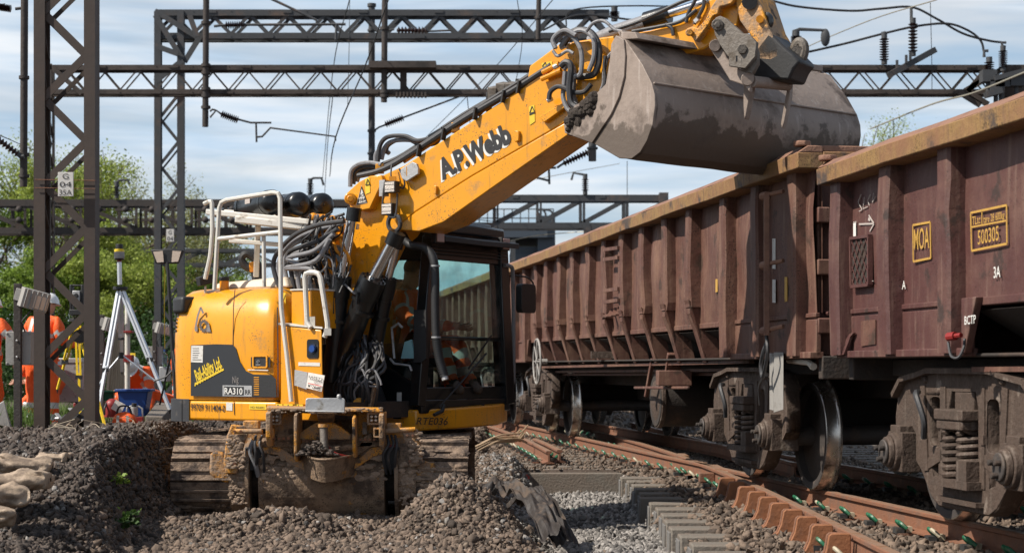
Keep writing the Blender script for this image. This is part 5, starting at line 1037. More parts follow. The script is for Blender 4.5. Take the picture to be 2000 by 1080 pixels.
# bolts, mud cakes and drips on the front gear
m = MB().use('rust')
for k, (a, b) in enumerate([(536+9*i, 856) for i in range(4)]+[(704+9*i, 858) for i in range(4)]+[(458,842),(470,842),(458,905),(795,850),(806,850),(800,900)]): m.cyl(B(a,b,14.86), B(a,b,14.90), .012, 6)
m.build('bolt', None, exc)
def cake(px0, px1, py0, py1, Y, n, r0=.005, r1=.017):
    m = MB().use('dry_mud')
    for k in range(n): r = random.uniform(r0, r1); m.sphere(B(random.uniform(px0,px1), random.uniform(py0,py1), Y), (r*random.uniform(1,2.2), r*.35, r*random.uniform(.6,1.3)), 6, 4)
    m.build('caked_mud', None, exc)
cake(444,476,850,915,14.92,120); cake(532,572,850,878,15.0,35); cake(700,738,862,886,15.0,35); cake(512,750,872,935,14.985,260,.005,.028); cake(448,482,925,985,14.975,80); cake(780,812,905,985,14.975,80); cake(812,850,900,950,14.985,30); cake(522,745,797,806,14.78,40,.006,.016); cake(800,826,845,905,14.885,35)
m = MB().use('muddy_steel'); m.bar(B(508,866,14.98), B(578,868,14.98), .06, .05); m.build('cross_tube', None, exc, bevel=.01); m = MB().use('muddy_steel'); m.bar(B(692,868,14.98), B(752,866,14.98), .06, .05); m.build('cross_tube', None, exc, bevel=.01)
m = MB().use('mud_yellow'); m.prism([B(a, b, 14.97) for a, b in ((512,870),(545,872),(575,892),(610,905),(675,905),(705,892),(725,874),(752,870),(752,884),(728,892),(702,910),(680,922),(605,922),(570,908),(542,888),(512,884))], (0,.05,0)); m.build('flange_rib', None, exc, bevel=.006)
for i in range(5):
    m = MB().use('rubber'); a = (500,512,756,764,772)[i]; m.tube(spline([B(a,850,14.95),B(a+random.uniform(-8,8),868,14.9),B(a+random.uniform(-8,8),890,14.9),B(a+random.uniform(-6,6),925,15.0)],5), .012, 6); m.build('axle_hose', None, exc)
# small spoil heap lying on the coupling
m = MB().use('stone_dark')
for k in range(160):
    t = random.random(); a = 580+80*t; h_ = 888-26*math.sin(PI*min(1,max(0,t*1.1)))*random.random(); r = random.uniform(.008,.022); m.sphere(B(a, h_, 14.75+random.uniform(-.1,.1)), (r*1.3,r,r*.8), 5, 4)
m.build('caked_spoil', None, exc)
# ================================================================ GROUND
def sst(x, a, b): t = np.clip((x-a)/(b-a), 0, 1); return t*t*(3-2*t)
def nz2(x, y, s, seed=0):   # cheap value noise from sines
    r = np.random.default_rng(seed); o = 0
    for k in range(7):
        a = r.uniform(0, 2*PI); f = s*r.uniform(.6, 1.9); o = o+np.sin((x*math.cos(a)+y*math.sin(a))*f+r.uniform(0, 6))
    return o/7
def H(x, y):
    x = np.asarray(x, float); y = np.asarray(y, float)
    edge = -2.94+.20*nz2(x*0, y, 2.6, 3)+.0*y
    edge = np.where(y < 13.4, edge+ .12*(13.4-y), edge)
    bank = 1-sst(x, edge-.30, edge+.12)                       # raised left bank, steep face
    zb = .36-.10*sst(y, 17, 22)-.10*sst(y, 22, 32)+.06*nz2(x, y, 2.5, 5)-.30*sst(13.2-y, 0, 2.2)
    zb = zb+.11*nz2(x, y, 1.9, 31)-.12*sst(13.6-y, 0, 1.6)+.10*np.exp(-((x+3.1)**2/.12+(y-17.6)**2/1.5))
    zb = zb+.10*np.exp(-((x+3.5)**2/.5+(y-15.4)**2/3.))
    floor = -.24+.03*nz2(x, y, 3.1, 8)
    floor = floor+.25*sst(y, 18.2, 20.5)+.10*nz2(x,y,1.7,4)*sst(y,18.5,21)
    floor = floor+(.40-.22)*np.exp(-((x+1.9)**2/.9+(y-13.75)**2/.10))*.9     # low windrow in front of the machine
    floor = floor-.10*np.exp(-((x+1.12)**2/.10+(y-13.9)**2/.5))+.42*np.exp(-((x+.47)**2/.13+(y-13.05)**2/.22))+.12*np.exp(-((x+.15)**2/.10+(y-12.6)**2/.6))+.05*np.exp(-((x+1.2)**2/.3+(y-12.5)**2/.3))
    floor = floor-.10*sst(x, -.25, .15)*(1-sst(y, 20.1, 20.6))*sst(y, 14.5, 15.5)
    floor = floor+.14*np.exp(-((x-.9)**2/.09+(y-13.4)**2/2.0))-.05*np.exp(-((x-.6)**2/.2+(y-16.5)**2/4))
    bed = -.212+.022*nz2(x, y, 5, 11)-.06*(1-sst(x, 1.40, 1.62))*(1-sst(y, 20.5, 20.7))
    pit = sst(x, -.02, .34)*(1-sst(y, 20.66, 20.76))*sst(y, 11.2, 13.6); floor = floor*(1-pit)+pit*(-.43+.035*nz2(x, y, 4, 17)+.10*np.exp(-((x-.75)**2/.05+(y-13.2)**2/1.2)))
    f1 = sst(x, 1.225, 1.29); f2 = sst(y, 20.68, 20.80)*sst(x, -.55, -.35)
    rb = np.maximum(f1, f2)
    z = floor*(1-rb)+bed*rb
    z = z*(1-bank*(1-rb))+zb*bank*(1-rb)
    z = z + .05*nz2(x, y, 4.7, 21)*(1-rb)
    z = np.where(y > 40, z*(1-sst(y, 40, 55))+.0*y, z)
    return z
def gridmesh(name, xs, ys, m, zf=H, extra=None):
    X, Y = np.meshgrid(xs, ys, indexing='ij'); Z = zf(X, Y); nx, ny = X.shape
    me = bpy.data.meshes.new(name); me.vertices.add(nx*ny); me.vertices.foreach_set('co', np.stack([X, Y, Z], -1).ravel())
    i = np.arange((nx-1)*(ny-1)); a = (i//(ny-1))*ny+i % (ny-1); q = np.stack([a, a+ny, a+ny+1, a+1], -1)
    me.loops.add(q.size); me.loops.foreach_set('vertex_index', q.ravel().astype(np.int32)); me.polygons.add(len(q))
    me.polygons.foreach_set('loop_start', np.arange(0, q.size, 4, dtype=np.int32)); me.polygons.foreach_set('use_smooth', [True]*len(q)); me.update(); me.validate(); me.materials.append(MATS[m]); return link(name, me)
xs = np.unique(np.concatenate([np.linspace(-900,-60,12), np.linspace(-60,-8,40), np.linspace(-8,-5,30), np.arange(-5,2.,.035), np.linspace(2,8,50), np.linspace(8,60,30), np.linspace(60,900,12)]))
ysg = np.unique(np.concatenate([np.linspace(-60,6,20), np.linspace(6,10,30), np.arange(10,22,.045), np.linspace(22,45,120), np.linspace(45,120,30), np.linspace(120,1600,16)]))
tag(gridmesh('ground', xs, ysg, 'earth'), kind='structure')
# stones: a few rock shapes stamped many times into one mesh
SUBD = 2
def rocks(name, pos, size, m, label, flat=.7, mats=None):
    n = len(pos); ico = bmesh.new(); bmesh.ops.create_icosphere(ico, subdivisions=SUBD, radius=1); bv = np.array([v.co[:] for v in ico.verts]); bf = np.array([[v.index for v in f.verts] for f in ico.faces]); ico.free()
    bv = bv/np.linalg.norm(bv, axis=1)[:,None]; K = 16; shp = []
    for k in range(K):
        r = rng.uniform(.62, 1.2, (len(bv),1)); v = bv*r*rng.uniform([.85,.55,.4],[1.35,.95,.75])
        for _q in range(9): ax_ = rng.normal(size=3); ax_ /= np.linalg.norm(ax_); d = v@ax_; v = v-np.outer(np.maximum(d-rng.uniform(.26,.58), 0), ax_)
        shp.append(v*1.4)
    shp = np.array(shp); sel = rng.integers(0, K, n)
    q = rng.normal(size=(n,4)); q /= np.linalg.norm(q, axis=1)[:,None]; w, x, y, z = q.T
    Rm = np.stack([1-2*(y*y+z*z),2*(x*y-z*w),2*(x*z+y*w),2*(x*y+z*w),1-2*(x*x+z*z),2*(y*z-x*w),2*(x*z-y*w),2*(y*z+x*w),1-2*(x*x+y*y)], -1).reshape(n,3,3)
    vv = np.einsum('nij,nkj->nki', Rm, shp[sel])*size[:,None,None]+pos[:,None,:]
    nv = len(bv); ff = (bf[None]+ (np.arange(n)*nv)[:,None,None]).reshape(-1,3)
    me = bpy.data.meshes.new(name); me.vertices.add(n*nv); me.vertices.foreach_set('co', vv.ravel()); me.loops.add(ff.size); me.loops.foreach_set('vertex_index', ff.ravel().astype(np.int32))
    me.polygons.add(len(ff)); me.polygons.foreach_set('loop_start', np.arange(0, ff.size, 3, dtype=np.int32)); me.update(); me.validate(); me.materials.append(MATS[m])
    return tag(link(name, me), label, 'ballast', kind='stuff')
def scatter(n, x0, x1, y0, y1, keep=None, smin=.014, smax=.036, sink=.3, lift=0.):
    x = rng.uniform(x0, x1, n); y = rng.uniform(y0, y1, n); s = smin*.75+(smax*1.35-smin*.75)*rng.beta(1.4, 4.2, n)
    z = H(x, y)
    if keep is not None: k = keep(x, y, z); x, y, s, z = x[k], y[k], s[k], z[k]
    # push out along the slope on the steep bank
    return np.stack([x, y, z+s*(1-sink)*.6+lift*rng.random(len(x))], -1), s
def cat(*a): return np.concatenate([q[0] for q in a]), np.concatenate([q[1] for q in a])
inpit = lambda x, y, z: (x > -.1) & (x < 1.25)
def cleanx(y): return .15+.25*np.sin(y*1.7)+(14.6-y)*.10
p, s = cat(scatter(26000, -2.9, 1.2, 11.6, 15.3, lambda x, y, z: (x < cleanx(y)+.1*rng.normal(size=len(x)))), scatter(9000, -.5, .4, 15, 20.8, lambda x, y, z: x < .0), scatter(15000, -3.5, .4, 17.6, 27, lambda x, y, z: (y > 18)), scatter(5000, -6, 0, 26, 40, smin=.03, smax=.06), scatter(330, -2.9, .3, 11.6, 15.3, None, .034, .055), scatter(500, 1.3, 3.2, 11, 20, None, .03, .045))
q_, s_ = cat(scatter(1500, -2.8, .2, 11.6, 15.3, None, .012, .034), scatter(1800, -6, -3, 10.5, 17, None, .010, .034), scatter(1400, 1.3, 3.5, 11, 20, None, .014, .036))
rocks('pale_stones', q_, s_, 'stone_grey', 'paler grey stones mixed here and there through the brown ballast')
rocks('spoil', p, s, 'stone_brown', 'brown muddy ballast spoil heaped in front of and behind the excavator')
p, s = cat(scatter(5000, -6.2, -2.2, 8.4, 10.6), scatter(420, -6, -3, 10.3, 17, None, .036, .06), scatter(24000, -6.2, -2.5, 10.3, 18.5, lambda x, y, z: (z > -.15)|(rng.random(len(x)) < .5)), scatter(3500, -6.5, -3, 18, 26))
fp, fs = cat(scatter(30000, -2.9, .5, 11.8, 15.0, None, .004, .012), scatter(8000, 1.25, 3.6, 11, 18, None, .004, .010))
SUBD = 1; rocks('fine_spoil', fp, fs, 'stone_brown', 'fine crumbs of spoil between the larger stones of the heap'); SUBD = 2
rocks('dark_ballast', p, s, 'stone_dark', 'dark ballast on the raised bank to the left of the tracks')
# face of the cut gets its own stones
yb_ = rng.uniform(10.5, 18.5, 4200); xb_ = rng.uniform(-3.2, -2.4, 4200); zb_ = H(xb_, yb_); 
rocks('bank_rubble', np.stack([xb_+.01, yb_, zb_], -1), rng.uniform(.012,.034,4200), 'stone_dark', 'rubble sticking out of the steep dark bank face')
p, s = cat(scatter(15000, -.3, 1.36, 11.4, 20.7, lambda x, y, z: (x > cleanx(y)-.05*rng.random(len(x))), .016, .042), scatter(700, -.35, -.15, 16, 21, None, .016, .04))
rocks('clean_ballast', p, s, 'stone_grey', 'clean grey and white ballast in the pit beside the sleeper ends')
def offsl(x, y, z):
    k = np.ones(len(x), bool)
    for yy in ys: k &= ~((np.abs(y-yy) < .11) & (x > 1.1) & (rng.random(len(x)) < .45))
    for yy in ys: k &= ~((np.abs(y-yy) < .15) & (x > 1.15) & (x < 1.5) & (rng.random(len(x)) < .5))
    for yy in ys2: k &= ~((np.abs(y-yy) < .11) & (rng.random(len(x)) < .5))
    return k
p, s = cat(scatter(24000, 1.25, 4.4, 10.6, 20.7, offsl, .012, .046, lift=.035), scatter(17000, -.5, 4.5, 20.6, 33, offsl, .016, .036, lift=.03), scatter(7000, 3.5, 8, 12, 34, None, .02, .045), scatter(2500, 0, 6, 33, 60, None, .04, .07))
rocks('track_ballast', p, s, 'stone_brown', 'brown ballast lying between the sleepers of the turnout')
m = MB().use('membrane')   # loose black sheet edges
def cloth(mb, pts, w, amp, seed, cols=14):
    P = spline(pts, 6); vs = []; r = random.Random(seed)
    for i, p in enumerate(P):
        t = (P[min(i+1,len(P)-1)]-P[max(i-1,0)]).normalized(); sd = t.cross(UZ).normalized()
        for j in range(cols):
            u = (j/(cols-1)-.5)*w; vs.append(p+sd*u+UZ*(amp*mnoise.noise(V((i*.45+seed, j*.55, seed)))*1.6+amp*.8*math.cos((j/(cols-1)-.5)*PI)+amp*.5*mnoise.noise(V((i*1.1, j*1.3, seed))))+t*(amp*.6*mnoise.noise(V((j*.6, i*.4, seed*2)))))
    n = cols; mb.add(vs, [(i*n+j, i*n+j+1, (i+1)*n+j+1, (i+1)*n+j) for i in range(len(P)-1) for j in range(n-1)], True)
cloth(m, [V((-.34,14.4,.0)), V((-.12,14.5,.06)), V((.08,14.3,.04)), V((.22,13.9,-.06)), V((.33,13.3,-.24))], .22, .075, 3)
cloth(m, [V((.02,14.9,-.12)), V((.18,14.7,.0)), V((.30,14.2,-.12)), V((.42,13.6,-.33))], .20, .07, 9, 18)
o = m.build('membrane_sheet'); sd = o.modifiers.new('s', 'SOLIDIFY'); sd.thickness = .01; o.modifiers.new('ss', 'SUBSURF').render_levels = 2
tag(o, 'torn muddy brown membrane sheet crumpled beside the pit', 'membrane')
m = MB().use('wood')
for k in range(9): a = W(925+k*2, 868+random.uniform(-8,14), 24); m.tube(spline([a, a+V((.25,.0,.10+.02*random.random())), a+V((.5,.2,.12)), a+V((.62,.3,.25*random.random()))]), .012, 5)
tag(m.build('cable_coil'), 'grey bundle of old cable lying on the ballast right of the cab', 'cable coil')

# ================================================================ STEELWORK
def angle_bar(m, a, b, w): m.bar(a, b, w, w*.35); 
def lattice_mast(px0, px1, Y, ztop, zbot, depth, fl, first_y, step, label, mt, sign=None, sub=True, group='lattice masts', dbl=True):
    x0, x1 = W(px0, 0, Y).x, W(px1, 0, Y).x; root = empty('lattice_mast', ((x0+x1)/2, Y, zbot), 0, label, 'mast', group)
    for xx in (x0+fl/2, x1-fl/2):
        for yy in (Y, Y+depth):
            f2 = fl if yy == Y else fl*.5; m = MB().use(mt); m.box((xx, yy, (ztop+zbot)/2), (f2, .02, ztop-zbot)); m.box((xx+(f2/2-.01)*(-1 if xx < (x0+x1)/2 else 1), yy+(.06 if yy == Y else -.06), (ztop+zbot)/2), (.02, .1, ztop-zbot))
            m.build('leg', None, root)
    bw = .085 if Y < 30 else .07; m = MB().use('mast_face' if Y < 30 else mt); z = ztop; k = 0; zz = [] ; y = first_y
    while True:
        z1 = CZ+(HY-y)/F*Y
        if z1 < zbot: break
        zz.append(z1); y += step
    for i in range(len(zz)-1):
        l, r_ = (x0+fl*.8, x1-fl*.8); a, b = ((l, r_) if i % 2 else (r_, l)); e_ = .003+.014*(i % 2); m.bar((a,Y+.014+e_,zz[i]), (b,Y+.014+e_,zz[i+1]), .012, bw, up=(0,0,1)); m.bar((a,Y+.054,zz[i]), (b,Y+.054,zz[i+1]), .06, .012)
        m.bar((a,Y+depth-.016-e_,zz[i]-.05), (b,Y+depth-.016-e_,zz[i+1]-.05), .012, bw*.6, up=(0,0,1))
        for xx in (x0+fl/2, x1-fl/2): m.bar((xx,Y,zz[i]), (xx,Y+depth,zz[i+1]), .05, .012)
    m.build('bracing', None, root); return root
def signplate(root, px0, py0, px1, py1, Y, lines):
    a, b = W(px0, py1, Y), W(px1, py0, Y); m = MB().use('sign_white'); m.bb((a.x,Y-.02,a.z), (b.x,Y,b.z)); s = m.build('number_plate', None, root, bevel=.003)
    m = MB().use('ink'); n = len(lines); hh = (b.z-a.z)/n
    for i, t in enumerate(lines): w = (b.x-a.x); k = .22 if len(t) == 1 else (.42 if len(t) == 2 else .45); add_text(m, t, V(((a.x+b.x)/2-w*k*.9, Y-.021, b.z-hh*(i+.85))), V(((a.x+b.x)/2+w*k*.9, Y-.021, b.z-hh*(i+.85))), hh*.66, (0,-1,0), .0, off=.003)
    m.build('lettering', None, s)
m1 = lattice_mast(66, 186, 20, 5.3, -.2, .34, .125, -60, 84, 'big brown lattice mast with a number plate, nearest on the left', 'mast_face')
signplate(m1, 114, 337, 144, 384, 19.9, ['G','04','35A'])
m = MB().use('rust')
for y in (351, 367): m.tube([W(68,y,19.97), W(186,y+2,19.97)], .004, 5)
m.build('wire_tie', None, m1)
m = MB().use('concrete'); m.bb((-6.0,19.6,-.2),(-4.4,20.9,.18)); m.use('mast_face'); m.bb((-5.5,19.8,.18),(-4.5,20.8,.24))
for k in range(6): m.cyl((-5.45+k*.18,19.75,.2),(-5.45+k*.18,19.75,.36),.03,8); m.box((-5.45+k*.18,19.75,.3),(.09,.09,.03))
m.bar((-5.6,19.72,.27),(-4.4,19.72,.27),.05,.05); m.build('base', None, m1, bevel=.006)
m2 = lattice_mast(301, 359, 40, CZ+(HY-22)/F*40, -.1, .35, .15, 185, 46, 'tall slim lattice mast holding the upper gantry, left of the excavator', 'gantry_far')
signplate(m2, 325, 448, 340, 472, 39.8, ['G','04'])
# masts behind the nearest one and the trusses
def truss(name_label, px0, px1, yt, yb, Y, depth, th, pitch, mt, style='W', thick=.05, group='gantry beams', ht=None):
    a = W(px0, yt, Y); b = W(px1, yb, Y); root = empty('gantry_beam', (a.x, Y, b.z), 0, name_label, 'gantry beam', group)
    for z, nm in ((a.z-th/2, 'top_chord'), (b.z+th/2, 'bottom_chord')):
        m = MB().use(mt)
        for yy in (Y, Y+depth): m.box(((a.x+b.x)/2, yy, z), (b.x-a.x, .02, th)); m.box(((a.x+b.x)/2, yy+(.05 if yy == Y else -.05), z+th/2*(1 if z > (a.z+b.z)/2 else -1)), (b.x-a.x, .1, .02))
        m.build(nm, None, root)
    pw = pitch/F*Y; n = max(1, int(round((b.x-a.x)/pw))); pw = (b.x-a.x)/n; m = MB().use(mt)
    for i in range(n):
        x = a.x+i*pw; zt_, zb_ = a.z-th*.8, b.z+th*.8
        for yy, dx in ((Y+.018, 0), (Y+depth-.018, 0)):
            if style == 'W': m.bar((x+dx,yy,zb_), (x+pw/2+dx,yy,zt_), .012, thick, up=(0,0,1)); m.bar((x+pw/2+dx,yy+.014,zt_), (x+pw+dx,yy+.014,zb_), .012, thick, up=(0,0,1))
            elif style == 'N': m.bar((x+dx,yy,zb_), (x+pw+dx,yy,zt_), .012, thick, up=(0,0,1)); m.bar((x+dx,yy,zb_), (x+dx,yy,zt_), thick*.7, .012); m.bar((x+dx+.12,yy,zb_), (x+dx+.12,yy,zt_), thick*.5, .012)
            else: m.bar((x+pw+dx,yy,zb_), (x+dx,yy,zt_), .012, thick, up=(0,0,1)); m.bar((x+dx,yy,zb_), (x+dx,yy,zt_), thick*.7, .012)
        for z in (a.z-th*.3, b.z+th*.3): m.bar((x,Y,z), (x+pw,Y+depth,z), .05, .012)
        if i % 2: m.box((x,Y-.01,b.z+th*.3), (.22,.03,th*.5)); m.box((x+pw/2,Y-.01,a.z-th*.3), (.2,.03,th*.5))
    m.build('web_bracing', None, root); return root
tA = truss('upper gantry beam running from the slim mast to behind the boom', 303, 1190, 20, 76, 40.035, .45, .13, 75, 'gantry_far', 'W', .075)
m = MB().use('gantry_far')
for i_, (a, b) in enumerate((((303,22),(390,76)),((360,122),(392,70)),((303,30),(357,118)),((303,160),(357,118)),((303,90),(348,106)),((370,30),(385,72)),((1150,22),(1192,76)))): m.bar(W(*a,39.94-.03*i_), W(*b,39.94-.03*i_), .02, .12, up=(0,0,1))
m.build('knee_brace', None, tA)
tB = truss('long middle gantry beam with thin zigzag bracing crossing behind the boom and bucket', 92, 1932, 128, 184, 38, .40, .10, 72, 'gantry_brown', 'W', .03)
m = MB().use('gantry_brown')
for a, b in (((1932,130),(1890,180)),((1890,180),(1930,205)),((1873,180),(1915,206)),((1967,130),(1885,178))): m.bar(W(*a,38), W(*b,38), .12, .05, up=(0,1,0))
m.bar(W(788,128,37.98), W(788,184,37.98), .14, .03, up=(0,1,0)); m.bar(W(96,128,38), W(96,192,38), .12, .05, up=(0,1,0)); m.bar(W(97,128,38), W(160,184,38), .10, .05, up=(0,1,0)); m.build('knee_brace', None, tB)
mB = lattice_mast(68, 97, 38, CZ+(HY-127)/F*38, .0, .55, .12, 150, 60, 'thin mast behind the big brown mast, under the middle gantry beam', 'gantry_brown')
mR = lattice_mast(1962, 2046, 38, CZ+(HY-127)/F*38, .0, .6, .45, 150, 60, 'solid dark mast beyond the near wagon at the right edge', 'gantry_brown')
tC = truss('lower far gantry beam on the left, in front of the trees', -60, 700, 390, 457, 60, .8, .22, 104, 'gantry', 'R', .13)
tD = truss('lower far gantry beam on the right, above the far wagon', 880, 1304, 381, 447, 60, .7, .21, 84, 'gantry_far', 'N', .12)
m = MB().use('gantry_far'); 
for a, b in (((1296,377),(1296,430)),((1140,448),(1220,448))): m.bar(W(*a,60), W(*b,60), .3, .3)
m.bar(W(900,440,59.9), W(968,385,59.9), .12, .12); m.bar(W(910,444,59.9), W(978,388,59.9), .10, .10); m.build('bracket', None, tD)
m = MB().use('gantry')
for i in range(9): x = 25+i*52; m.bar(W(x,395,60.6), W(x,455,60.6), .10, .1); m.bar(W(x-8,410,59.8), W(x+26,410,59.8), .10, .08); m.bar(W(x-8,430,59.8), W(x+26,430,59.8), .10, .08); m.sphere(W(x+12,409,59.7), .11, 8, 6); m.sphere(W(x+12,430,59.7), .11, 8, 6)
m.build('equipment', None, tC)
# farther minor steelwork at the left, among the trees
tE = truss('thin far gantry beam seen low in front of the trees', 235, 640, 486, 520, 75, .8, .14, 90, 'gantry_far', 'W', .09)
for i, (px, lab) in enumerate(((243,'slim distant post left of the floodlight tower'),(1002,'slim distant post seen beside the cab roof'))):
    m = MB().use('gantry_far'); m.bar(W(px,486 if i == 0 else 470,75), V((W(px,0,75).x,75,-.1)), .42 if i == 0 else .2, .3); tag(m.build('steel_post'), lab, 'post', 'distant steel posts')
# tubular mast and drop tubes
def drop(px, y0, y1, Y, r, label, collars, name='drop_tube'):
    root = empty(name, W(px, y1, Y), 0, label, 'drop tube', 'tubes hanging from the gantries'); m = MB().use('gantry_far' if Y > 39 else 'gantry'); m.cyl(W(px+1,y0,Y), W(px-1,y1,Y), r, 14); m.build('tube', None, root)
    for c in collars: m = MB().use('gantry'); m.cyl(W(px,c-3,Y), W(px,c+3,Y), r*1.45, 12); m.bar(W(px-9,c,Y), W(px+9,c,Y), .05, .04); m.build('collar', None, root)
    return root
drop(402, -30, 248, 37.9, .065, 'drop tube left of the excavator carrying a cantilever arm', (45,128,143,174,188,210))
drop(751, -30, 200, 37.9, .065, 'drop tube ending just below the middle gantry beam', (56,140,180,188))
drop(47, -30, 365, 22, .045, 'dark drop tube at the far left beside the big mast', (152,302,344))
drop(1052, -30, 78, 39, .055, 'short drop tube above the boom tip', (35,))
m = MB().use('gantry_far'); m.cyl(W(726,8,41.2), V((W(726,0,41.2).x,41.2,-.1)), .075, 16); m.cyl(W(726,8,41.2), W(726,14,41.2), .10, 12)
for c in (60, 256, 300): m.cyl(W(726,c-2,41.2), W(726,c+2,41.2), .1, 12)
tag(m.build('tubular_mast'), 'plain round steel mast rising behind the boom elbow', 'mast', 'lattice masts')
def insul(mb, a, b, r, n=10, w=.4, seg=12):
    a, b = V(a), V(b); mb.use('insulator'); pts = []; rs = []
    for k in range(n*4+1): t = k/(n*4); pts.append(a*(1-t)+b*t); rs.append(r*(w if k % 4 in (0,1) else (1. if k % 4 == 2 else .75)))
    mb.tube(pts, rs, seg)
def cantilever(name, label, segs, ins, Y, r=.022):
    root = empty(name, W(*segs[0][0], Y), 0, label, 'cantilever arm', 'overhead line arms')
    m = MB().use('gantry_far')
    for P in segs: m.tube([W(a, b, Y) for a, b in P], r, 7)
    m.build('arm_tube', None, root)
    for a, b in ins: m = MB(); insul(m, W(*a, Y), W(*b, Y), .085*Y/38, 9); m.build('insulator', None, root)
cantilever('cantilever_arm', 'arm with long bent rod hanging from the left drop tube', [((410,218),(415,214),(422,216)),((410,230),(422,216),(432,223)),((463,233),(490,240),(530,240)),((500,240),(501,278)),((501,268),(512,267),(528,250),(655,267),(655,276))], [((432,223),(465,235))], 37.8)
cantilever('cantilever_arm', 'arm with insulator leaning up from the round mast towards the gantry', [((733,254),(740,249),(756,243)),((785,231),(897,189),(900,186))], [((752,244),(788,230))], 41)
cantilever('cantilever_arm', 'horizontal tube and brace in front of the upper gantry beam', [((418,52),(432,50),(440,50)),((475,49),(675,48)),((620,48),(618,40),(524,-4)),((657,48),(656,78))], [((440,50),(478,49))], 39.2, .03)
cantilever('cantilever_arm', 'small arm with insulator right of the second drop tube', [((758,60),(770,58)),((830,62),(880,60))], [((775,60),(835,60))], 39.2)
cantilever('cantilever_arm', 'arm hanging below the raised boom, in front of open sky', [((1160,285),(1145,300)),((1100,320),(1088,328)),((1042,328),(1086,328)),((1072,328),(1073,360)),((1071,353),(1040,345),(965,362),(964,368))], [((1100,320),(1148,298))], 39, .026)
m = MB().use('gantry_far').cyl(W(1157,250,39), W(1157,315,39), .085, 12); m.cyl(W(1157,288,39), W(1157,292,39), .12, 12); tag(m.build('drop_tube'), 'short tube below the raised boom that holds an arm', 'drop tube', 'tubes hanging from the gantries')
cantilever('cantilever_arm', 'dark rod with large insulator at the upper left edge', [((0,12),(10,10)),((30,18),(46,16))], [((-4,14),(22,18))], 22, .02)
cantilever('cantilever_arm', 'thick ribbed insulator sloping down to the far left drop tube', [((34,300),(40,306),(47,306))], [((-18,262),(36,302))], 21.9, .03)
def post_ins(px, ytop, ybot, Y, r, label, hook=None, n=9):
    root = empty('post_insulator', W(px, ybot, Y), 0, label, 'insulator', 'upright insulators'); m = MB().use('gantry_far'); m.cyl(W(px,ytop,Y), W(px,ytop+10,Y), r*.6, 12); m.cyl(W(px,ybot,Y), W(px,ybot-8,Y), r*.6, 12)
    if hook: m.tube([W(a, b, Y) for a, b in hook], r*.32, 7)
    m.build('cap', None, root); m = MB(); insul(m, W(px,ytop+9,Y), W(px,ybot-7,Y), r, n); m.build('sheds', None, root)
post_ins(1727, 66, 126, 37.9, .105, 'short brown insulator standing on the middle beam, right of the bucket', [(1722,66),(1730,64)])
post_ins(1783, 36, 110, 37.9, .105, 'taller brown insulator standing left of its lower neighbour above the near wagon', [(1780,14),(1780,40)])
post_ins(1932, 112, 165, 37.9, .11, 'insulator above the end of the middle beam at right', [(1922,112),(1922,100),(1930,100)])
post_ins(1959, 90, 140, 37.9, .10, 'insulator on the solid mast at the right edge', [(1959,92),(1956,84),(1965,84)])
post_ins(1555, 62, 100, 37.9, .12, 'insulator with flat arm and hanging disc behind the coupling', [(1550,70),(1550,62),(1562,58),(1608,60),(1612,76)])
post_ins(228, 355, 388, 60, .13, 'hooked insulator on the lower left gantry beam', [(228,356),(233,352),(250,352),(253,360)], 6)
post_ins(606, 349, 384, 60, .13, 'hooked insulator standing above the black cylinders', [(606,352),(612,348),(628,348),(632,362)], 6)
post_ins(1143, 340, 380, 60, .13, 'hooked insulator on the lower right gantry beam', [(1143,342),(1120,338),(1116,352)], 6)
post_ins(1200, 14, 42, 40, .12, 'bulky insulator behind the boom ram at the top', None, 4)
m = MB().use('gantry_far'); m.sphere(W(1612,74,37.9), (.10,.06,.19), 10, 8); m.bar(W(1735,148,37.5), W(1826,98,37.7), .14, .12)
for a, b in ((1752,128),(1770,118),(1778,112)): m.bar(W(a,b+6,37.5), W(a,b-10,37.5), .05, .05)
tag(m.build('cross_arm'), 'slanted rectangular cross arm with bolts above the middle beam', 'cross arm')
m = MB().use('gantry_far')
for a, b in ((1930,150),(1945,170),(1955,160),(1985,158)): m.box(W(a,b,37.6), (.3,.3,.25)); m.cyl(W(a,b+6,37.6),W(a,b+40,37.6),.05,8)
m.bar(W(1925,186,37.5), W(1955,178,37.5), .3, .12); m.bar(W(1940,155,37.5), W(2000,140,37.5), .3, .1); tag(m.build('switch_gear'), 'cluster of switches and brackets on the dark mast at the right edge', 'switchgear')
m = MB().use('gantry_brown'); m.box(W(787,128,37.8), (1.4,.3,.14)); 
for k in range(9): m.box(W(775+k*7,186,37.8), (.04,.2,.1))
tag(m.build('cable_tray'), 'bolted tray on the middle beam above the boom', 'cable tray')
# wires
WN = [0]
def wire(P, label, r=.008, mt='wire', cat_='wire', g='overhead wires'):
    m = MB().use(mt); m.tube(spline([W(*p) for p in P], 6), r, 5); return tag(m.build('overhead_wire'), label, cat_, g)
wire([(684,-5,36),(650,140,44),(630,350,70)], 'nearly vertical pair wire left of the round mast', .012)
wire([(760,-5,30),(713,130,34),(655,270,37),(644,345,60)], 'steep wire passing the tip of the bent rod', .014)
wire([(683,0,39),(682,90,39),(679,205,39)], 'thin vertical dropper between the two upper beams', .007)
wire([(650,188,40),(640,280,50),(634,380,70)], 'thin dropper wire above the black cylinders', .012)
wire([(1500,0,38),(1560,14,38),(1660,22,38),(1720,18,38),(1781,15,38),(1830,38,38),(1880,66,38),(1930,80,38),(1962,84,38)], 'thick black cable arching over the tall insulator at upper right', .026)
wire([(1580,102,38),(1650,86,38),(1727,66,38),(1790,52,38),(1850,47,38),(1890,60,38),(1915,80,38),(1922,104,38)], 'thick black cable looping over the short insulator', .026)
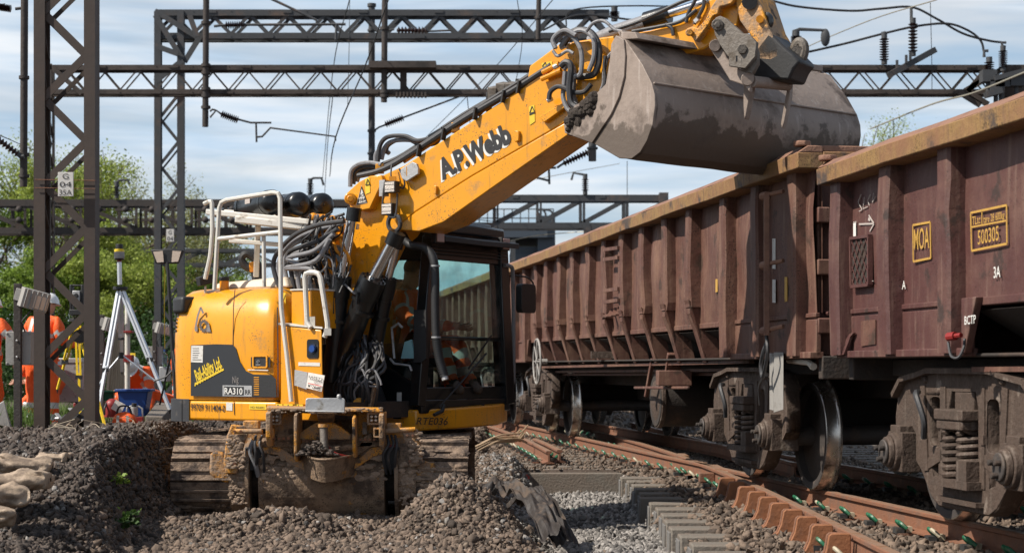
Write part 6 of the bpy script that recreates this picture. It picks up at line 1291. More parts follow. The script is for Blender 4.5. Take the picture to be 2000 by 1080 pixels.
wire([(1830,0,30),(1700,40,36),(1560,100,42),(1470,150,50)], 'pale wire sloping up to the right above the bucket', .012, 'wire_bright')
wire([(2010,138,26),(1900,182,32),(1817,205,36),(1700,252,44)], 'pale wire running down from the right edge to the bucket', .018, 'wire_bright')
wire([(1817,6,38),(1820,130,38),(1820,185,38)], 'thin vertical wire through the middle beam at the right', .008)
wire([(1080,0,35),(950,150,42),(800,300,60)], 'wire sloping down behind the boom from the top', .010)
wire([(1225,315,60),(1225,400,60)], 'short vertical dropper below the bucket', .012)
wire([(912,185,38),(918,240,44),(930,330,60),(975,420,80)], 'thin wire descending through the sky under the boom', .010)
wire([(1330,300,60),(1345,312,60)], 'small wire stub under the bucket', .01)
wire([(1000,360,60),(1100,340,60),(1210,320,70)], 'wire sloping up to the bucket bottom', .012, 'wire_bright')
wire([(895,425,60),(1100,445,60),(1300,430,60)], 'long thin wire just above the far wagon', .012)
wire([(905,500,50),(960,480,55),(1050,460,60),(1180,450,60)], 'pale wire running behind the cab roof', .014, 'wire_bright')
wire([(0,265,24),(30,278,30),(90,305,40)], 'thin wire at the left edge above the trees', .008)
wire([(1105,55,40),(1120,20,40),(1250,12,40),(1400,18,40)], 'cable across the top behind the boom ram', .018)
wire([(1240,40,38),(1130,30,38),(1060,60,38)], 'curved black cable over the knuckle hoses', .022)
wire([(1010,0,36),(1020,80,38),(1000,200,40)], 'thin wire beside the short drop tube', .008)
# control tower
r = empty('signal_tower', W(1040,500,90), 0, 'dark blue building with railing on its roof, beyond the far gantry', 'building')
m = MB().use('tower_blue'); a = W(996,458,90); b = W(1080,470,90); m.bb((a.x,90,-.2),(b.x,96,a.z-.6)); m.bb((W(1050,0,90).x,89.4,-.2),(b.x+.1,90,b.z+1.2)); m.bb((W(995,0,90).x,89.8,-.2),(W(1048,0,90).x,90,a.z-1)); m.build('wall', None, r)
m = MB().use('tower_blue'); c = W(905,447,90); d = W(1080,440,90); m.bb((c.x,89,c.z-.5),(d.x,97,c.z)); m.build('roof', None, r)
m = MB().use('gantry_far')
for k in range(12): x = c.x+(d.x-c.x)*k/11; m.bar((x,89,c.z),(x,89,c.z+.9),.05,.05)
for z in (.45,.9): m.bar((c.x,89,c.z+z),(d.x,89,c.z+z),.05,.05)
for t in (1053,1066,1079): m.tube(spline([W(t,447,88.8),W(t,420,88.8),W(t-4,412,88.8),W(1060,409,88.8)]), .05, 5)
m.build('railing', None, r)
for k in range(4): 
    m = MB().use('glass_teal'); x = W(1003+k*11,0,89.8).x; m.bb((x,89.75,4.2),(x+.22,89.78,5.6)); m.build('window', None, r)

# ================================================================ TREES
def leaf_cloud(cs, rs, n, size, mt, mb_=None, name='crown'):
    """n small leaf quads spread in clumps (centres cs, radii rs)"""
    cs = np.array(cs); rs = np.array(rs); w = rs**2; k = rng.choice(len(cs), n, p=w/w.sum()); d = rng.normal(size=(n,3)); d /= np.linalg.norm(d, axis=1)[:,None]; rad = rng.random(n)**.45
    c = cs[k]+d*(rs[k]*rad)[:,None]*np.array([1,1,.75]); u = rng.normal(size=(n,3)); u /= np.linalg.norm(u,axis=1)[:,None]; v = np.cross(u, rng.normal(size=(n,3))); v /= np.linalg.norm(v,axis=1)[:,None]; s = (size*rng.uniform(.6,1.4,n))[:,None]
    vv = np.stack([c-u*s, c+v*s*.55, c+u*s, c-v*s*.55], 1).reshape(-1,3); me = bpy.data.meshes.new(name); me.vertices.add(4*n); me.vertices.foreach_set('co', vv.ravel()); me.loops.add(4*n); me.loops.foreach_set('vertex_index', np.arange(4*n, dtype=np.int32)); me.polygons.add(n); me.polygons.foreach_set('loop_start', np.arange(0,4*n,4,dtype=np.int32)); me.update(); me.materials.append(MATS[mt]); return me
def grow(mb, p, d, L_, r, depth, tips, rnd):
    pts = [p]; q = p
    for k in range(3): d = (d+V((rnd.uniform(-.18,.18),rnd.uniform(-.18,.18),rnd.uniform(-.02,.14)))).normalized(); q = q+d*L_/3; pts.append(q)
    mb.tube(pts, [r, r*.88, r*.76, r*.62], 6 if depth > 2 else 4, False); tips.append((q, depth)); 
    if depth < 2: tips.append((pts[2], depth))
    if depth == 0: return
    for k in range(rnd.choice((2,3,3))):
        a = rnd.uniform(0, 2*PI); tilt = rnd.uniform(.35,.85); o = d.orthogonal().normalized(); w = d.cross(o); nd = (d*math.cos(tilt)+(o*math.cos(a)+w*math.sin(a))*math.sin(tilt)).normalized(); grow(mb, pts[rnd.choice((2,3,3))], nd, L_*rnd.uniform(.62,.82), r*.58, depth-1, tips, rnd)
def make_tree(x, y, h, mt, n, leaf, seed, label, dens=1., cr=.8, group='trees behind the railway'):
    rnd = random.Random(seed); root = empty('tree', (x, y, -.1), 0, label, 'tree', group); m = MB().use('bark'); tips = []
    for k in range(rnd.choice((1,2,3))): grow(m, V((x+rnd.uniform(-.3,.3), y, -.1)), V((rnd.uniform(-.15,.15),rnd.uniform(-.15,.15),1)), h*.36, h*.018, 4, tips, rnd)
    m.build('trunk', None, root)
    cs = [tuple(t[0]-V((x,y,-.1))) for t in tips if t[1] <= 2]; rs = [h*.045*rnd.uniform(.6,1.5)*cr/.55 for _ in cs]
    me = leaf_cloud(cs, rs, n, leaf, mt); link('crown', me, root); return root
prot = []
TR = [ # px, Y, height(m), leaf material, count, label
 (20,62,8.6,'leaf_mid',9000,.075,'leafy green tree at the far left edge'),
 (95,70,9.4,'leaf_light',6500,.07,'thin spring tree behind the big brown mast'),
 (165,66,8.4,'leaf_light',8000,.075,'bright green tree just right of the big brown mast'),
 (228,78,10.0,'leaf_buff',4800,.07,'pale buff tree with bare twigs, tallest behind the left gantry'),
 (285,80,9.2,'leaf_buff',5200,.07,'pale buff spring tree next to the slim mast'),
 (345,84,8.9,'leaf_buff',5200,.07,'buff tree right of the slim mast'),
 (395,88,7.6,'leaf_light',6000,.075,'low light green tree behind the white handrail'),
 (60,54,4.6,'leaf_mid',9000,.06,'low bushy tree under the gantry at the left'),
 (140,52,4.3,'leaf_mid',9000,.06,'low bushy tree seen through the big brown mast'),
 (215,52,4.4,'leaf_light',9000,.06,'low bright bush behind the yellow instrument on the tripod'),
 (290,56,4.5,'leaf_mid',9000,.06,'low bush behind the floodlight pole'),
 (355,58,4.3,'leaf_mid',8000,.06,'low bush beside the excavator engine cover'),
 (440,70,4.6,'leaf_mid',6500,.065,'green bush seen through the white handrails'),
 (520,72,3.9,'leaf_light',5500,.06,'small green bush seen behind the hydraulic hoses'),
 (1694,92,14.8,'leaf_light',3600,.08,'small leafy treetop between the bucket and the near wagon'),
 (1845,90,15.5,'leaf_buff',260,.06,'bare treetop just showing above the near wagon')]
for i, (px, Y, h, mt, n, lf, lab) in enumerate(TR): make_tree((px-1000)/F*Y, Y, h, mt, int(n*(3. if h < 6 else 3.0)), lf*.72, 100+i, lab, group='trees behind the railway')
# undergrowth and weeds
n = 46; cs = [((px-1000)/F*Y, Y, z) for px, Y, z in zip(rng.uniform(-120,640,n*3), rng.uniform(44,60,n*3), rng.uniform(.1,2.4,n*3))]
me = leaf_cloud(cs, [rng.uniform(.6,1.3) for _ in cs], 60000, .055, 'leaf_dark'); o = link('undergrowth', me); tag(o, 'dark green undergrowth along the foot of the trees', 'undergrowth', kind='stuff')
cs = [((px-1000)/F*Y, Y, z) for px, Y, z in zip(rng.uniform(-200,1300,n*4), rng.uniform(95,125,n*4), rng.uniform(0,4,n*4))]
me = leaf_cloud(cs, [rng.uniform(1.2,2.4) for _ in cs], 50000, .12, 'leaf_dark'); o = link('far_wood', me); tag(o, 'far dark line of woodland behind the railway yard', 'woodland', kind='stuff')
def grass(n, x0, x1, y0, y1, name, label, hh=.14, cx=None):
    m = MB().use('grass')
    for _ in range(n):
        x = random.uniform(x0, x1); y = random.uniform(y0, y1); z = float(H(x, y)); a = random.uniform(0, 2*PI); l = hh*random.uniform(.5,1.5); dx, dy = math.cos(a)*l*.5, math.sin(a)*l*.5; w = .004
        m.add([(x-w,y,z),(x+w,y,z),(x+dx*.5+w,y+dy*.5,z+l*.7),(x+dx*.5-w,y+dy*.5,z+l*.7),(x+dx,y+dy,z+l)], [(0,1,2,3),(3,2,4)])
    return tag(m.build(name), label, 'grass', kind='stuff')
grass(1500, -6.6, -5.6, 19, 22, 'grass', 'rough grass by the floodlight post at the left edge', .2); grass(2200, -9, -4.5, 24, 34, 'grass', 'grass in the work area behind the mast', .2)
def weed(x, y, label, n=14, h=.22, mt='leaf_mid', z=None):
    z = float(H(x, y)) if z is None else z; root = empty('weed', (x, y, z), 0, label, 'plant', 'weeds on the bank'); m = MB().use('grass'); lm = MB().use(mt)
    for k in range(max(3, n//4)):
        a = random.uniform(0, 2*PI); t = V((x+math.cos(a)*h*.7, y+math.sin(a)*h*.7, z+h*random.uniform(.4,1))); P = spline([V((x,y,z)), V((x,y,z)).lerp(t,.5)+UZ*h*.3, t], 4); m.tube(P, .003, 4)
        for p in P[2:]:
            for q in range(2): u = V((random.uniform(-1,1),random.uniform(-1,1),random.uniform(-.3,.6))).normalized()*.035; w = u.orthogonal().normalized()*.018; lm.add([p, p+u*.6+w, p+u*1.3, p+u*.6-w], [(0,1,2,3)])
    m.build('stem', None, root); lm.build('leaf', None, root)
for i, (px, py, Y) in enumerate(((222,970,13.6),(244,1000,13.2),(236,1040,12.6))):
    p = W(px, py, Y); weed(p.x, p.y, 'green leafy weed on the dark bank, %s of the low left group' % ordn(i), 16 if i < 2 else 26, .15, 'leaf_mid' if i < 2 else 'leaf_dark', z=min(float(H(p.x, p.y)), p.z+.05))
m = MB().use('wood_pale')
for k in range(14): a = W(random.uniform(90,330), random.uniform(850,960), 15.5+random.uniform(-1,2)); a.z = float(H(a.x, a.y))+.01; m.tube(spline([a, a+V((random.uniform(-.12,.12),random.uniform(-.1,.1),.06)), a+V((random.uniform(-.25,.25),random.uniform(-.15,.15),random.uniform(.0,.16)))]), .003, 4)
tag(m.build('dry_twigs'), 'dry twigs lying over the bank below the mast', 'twigs', kind='stuff')
# ================================================================ PEOPLE
def person(loc, rz, J, label, reach=None, scale=1., helmet=True, seed=1, grp=None):
    """J: joint -> (x, y, z) in the figure's own frame, x = facing, z up."""
    root = empty('person', loc, rz, label, 'person', grp); rnd = random.Random(seed)
    rad = dict(pelvis=.155, spine=.15, chest=.175, neck=.06, head=.088, crown=.085, shL=.085, elL=.062, wrL=.042, shR=.085, elR=.062, wrR=.042,
               hipL=.118, knL=.088, anL=.07, toL=.045, hipR=.118, knR=.088, anR=.07, toR=.045, heL=.045, heR=.045)
    E_ = [('pelvis','spine','o'),('spine','chest','o'),('chest','neck','o'),('neck','head','s'),('head','crown','s'),('chest','shL','o'),('shL','elL','o'),('elL','wrL','o'),('chest','shR','o'),('shR','elR','o'),('elR','wrR','o'),
          ('pelvis','hipL','o'),('hipL','knL','o'),('knL','anL','o'),('anL','toL','b'),('anL','heL','b'),('pelvis','hipR','o'),('hipR','knR','o'),('knR','anR','o'),('anR','toR','b'),('anR','heR','b')]
    J = {k: V(v) for k, v in J.items()}
    for s in 'LR':
        f = (J['to'+s]-J['an'+s]); f = f.normalized() if f.length > 0 else V((1,0,0)); J['he'+s] = J['an'+s]-f*.05-V((0,0,.04))
    # nose, hands with palm and five bent fingers
    up = (J['crown']-J['head']).normalized(); fw = J.pop('face', V((1,0,0))).normalized(); fw = (fw-up*fw.dot(up)).normalized(); sd = up.cross(fw)
    def addj(n, p, r, a, reg): J[n] = p; rad[n] = r; E_.append((a, n, reg))
    addj('nose', J['head']+fw*.105-up*.005, .014, 'head', 's'); addj('chin', J['head']+fw*.065-up*.07, .03, 'head', 's')
    for s, q in (('L',1),('R',-1)): addj('ear'+s, J['head']+sd*q*.098+up*.0, .014, 'head', 's')
    for s, q in (('L',1),('R',-1)):
        d = (J['wr'+s]-J['el'+s]).normalized(); o = d.orthogonal().normalized(); w = d.cross(o); addj('pm'+s, J['wr'+s]+d*.07, .030, 'wr'+s, 's')
        for k in range(4):
            b = J['pm'+s]+w*(.026*(k-1.5))+d*.035; L1 = (.035,.042,.04,.03)[k]; addj(f'f{k}{s}', b, .0095, 'pm'+s, 's'); addj(f'g{k}{s}', b+d*L1+o*.012, .009, f'f{k}{s}', 's'); addj(f'h{k}{s}', b+d*L1*1.5+o*.035, .008, f'g{k}{s}', 's')
        b = J['wr'+s]+w*.04+d*.03; addj('t0'+s, b, .012, 'wr'+s, 's'); addj('t1'+s, b+w*.018+d*.035+o*.012, .010, 't0'+s, 's')
    names = list(J); me = bpy.data.meshes.new('person_body'); me.from_pydata([tuple(J[n]*scale) for n in names], [(names.index(a), names.index(b)) for a, b, _ in E_], [])
    o = bpy.data.objects.new('tmp', me); COL.objects.link(o); sk = o.modifiers.new('k', 'SKIN'); sk.use_smooth_shade = True; sk.branch_smoothing = .3
    for i, n in enumerate(names): l = me.skin_vertices[0].data[i]; l.radius = (rad[n]*scale*(1.2 if n in ('chest','pelvis','spine') else (1.14 if n[:2] in ('sh','el','hi','kn') else 1)),)*2; l.use_root = (n == 'pelvis')
    sb = o.modifiers.new('s', 'SUBSURF'); sb.levels = 2; sb.render_levels = 2
    dg = bpy.context.evaluated_depsgraph_get(); dg.update(); ev = bpy.data.meshes.new_from_object(o.evaluated_get(dg)); bpy.data.objects.remove(o)
    # loose cloth folds on the clothed parts, materials by the nearest limb
    segs = [(J[a]*scale, J[b]*scale, a, b, g) for a, b, g in E_]
    def near(p):
        best = (9, None, 0)
        for a, b, na, nb, g in segs:
            ab = b-a; t = max(0, min(1, (p-a).dot(ab)/max(ab.length_squared, 1e-9))); dd = (p-a-ab*t).length
            if dd < best[0]: best = (dd, (na, nb, g), t)
        return best
    for nm in ('hivis','skin','boot','reflective','eye'): ev.materials.append(MATS[nm])
    for p in ev.polygons:
        p.use_smooth = True; d_, s_, t = near(p.center); mi = 0
        if s_:
            na, nb, g = s_
            if g == 's': mi = 1
            elif g == 'b': mi = 2
            elif na.startswith('kn') and .18 < t < .36: mi = 3
            elif na.startswith('kn') and .60 < t < .76: mi = 3
            elif na.startswith('el') and .30 < t < .50: mi = 3
            elif na.startswith('sh') and .45 < t < .62: mi = 3
            elif na == 'spine' and .0 < t < .28: mi = 3
            elif (na == 'spine' and t >= .28) or na == 'chest':
                lc = p.center-J['chest']*scale
                if .085 < abs(lc.y) < .135: mi = 3
            elif nb in ('knL','knR') and .95 < t: mi = 0
        p.material_index = mi
    for v in ev.vertices:
        d_, s_, t = near(v.co)
        if s_ and s_[2] == 'o': n = mnoise.noise_vector(v.co*9+V((seed,0,0))); v.co += v.normal*n.x*.022+n*.006
    ev.update(); ev.name = 'person_body'; ob = bpy.data.objects.new('body', ev); COL.objects.link(ob); ob.parent = root; FR[ob.name] = FR[root.name]
    # eyes on the face
    m = MB().use('eye'); hd = J['head']*scale
    for q in (-1, 1): m.sphere(hd+fw*.086*scale+sd*q*.032*scale+up*.015*scale, .011*scale, 6, 5)
    m.build('eye', None, ob, 'local')
    if helmet:
        m = MB().use('helmet'); c = (J['head']+(J['crown']-J['head'])*.55)*scale; Mx = Matrix((fw, sd, up)).transposed(); vs = []; n = 20; rr = 8
        for i in range(rr+1):
            a = PI/2*i/rr
            for k in range(n): b = 2*PI*k/n; vs.append(c+Mx @ V((math.sin(a)*math.cos(b)*.142, math.sin(a)*math.sin(b)*.122, math.cos(a)*.125))*scale)
        for k in range(n): b = 2*PI*k/n; vs.append(c+Mx @ V((math.cos(b)*(.19 if math.cos(b) > .2 else .152), math.sin(b)*.130, -.012))*scale)
        m.add(vs, [(i*n+k, (i+1)*n+k, (i+1)*n+(k+1) % n, i*n+(k+1) % n) for i in range(rr+1) for k in range(n)], True)
        m.bar(c+Mx @ V((-.08,0,.118))*scale, c+Mx @ V((.09,0,.115))*scale, .03*scale, .02*scale); m.use('sticker_yellow').box(c+Mx @ V((-.146,0,.03))*scale, (.02,.12,.05)); m.build('helmet', None, root, 'local')
    else:
        m = MB().use('hair'); m.sphere((J['crown'])*scale, .1*scale, 12, 8); m.build('hair', None, root, 'local')
    return root
STAND = dict(pelvis=(0,0,.95), spine=(.02,0,1.14), chest=(.05,0,1.36), neck=(.09,0,1.50), head=(.13,0,1.61), crown=(.14,0,1.69), shL=(.05,.20,1.42), elL=(.02,.27,1.16), wrL=(.16,.24,.98), shR=(.05,-.20,1.42), elR=(.10,-.28,1.15), wrR=(.33,-.24,1.12),
             hipL=(0,.11,.88), knL=(.03,.14,.48), anL=(-.02,.15,.10), toL=(.16,.17,.04), hipR=(0,-.11,.88), knR=(.05,-.14,.48), anR=(.02,-.15,.10), toR=(.20,-.17,.04))
BEND = dict(STAND, spine=(.14,0,1.06), chest=(.34,0,1.14), neck=(.48,0,1.18), head=(.60,0,1.17), crown=(.67,0,1.20), shL=(.37,.20,1.14), elL=(.48,.22,.88), wrL=(.62,.16,.68), shR=(.37,-.20,1.14), elR=(.46,-.22,.88), wrR=(.60,-.14,.66), face=(.4,0,-1), pelvis=(0,0,.92))
KNEEL = dict(pelvis=(0,0,.36), spine=(.10,0,.52), chest=(.26,0,.66), neck=(.37,0,.72), head=(.47,0,.72), crown=(.54,0,.76), face=(.5,0,-1), shL=(.28,.20,.66), elL=(.38,.24,.42), wrL=(.55,.12,.30), shR=(.28,-.20,.66), elR=(.36,-.26,.42), wrR=(.52,-.14,.26),
             hipL=(.02,.12,.32), knL=(.36,.20,.10), anL=(-.02,.20,.09), toL=(-.18,.20,.05), hipR=(.02,-.12,.32), knR=(.32,-.22,.38), anR=(.30,-.24,.08), toR=(.46,-.24,.04))
SQUAT = dict(KNEEL, spine=(.06,0,.56), chest=(.16,0,.76), neck=(.22,0,.88), head=(.27,0,.98), crown=(.28,0,1.06), face=(1,0,-.3), shL=(.17,.20,.80), shR=(.17,-.20,.80), elL=(.30,.24,.56), elR=(.28,-.26,.56), wrL=(.48,.15,.46), wrR=(.46,-.16,.46))
SEAT = dict(pelvis=(0,0,.10), spine=(-.02,0,.28), chest=(-.02,0,.50), neck=(.01,0,.64), head=(.04,0,.75), crown=(.05,0,.83), shL=(-.02,.20,.56), elL=(.10,.27,.30), wrL=(.36,.26,.28), shR=(-.02,-.20,.56), elR=(.10,-.27,.30), wrR=(.36,-.26,.28),
            hipL=(.03,.11,.08), knL=(.46,.14,.12), anL=(.56,.15,-.28), toL=(.72,.15,-.32), hipR=(.03,-.11,.08), knR=(.46,-.14,.12), anR=(.56,-.15,-.28), toR=(.72,-.15,-.32))
G_ = 'workers in orange suits'
p = W(80, 850, 23.0); person((p.x, p.y, p.z), R(60), STAND, 'worker in orange suit standing with his back turned behind the left floodlight post', scale=1.03, seed=3, grp=G_)
p = W(-30, 850, 22.6); person((p.x, p.y, p.z), R(70), dict(STAND, elR=(.12,-.34,1.18), wrR=(.25,-.30,.92)), 'worker at the very left edge of whom only one orange arm shows', seed=5, grp=G_)
p = W(106, 806, 24.0); person((p.x, p.y, p.z), R(160), SQUAT, 'squatting worker in orange with white helmet, seen through the big lattice mast', seed=7, grp=G_)
p = W(275, 812, 26.0); person((p.x, p.y, p.z), R(-95), KNEEL, 'kneeling worker bent forward with white helmet lowered, behind the blue crate', seed=9, grp=G_)
p = W(346, 800, 31.0); person((p.x, p.y, p.z), R(15), dict(BEND), 'bending worker half hidden behind the excavator counterweight', seed=11, grp=G_)
q = U(.36, .62, 1.14); person(tuple(q), TH, dict(SEAT, elR=(.16,-.27,.34)), 'excavator operator in orange sitting in the cab with hands on the levers', seed=13, helmet=False, grp=G_)

# ================================================================ SITE GEAR
def flood_post(px, py_base, Y, label):
    b = W(px, py_base, Y); root = empty('lamp_post', tuple(b), 0, label, 'lamp post', 'short grey posts with lamp and junction box'); X, Y0, z0 = b
    m = MB().use('gantry'); m.bb((X-.035,Y0-.03,z0-.2),(X+.035,Y0+.03,z0+1.6)); m.build('post', None, root, bevel=.004)
    m = MB().use('lamp_grey'); Mx = Matrix.Rotation(R(16),3,'Y') @ Matrix.Rotation(R(28),3,'Z'); c = V((X+.16,Y0-.02,z0+1.44)); m.box(c, (.26,.18,.19), Mx)
    for k in range(5): m.box(c+Mx @ V((-.10+.05*k,-.095,0)), (.008,.02,.18), Mx)
    m.bar((X-.02,Y0,z0+1.5),(X+.08,Y0,z0+1.47),.08,.12); hd = m.build('lamp_housing', None, root, bevel=.008)
    m = MB().use('lamp_glass'); m.box(c+Mx @ V((.133,0,0)), (.008,.15,.15), Mx); m.box(c+Mx @ V((.05,-.094,-.01)), (.13,.008,.13), Mx); m.build('lamp_glass', None, hd)
    m = MB().use('lamp_grey'); m.bb((X-.13,Y0+.031,z0+.80),(X+.12,Y0+.14,z0+1.13))
    for sx in (-.115,.105):
        for sz in (.82,1.11): m.cyl((X+sx,Y0+.035,z0+sz),(X+sx,Y0+.02,z0+sz),.012,6)
    m.use('plate_silver').cyl((X,Y0-.03,z0+1.04),(X,Y0-.042,z0+1.04),.012,8); m.cyl((X,Y0-.03,z0+.88),(X,Y0-.042,z0+.88),.012,8); m.build('junction_box', None, root, bevel=.01)
    m = MB().use('rubber').tube(spline([c-UZ*.08, c+V((-.1,-.03,-.2)), V((X+.05,Y0-.02,z0+1.2)), V((X+.06,Y0+.03,z0+1.13))], 5), .008, 6); m.build('cable', None, root)
flood_post(35, 872, 17.6, 'nearest grey lamp and box on a dark post, at the left edge')
flood_post(199, 830, 26.0, 'second lamp post with tilted grey lamp, in front of the silver tripod')
flood_post(302, 800, 32.0, 'farthest lamp post, just left of the slim mast')
def tripod(head, feet, Y, mt, label, r, name='tripod', group='surveying tripods'):
    h = W(*head, Y); root = empty(name, (h.x, h.y, W(feet[0][0], feet[0][1], Y).z), 0, label, 'tripod', group)
    m = MB().use('black_plastic'); m.cyl(h-UZ*.04, h, .09, 14); m.build('head_plate', None, root, bevel=.004)
    for i, f in enumerate(feet):
        e = W(f[0], f[1], Y+f[2]); m = MB().use(mt); s = h+(e-h).normalized()*.06; mid = s.lerp(e, .58); off = V((.02,0,0)); m.bar(s-off, mid-off, r, r*.8); m.bar(s+off, mid+off, r, r*.8); m.use('black_plastic').box(mid, (.075,.04,.05)); m.use(mt).bar(mid-(e-h).normalized()*.05, e, r*1.2, r); m.use('black_plastic').cyl(e, e-UZ*.05, .015, 6, .004); m.build('leg', None, root)
    return root
t1 = tripod((150,622), [(112,760,.3),(157,815,-.5),(210,852,-1.0)], 21.5, 'tripod_yellow', 'yellow surveying tripod standing inside the view of the big mast', .022)
r = empty('surveying_instrument', tuple(W(151,618,21.4)), 0, 'grey total station instrument on the yellow tripod', 'instrument'); m = MB().use('black_plastic')
a, b = W(138,616,21.4), W(165,556,21.4); m.bb((a.x,21.32,a.z),(b.x,21.48,a.z+.07)); m.bb((a.x,21.34,a.z+.07),(a.x+.03,21.46,b.z)); m.bb((b.x-.03,21.34,a.z+.07),(b.x,21.46,b.z)); m.bb((a.x,21.37,b.z-.02),(b.x,21.43,b.z)); m.build('yoke', None, r, bevel=.008)
m = MB().use('plate_silver'); c = (a+b)/2; m.box(c+UZ*.03, (.09,.15,.16)); m.use('ink').cyl(c+V((0,-.09,.05)), c+V((0,-.075,.05)), .03, 14); m.build('telescope', None, r, bevel=.01)
m = MB().use('black_plastic').cyl(W(156,657,21.2), W(156,657,21.25), .085, 20); tag(m.build('cable_reel'), 'round black disc hanging under the yellow tripod', 'disc')
t2 = tripod((235,560), [(186,835,-.4),(238,725,.6),(332,800,-.3)], 22.5, 'alu', 'silver aluminium surveying tripod with braces', .034)
m = MB().use('alu'); m.cyl(W(234,556,22.5), W(233,512,22.5), .028, 10); 
for a_, b_ in (((205,730),(237,692)),((237,692),(305,745)),((205,730),(190,760))): m.tube([W(*a_,22.4), W(*b_,22.4)], .011, 6)
m.use('black_plastic').cyl(W(237,688,22.4), W(237,700,22.4), .03, 8); m.build('centre_column', None, t2)
r = empty('laser_level', tuple(W(233,510,22.5)), 0, 'small yellow and grey laser level topping the silver tripod', 'instrument'); m = MB().use('black_plastic'); m.cyl(W(233,508,22.5), W(233,497,22.5), .06, 16); m.cyl(W(233,486,22.5), W(233,477,22.5), .045, 16); m.use('lamp_grey').cyl(W(233,505,22.45), W(233,492,22.45), .065, 16); m.build('casing', None, r, bevel=.004)
m = MB().use('tripod_yellow').cyl(W(233,497,22.5), W(233,487,22.5), .062, 16); m.use('red_paint').cyl(W(233,512,22.5), W(233,508,22.5), .03, 10); m.build('collar', None, r, bevel=.004)
m = MB().use('white_tube').cyl(W(249,582,22.8), W(249,790,22.8), .034, 12); m.use('red_paint').bb(tuple(W(241,594,22.7)), tuple(W(253,582,22.85))); 
for y in (697, 640): m.use('red_paint').bb(tuple(W(241,y+10,22.7)), tuple(W(262,y-4 if y > 650 else y+6,22.85)))
tag(m.build('marker_pole', bevel=.003), 'white pole with red clamps beside the silver tripod', 'pole')
m = MB().use('wood_pale')
for k in range(7): m.bar(W(222+k*3+random.uniform(-2,2),640+k*3,23.4+.03*k), W(210+k*5,762,23.4+.03*k), .035, .03)
tag(m.build('stake_bundle'), 'bundle of pale wooden stakes leaning by the silver tripod', 'stakes')
# floodlight tower
r = empty('floodlight', tuple(W(346,815,20.2)), 0, 'slim black floodlight stand with hexagonal lamp head, left of the excavator', 'floodlight'); m = MB().use('black_plastic'); m.tube([W(327,512,20.2), W(335,650,20.2), W(346,815,20.2)], [.018,.022,.026], 10)
for a_ in ((318,690),(352,700)): m.tube([W(337,680,20.2), W(a_[0]-6 if a_[0] < 337 else a_[0]+2,790,20.2+(.3 if a_[0] < 337 else -.3))], .012, 6)
m.tube([W(340,720,20.2),W(325,735,20.2),W(300,745,20.2)], .01, 6)
m.build('stand', None, r)
m = MB().use('black_plastic'); hx = [W(x, y, 20.2) for x, y in ((294,488),(326,486),(358,488),(352,500),(346,514),(304,515))]; m.prism(hx, (0,.12,0)); hd = m.build('lamp_head', None, r, bevel=.01)
m = MB().use('lamp_glass'); m.prism([W(*p_, 20.19) for p_ in ((299,492),(318,490),(320,512),(307,513))], (0,-.006,0)); m.prism([W(*p_, 20.19) for p_ in ((337,490),(354,491),(348,511),(335,512))], (0,-.006,0)); m.build('lamp_glass', None, hd)
m = MB().use('sticker_yellow').tube([W(322,520,20.3),W(321,600,20.3),W(322,680,20.3)], .005, 5); m.build('guy_cord', None, r)
# containers and clutter
def openbox(name, cx, py0, py1, w0, w1, Y, mt, label, cat_):
    a = W(cx, py1, Y); b = W(cx, py0, Y); root = empty(name, tuple(a), 0, label, cat_); m = MB().use(mt); W0, W1 = w0/F*Y/2, w1/F*Y/2; D = W1*.8
    lo = [V((a.x+x, Y+y, a.z)) for x, y in ((-W0,-D*.85),(W0,-D*.85),(W0,D*.85),(-W0,D*.85))]; hi = [V((a.x+x, Y+y, b.z)) for x, y in ((-W1,-D),(W1,-D),(W1,D),(-W1,D))]
    for i in range(4): j = (i+1) % 4; n = (lo[j]-lo[i]).cross(UZ).normalized(); m.hexa([lo[i],lo[j],lo[j]-n*.015,lo[i]-n*.015,hi[i],hi[j],hi[j]-n*.015,hi[i]-n*.015])
    m.hexa([*lo,*[p_+UZ*.012 for p_ in lo]]); m.build('shell', None, root)
    m = MB().use(mt)
    for i in range(4): m.bar(hi[i]+(hi[i]-hi[(i+2)%4]).normalized()*.01, hi[(i+1)%4]+(hi[(i+1)%4]-hi[(i+3)%4]).normalized()*.01, .04, .03)
    m.build('lip', None, root, bevel=.006); return root
openbox('crate', 264, 762, 812, 44, 60, 21.8, 'blue_plastic', 'dark blue plastic crate standing below the silver tripod', 'crate')
openbox('crate', 213, 765, 782, 18, 20, 25, 'clip_green', 'small green box left of the blue crate', 'crate')
m = MB().use('plate_silver'); a, b = W(116,785,24.5), W(163,702,24.5); m.bb((a.x,24.4,a.z),(b.x,24.9,b.z)); m.bb((a.x-.01,24.39,b.z-.05),(b.x+.01,24.9,b.z+.02)); tag(m.build('equipment_case', bevel=.01), 'light grey case with a paper cup on top, behind the yellow tripod', 'case')
m = MB().use('sack').tube([W(134,701,24.5),W(134,691,24.5)], [.03,.04], 12); m.use('sign_white').cyl(W(134,691,24.5), W(134,689.5,24.5), .043, 12); tag(m.build('paper_cup'), 'small paper cup on the light grey case', 'cup')
m = MB().use('bottle_clear').tube([W(322,715,28), W(322,695,28), W(322,690,28), W(322,686,28)], [.045,.045,.018,.018], 10); m.use('blue_plastic').cyl(W(322,686,28), W(322,683,28), .02, 8); tag(m.build('water_bottle'), 'clear water bottle right of the farthest lamp post', 'bottle')
m = MB().use('plate_silver').bb(tuple(W(311,745,28)), tuple(W(334,716,28.3))); tag(m.build('equipment_case', bevel=.01), 'small grey case under the water bottle', 'case')
r = empty('backpack', tuple(W(240,852,20.6)), 0, 'orange bag with silver stripes lying on the ballast bank', 'bag'); m = MB().use('hivis'); c = W(243,828,20.6)
vs = []; n = 18
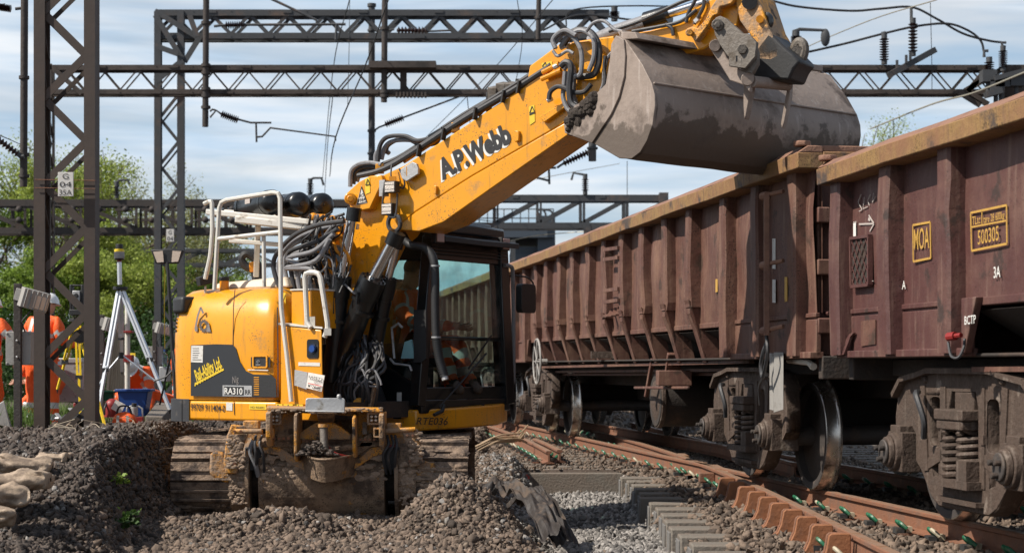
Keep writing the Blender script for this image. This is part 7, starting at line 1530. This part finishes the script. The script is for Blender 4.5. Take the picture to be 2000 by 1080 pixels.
for i in range(11):
    a = PI*i/10
    for k in range(n): b = 2*PI*k/n; e = 1+.12*mnoise.noise(V((i*.6,k*.5,2))); vs.append(c+V((math.copysign(abs(math.sin(a)*math.cos(b))**.75, math.cos(b))*.14*e, math.copysign(abs(math.sin(a)*math.sin(b))**.75, math.sin(b))*.09*e, math.cos(a)*.14*e)))
m.add(vs, [(i*n+k,(i+1)*n+k,(i+1)*n+(k+1)%n,i*n+(k+1)%n) for i in range(10) for k in range(n)], True); m.build('bag_body', None, r)
m = MB().use('reflective')
for x in (-.06,.06): m.bar(c+V((x,-.095,-.10)), c+V((x*.9,-.095,.10)), .03, .008, up=(0,1,0))
m.bar(c+V((-.12,-.094,.0)), c+V((.12,-.094,.01)), .03, .008, up=(0,1,0)); m.build('reflective_stripe', None, r)
m = MB().use('black_plastic').tube(spline([c+V((-.09,-.02,.11)),c+V((-.05,-.02,.20)),c+V((.05,-.02,.20)),c+V((.09,-.02,.11))],5), .012, 6); m.build('handle', None, r)
m = MB().use('red_paint').cyl(W(216,815,21.2), W(219,792,21.2), .085, 18); m.sphere(W(219,792,21.2), .085, 14, 8); m.use('black_plastic').tube(spline([W(219,786,21.2),W(212,783,21.2),W(205,795,21.1),W(204,810,21.1)],5), .012, 6); m.use('sign_white').box(W(231,794,21.0), (.13,.01,.12), Matrix.Rotation(.5,3,'Y')); tag(m.build('fire_extinguisher'), 'red fire extinguisher with white paper beside the blue crate', 'extinguisher')
m = MB().use('plate_silver'); m.tube(rc_ := [W(x, y, 20.9) for x, y in ((247,808),(248,796),(256,793),(270,793),(278,798),(279,825))], .012, 6); m.cyl(W(262,812,20.9), W(262,795,20.9), .045, 12); m.use('black_plastic').cyl(W(262,795,20.9), W(262,787,20.9), .03, 10); m.use('red_paint').box(W(268,822,20.9), (.15,.12,.10)); tag(m.build('pump', bevel=.004), 'small red and grey pump with a tubular frame beside the orange bag', 'pump')
m = MB().use('concrete'); m.hexa([W(284,836,20.0),W(318,838,20.0),W(342,808,24.5),W(306,806,24.5),W(284,812,20.0),W(318,814,20.0),W(342,787,24.5),W(306,786,24.5)]); tag(m.build('concrete_trough', bevel=.01), 'concrete block lying on the bank left of the counterweight', 'concrete block')
m = MB().use('tripod_yellow').bar(W(325,798,23), W(352,806,23), .07, .05); m.use('hivis').box(W(318,775,26), (.35,.3,.12), Matrix.Rotation(.3,3,'Y')); tag(m.build('folded_vest'), 'orange and yellow bundle near the half hidden worker', 'bundle')
m = MB().use('plate_silver')
for k in range(8): a = W(120+k*6, 815+random.uniform(-8,14), 21.8); m.bar(a, a+V((random.uniform(-.2,.2),random.uniform(-.2,.2),random.uniform(.02,.15))), .05, .015)
m.use('black_plastic').sphere(W(150,820,21.9), (.2,.2,.1), 12, 8); m.use('sack').sphere(W(130,832,21.6), (.16,.15,.06), 12, 8); tag(m.build('tool_pile'), 'grey and black tools piled at the foot of the big mast', 'tools')
m = MB().use('red_paint').bb(tuple(W(143,816,23.5)), tuple(W(156,786,23.6))); m.use('black_plastic').bar(W(147,786,23.5), W(153,786,23.5), .05,.03); tag(m.build('fuel_can', bevel=.01), 'red fuel can seen between the legs of the yellow tripod', 'can')
m = MB().use('lamp_grey'); m.hexa([W(-6,830,19.5),W(22,836,19.5),W(24,836,20.2),W(-6,830,20.2),W(-6,790,19.5),W(8,782,19.5),W(8,782,20.2),W(-6,790,20.2)]); tag(m.build('machine_edge', bevel=.01), 'grey machine part cut off by the left edge', 'machine part')
# sandbags
def bag(c, l, w, h, rz, label, seed, tilt=0):
    m = MB().use('sack'); n = 40; rr = 22; vs = []; Mx = Matrix.Rotation(rz,3,'Z') @ Matrix.Rotation(tilt,3,'Y'); c = V(c)
    for i in range(rr+1):
        a = PI*i/rr
        for k in range(n):
            b = 2*PI*k/n; x = -math.cos(a); s_ = math.sin(a)**.55; y = math.cos(b)*s_; z = math.sin(b)*s_
            z = math.copysign(abs(z)**.8, z); p = V((x*l/2, math.copysign(abs(y)**.8, y)*w/2, z*h/2)); f = mnoise.noise(p*7+V((seed,0,0)))*.045+mnoise.noise(V((p.x*6,p.y*24,p.z*24+seed)))*.04*(1.8-s_)+mnoise.noise(p*24)*.012; vs.append(c+Mx @ (p+V((0,p.y,p.z)).normalized()*f if p.length > 0 else p))
    m.add(vs, [(i*n+k,(i+1)*n+k,(i+1)*n+(k+1)%n,i*n+(k+1)%n) for i in range(rr) for k in range(n)], True); return tag(m.build('sandbag', angle=80), label, 'sandbag', 'pale sacks on the bank')
bag(W(38,906,12.7), .46, .34, .11, .12, 'uppermost creased pale sack at the left edge', 1, .08); bag(W(36,938,11.9), .44, .34, .12, -.08, 'middle pale sack facing the camera at the left edge', 2, -.03); bag(W(12,966,11.5), .30, .26, .13, .3, 'lowest pale sack, partly cut by the left edge', 3); bag(W(104,898,13.2), .26, .24, .10, -.3, 'small flat brownish sack right of the others', 4, -.1)
bag(W(-10,1005,10.9), .25, .2, .12, .3, 'pinkish scrap of sack low at the left edge', 6)
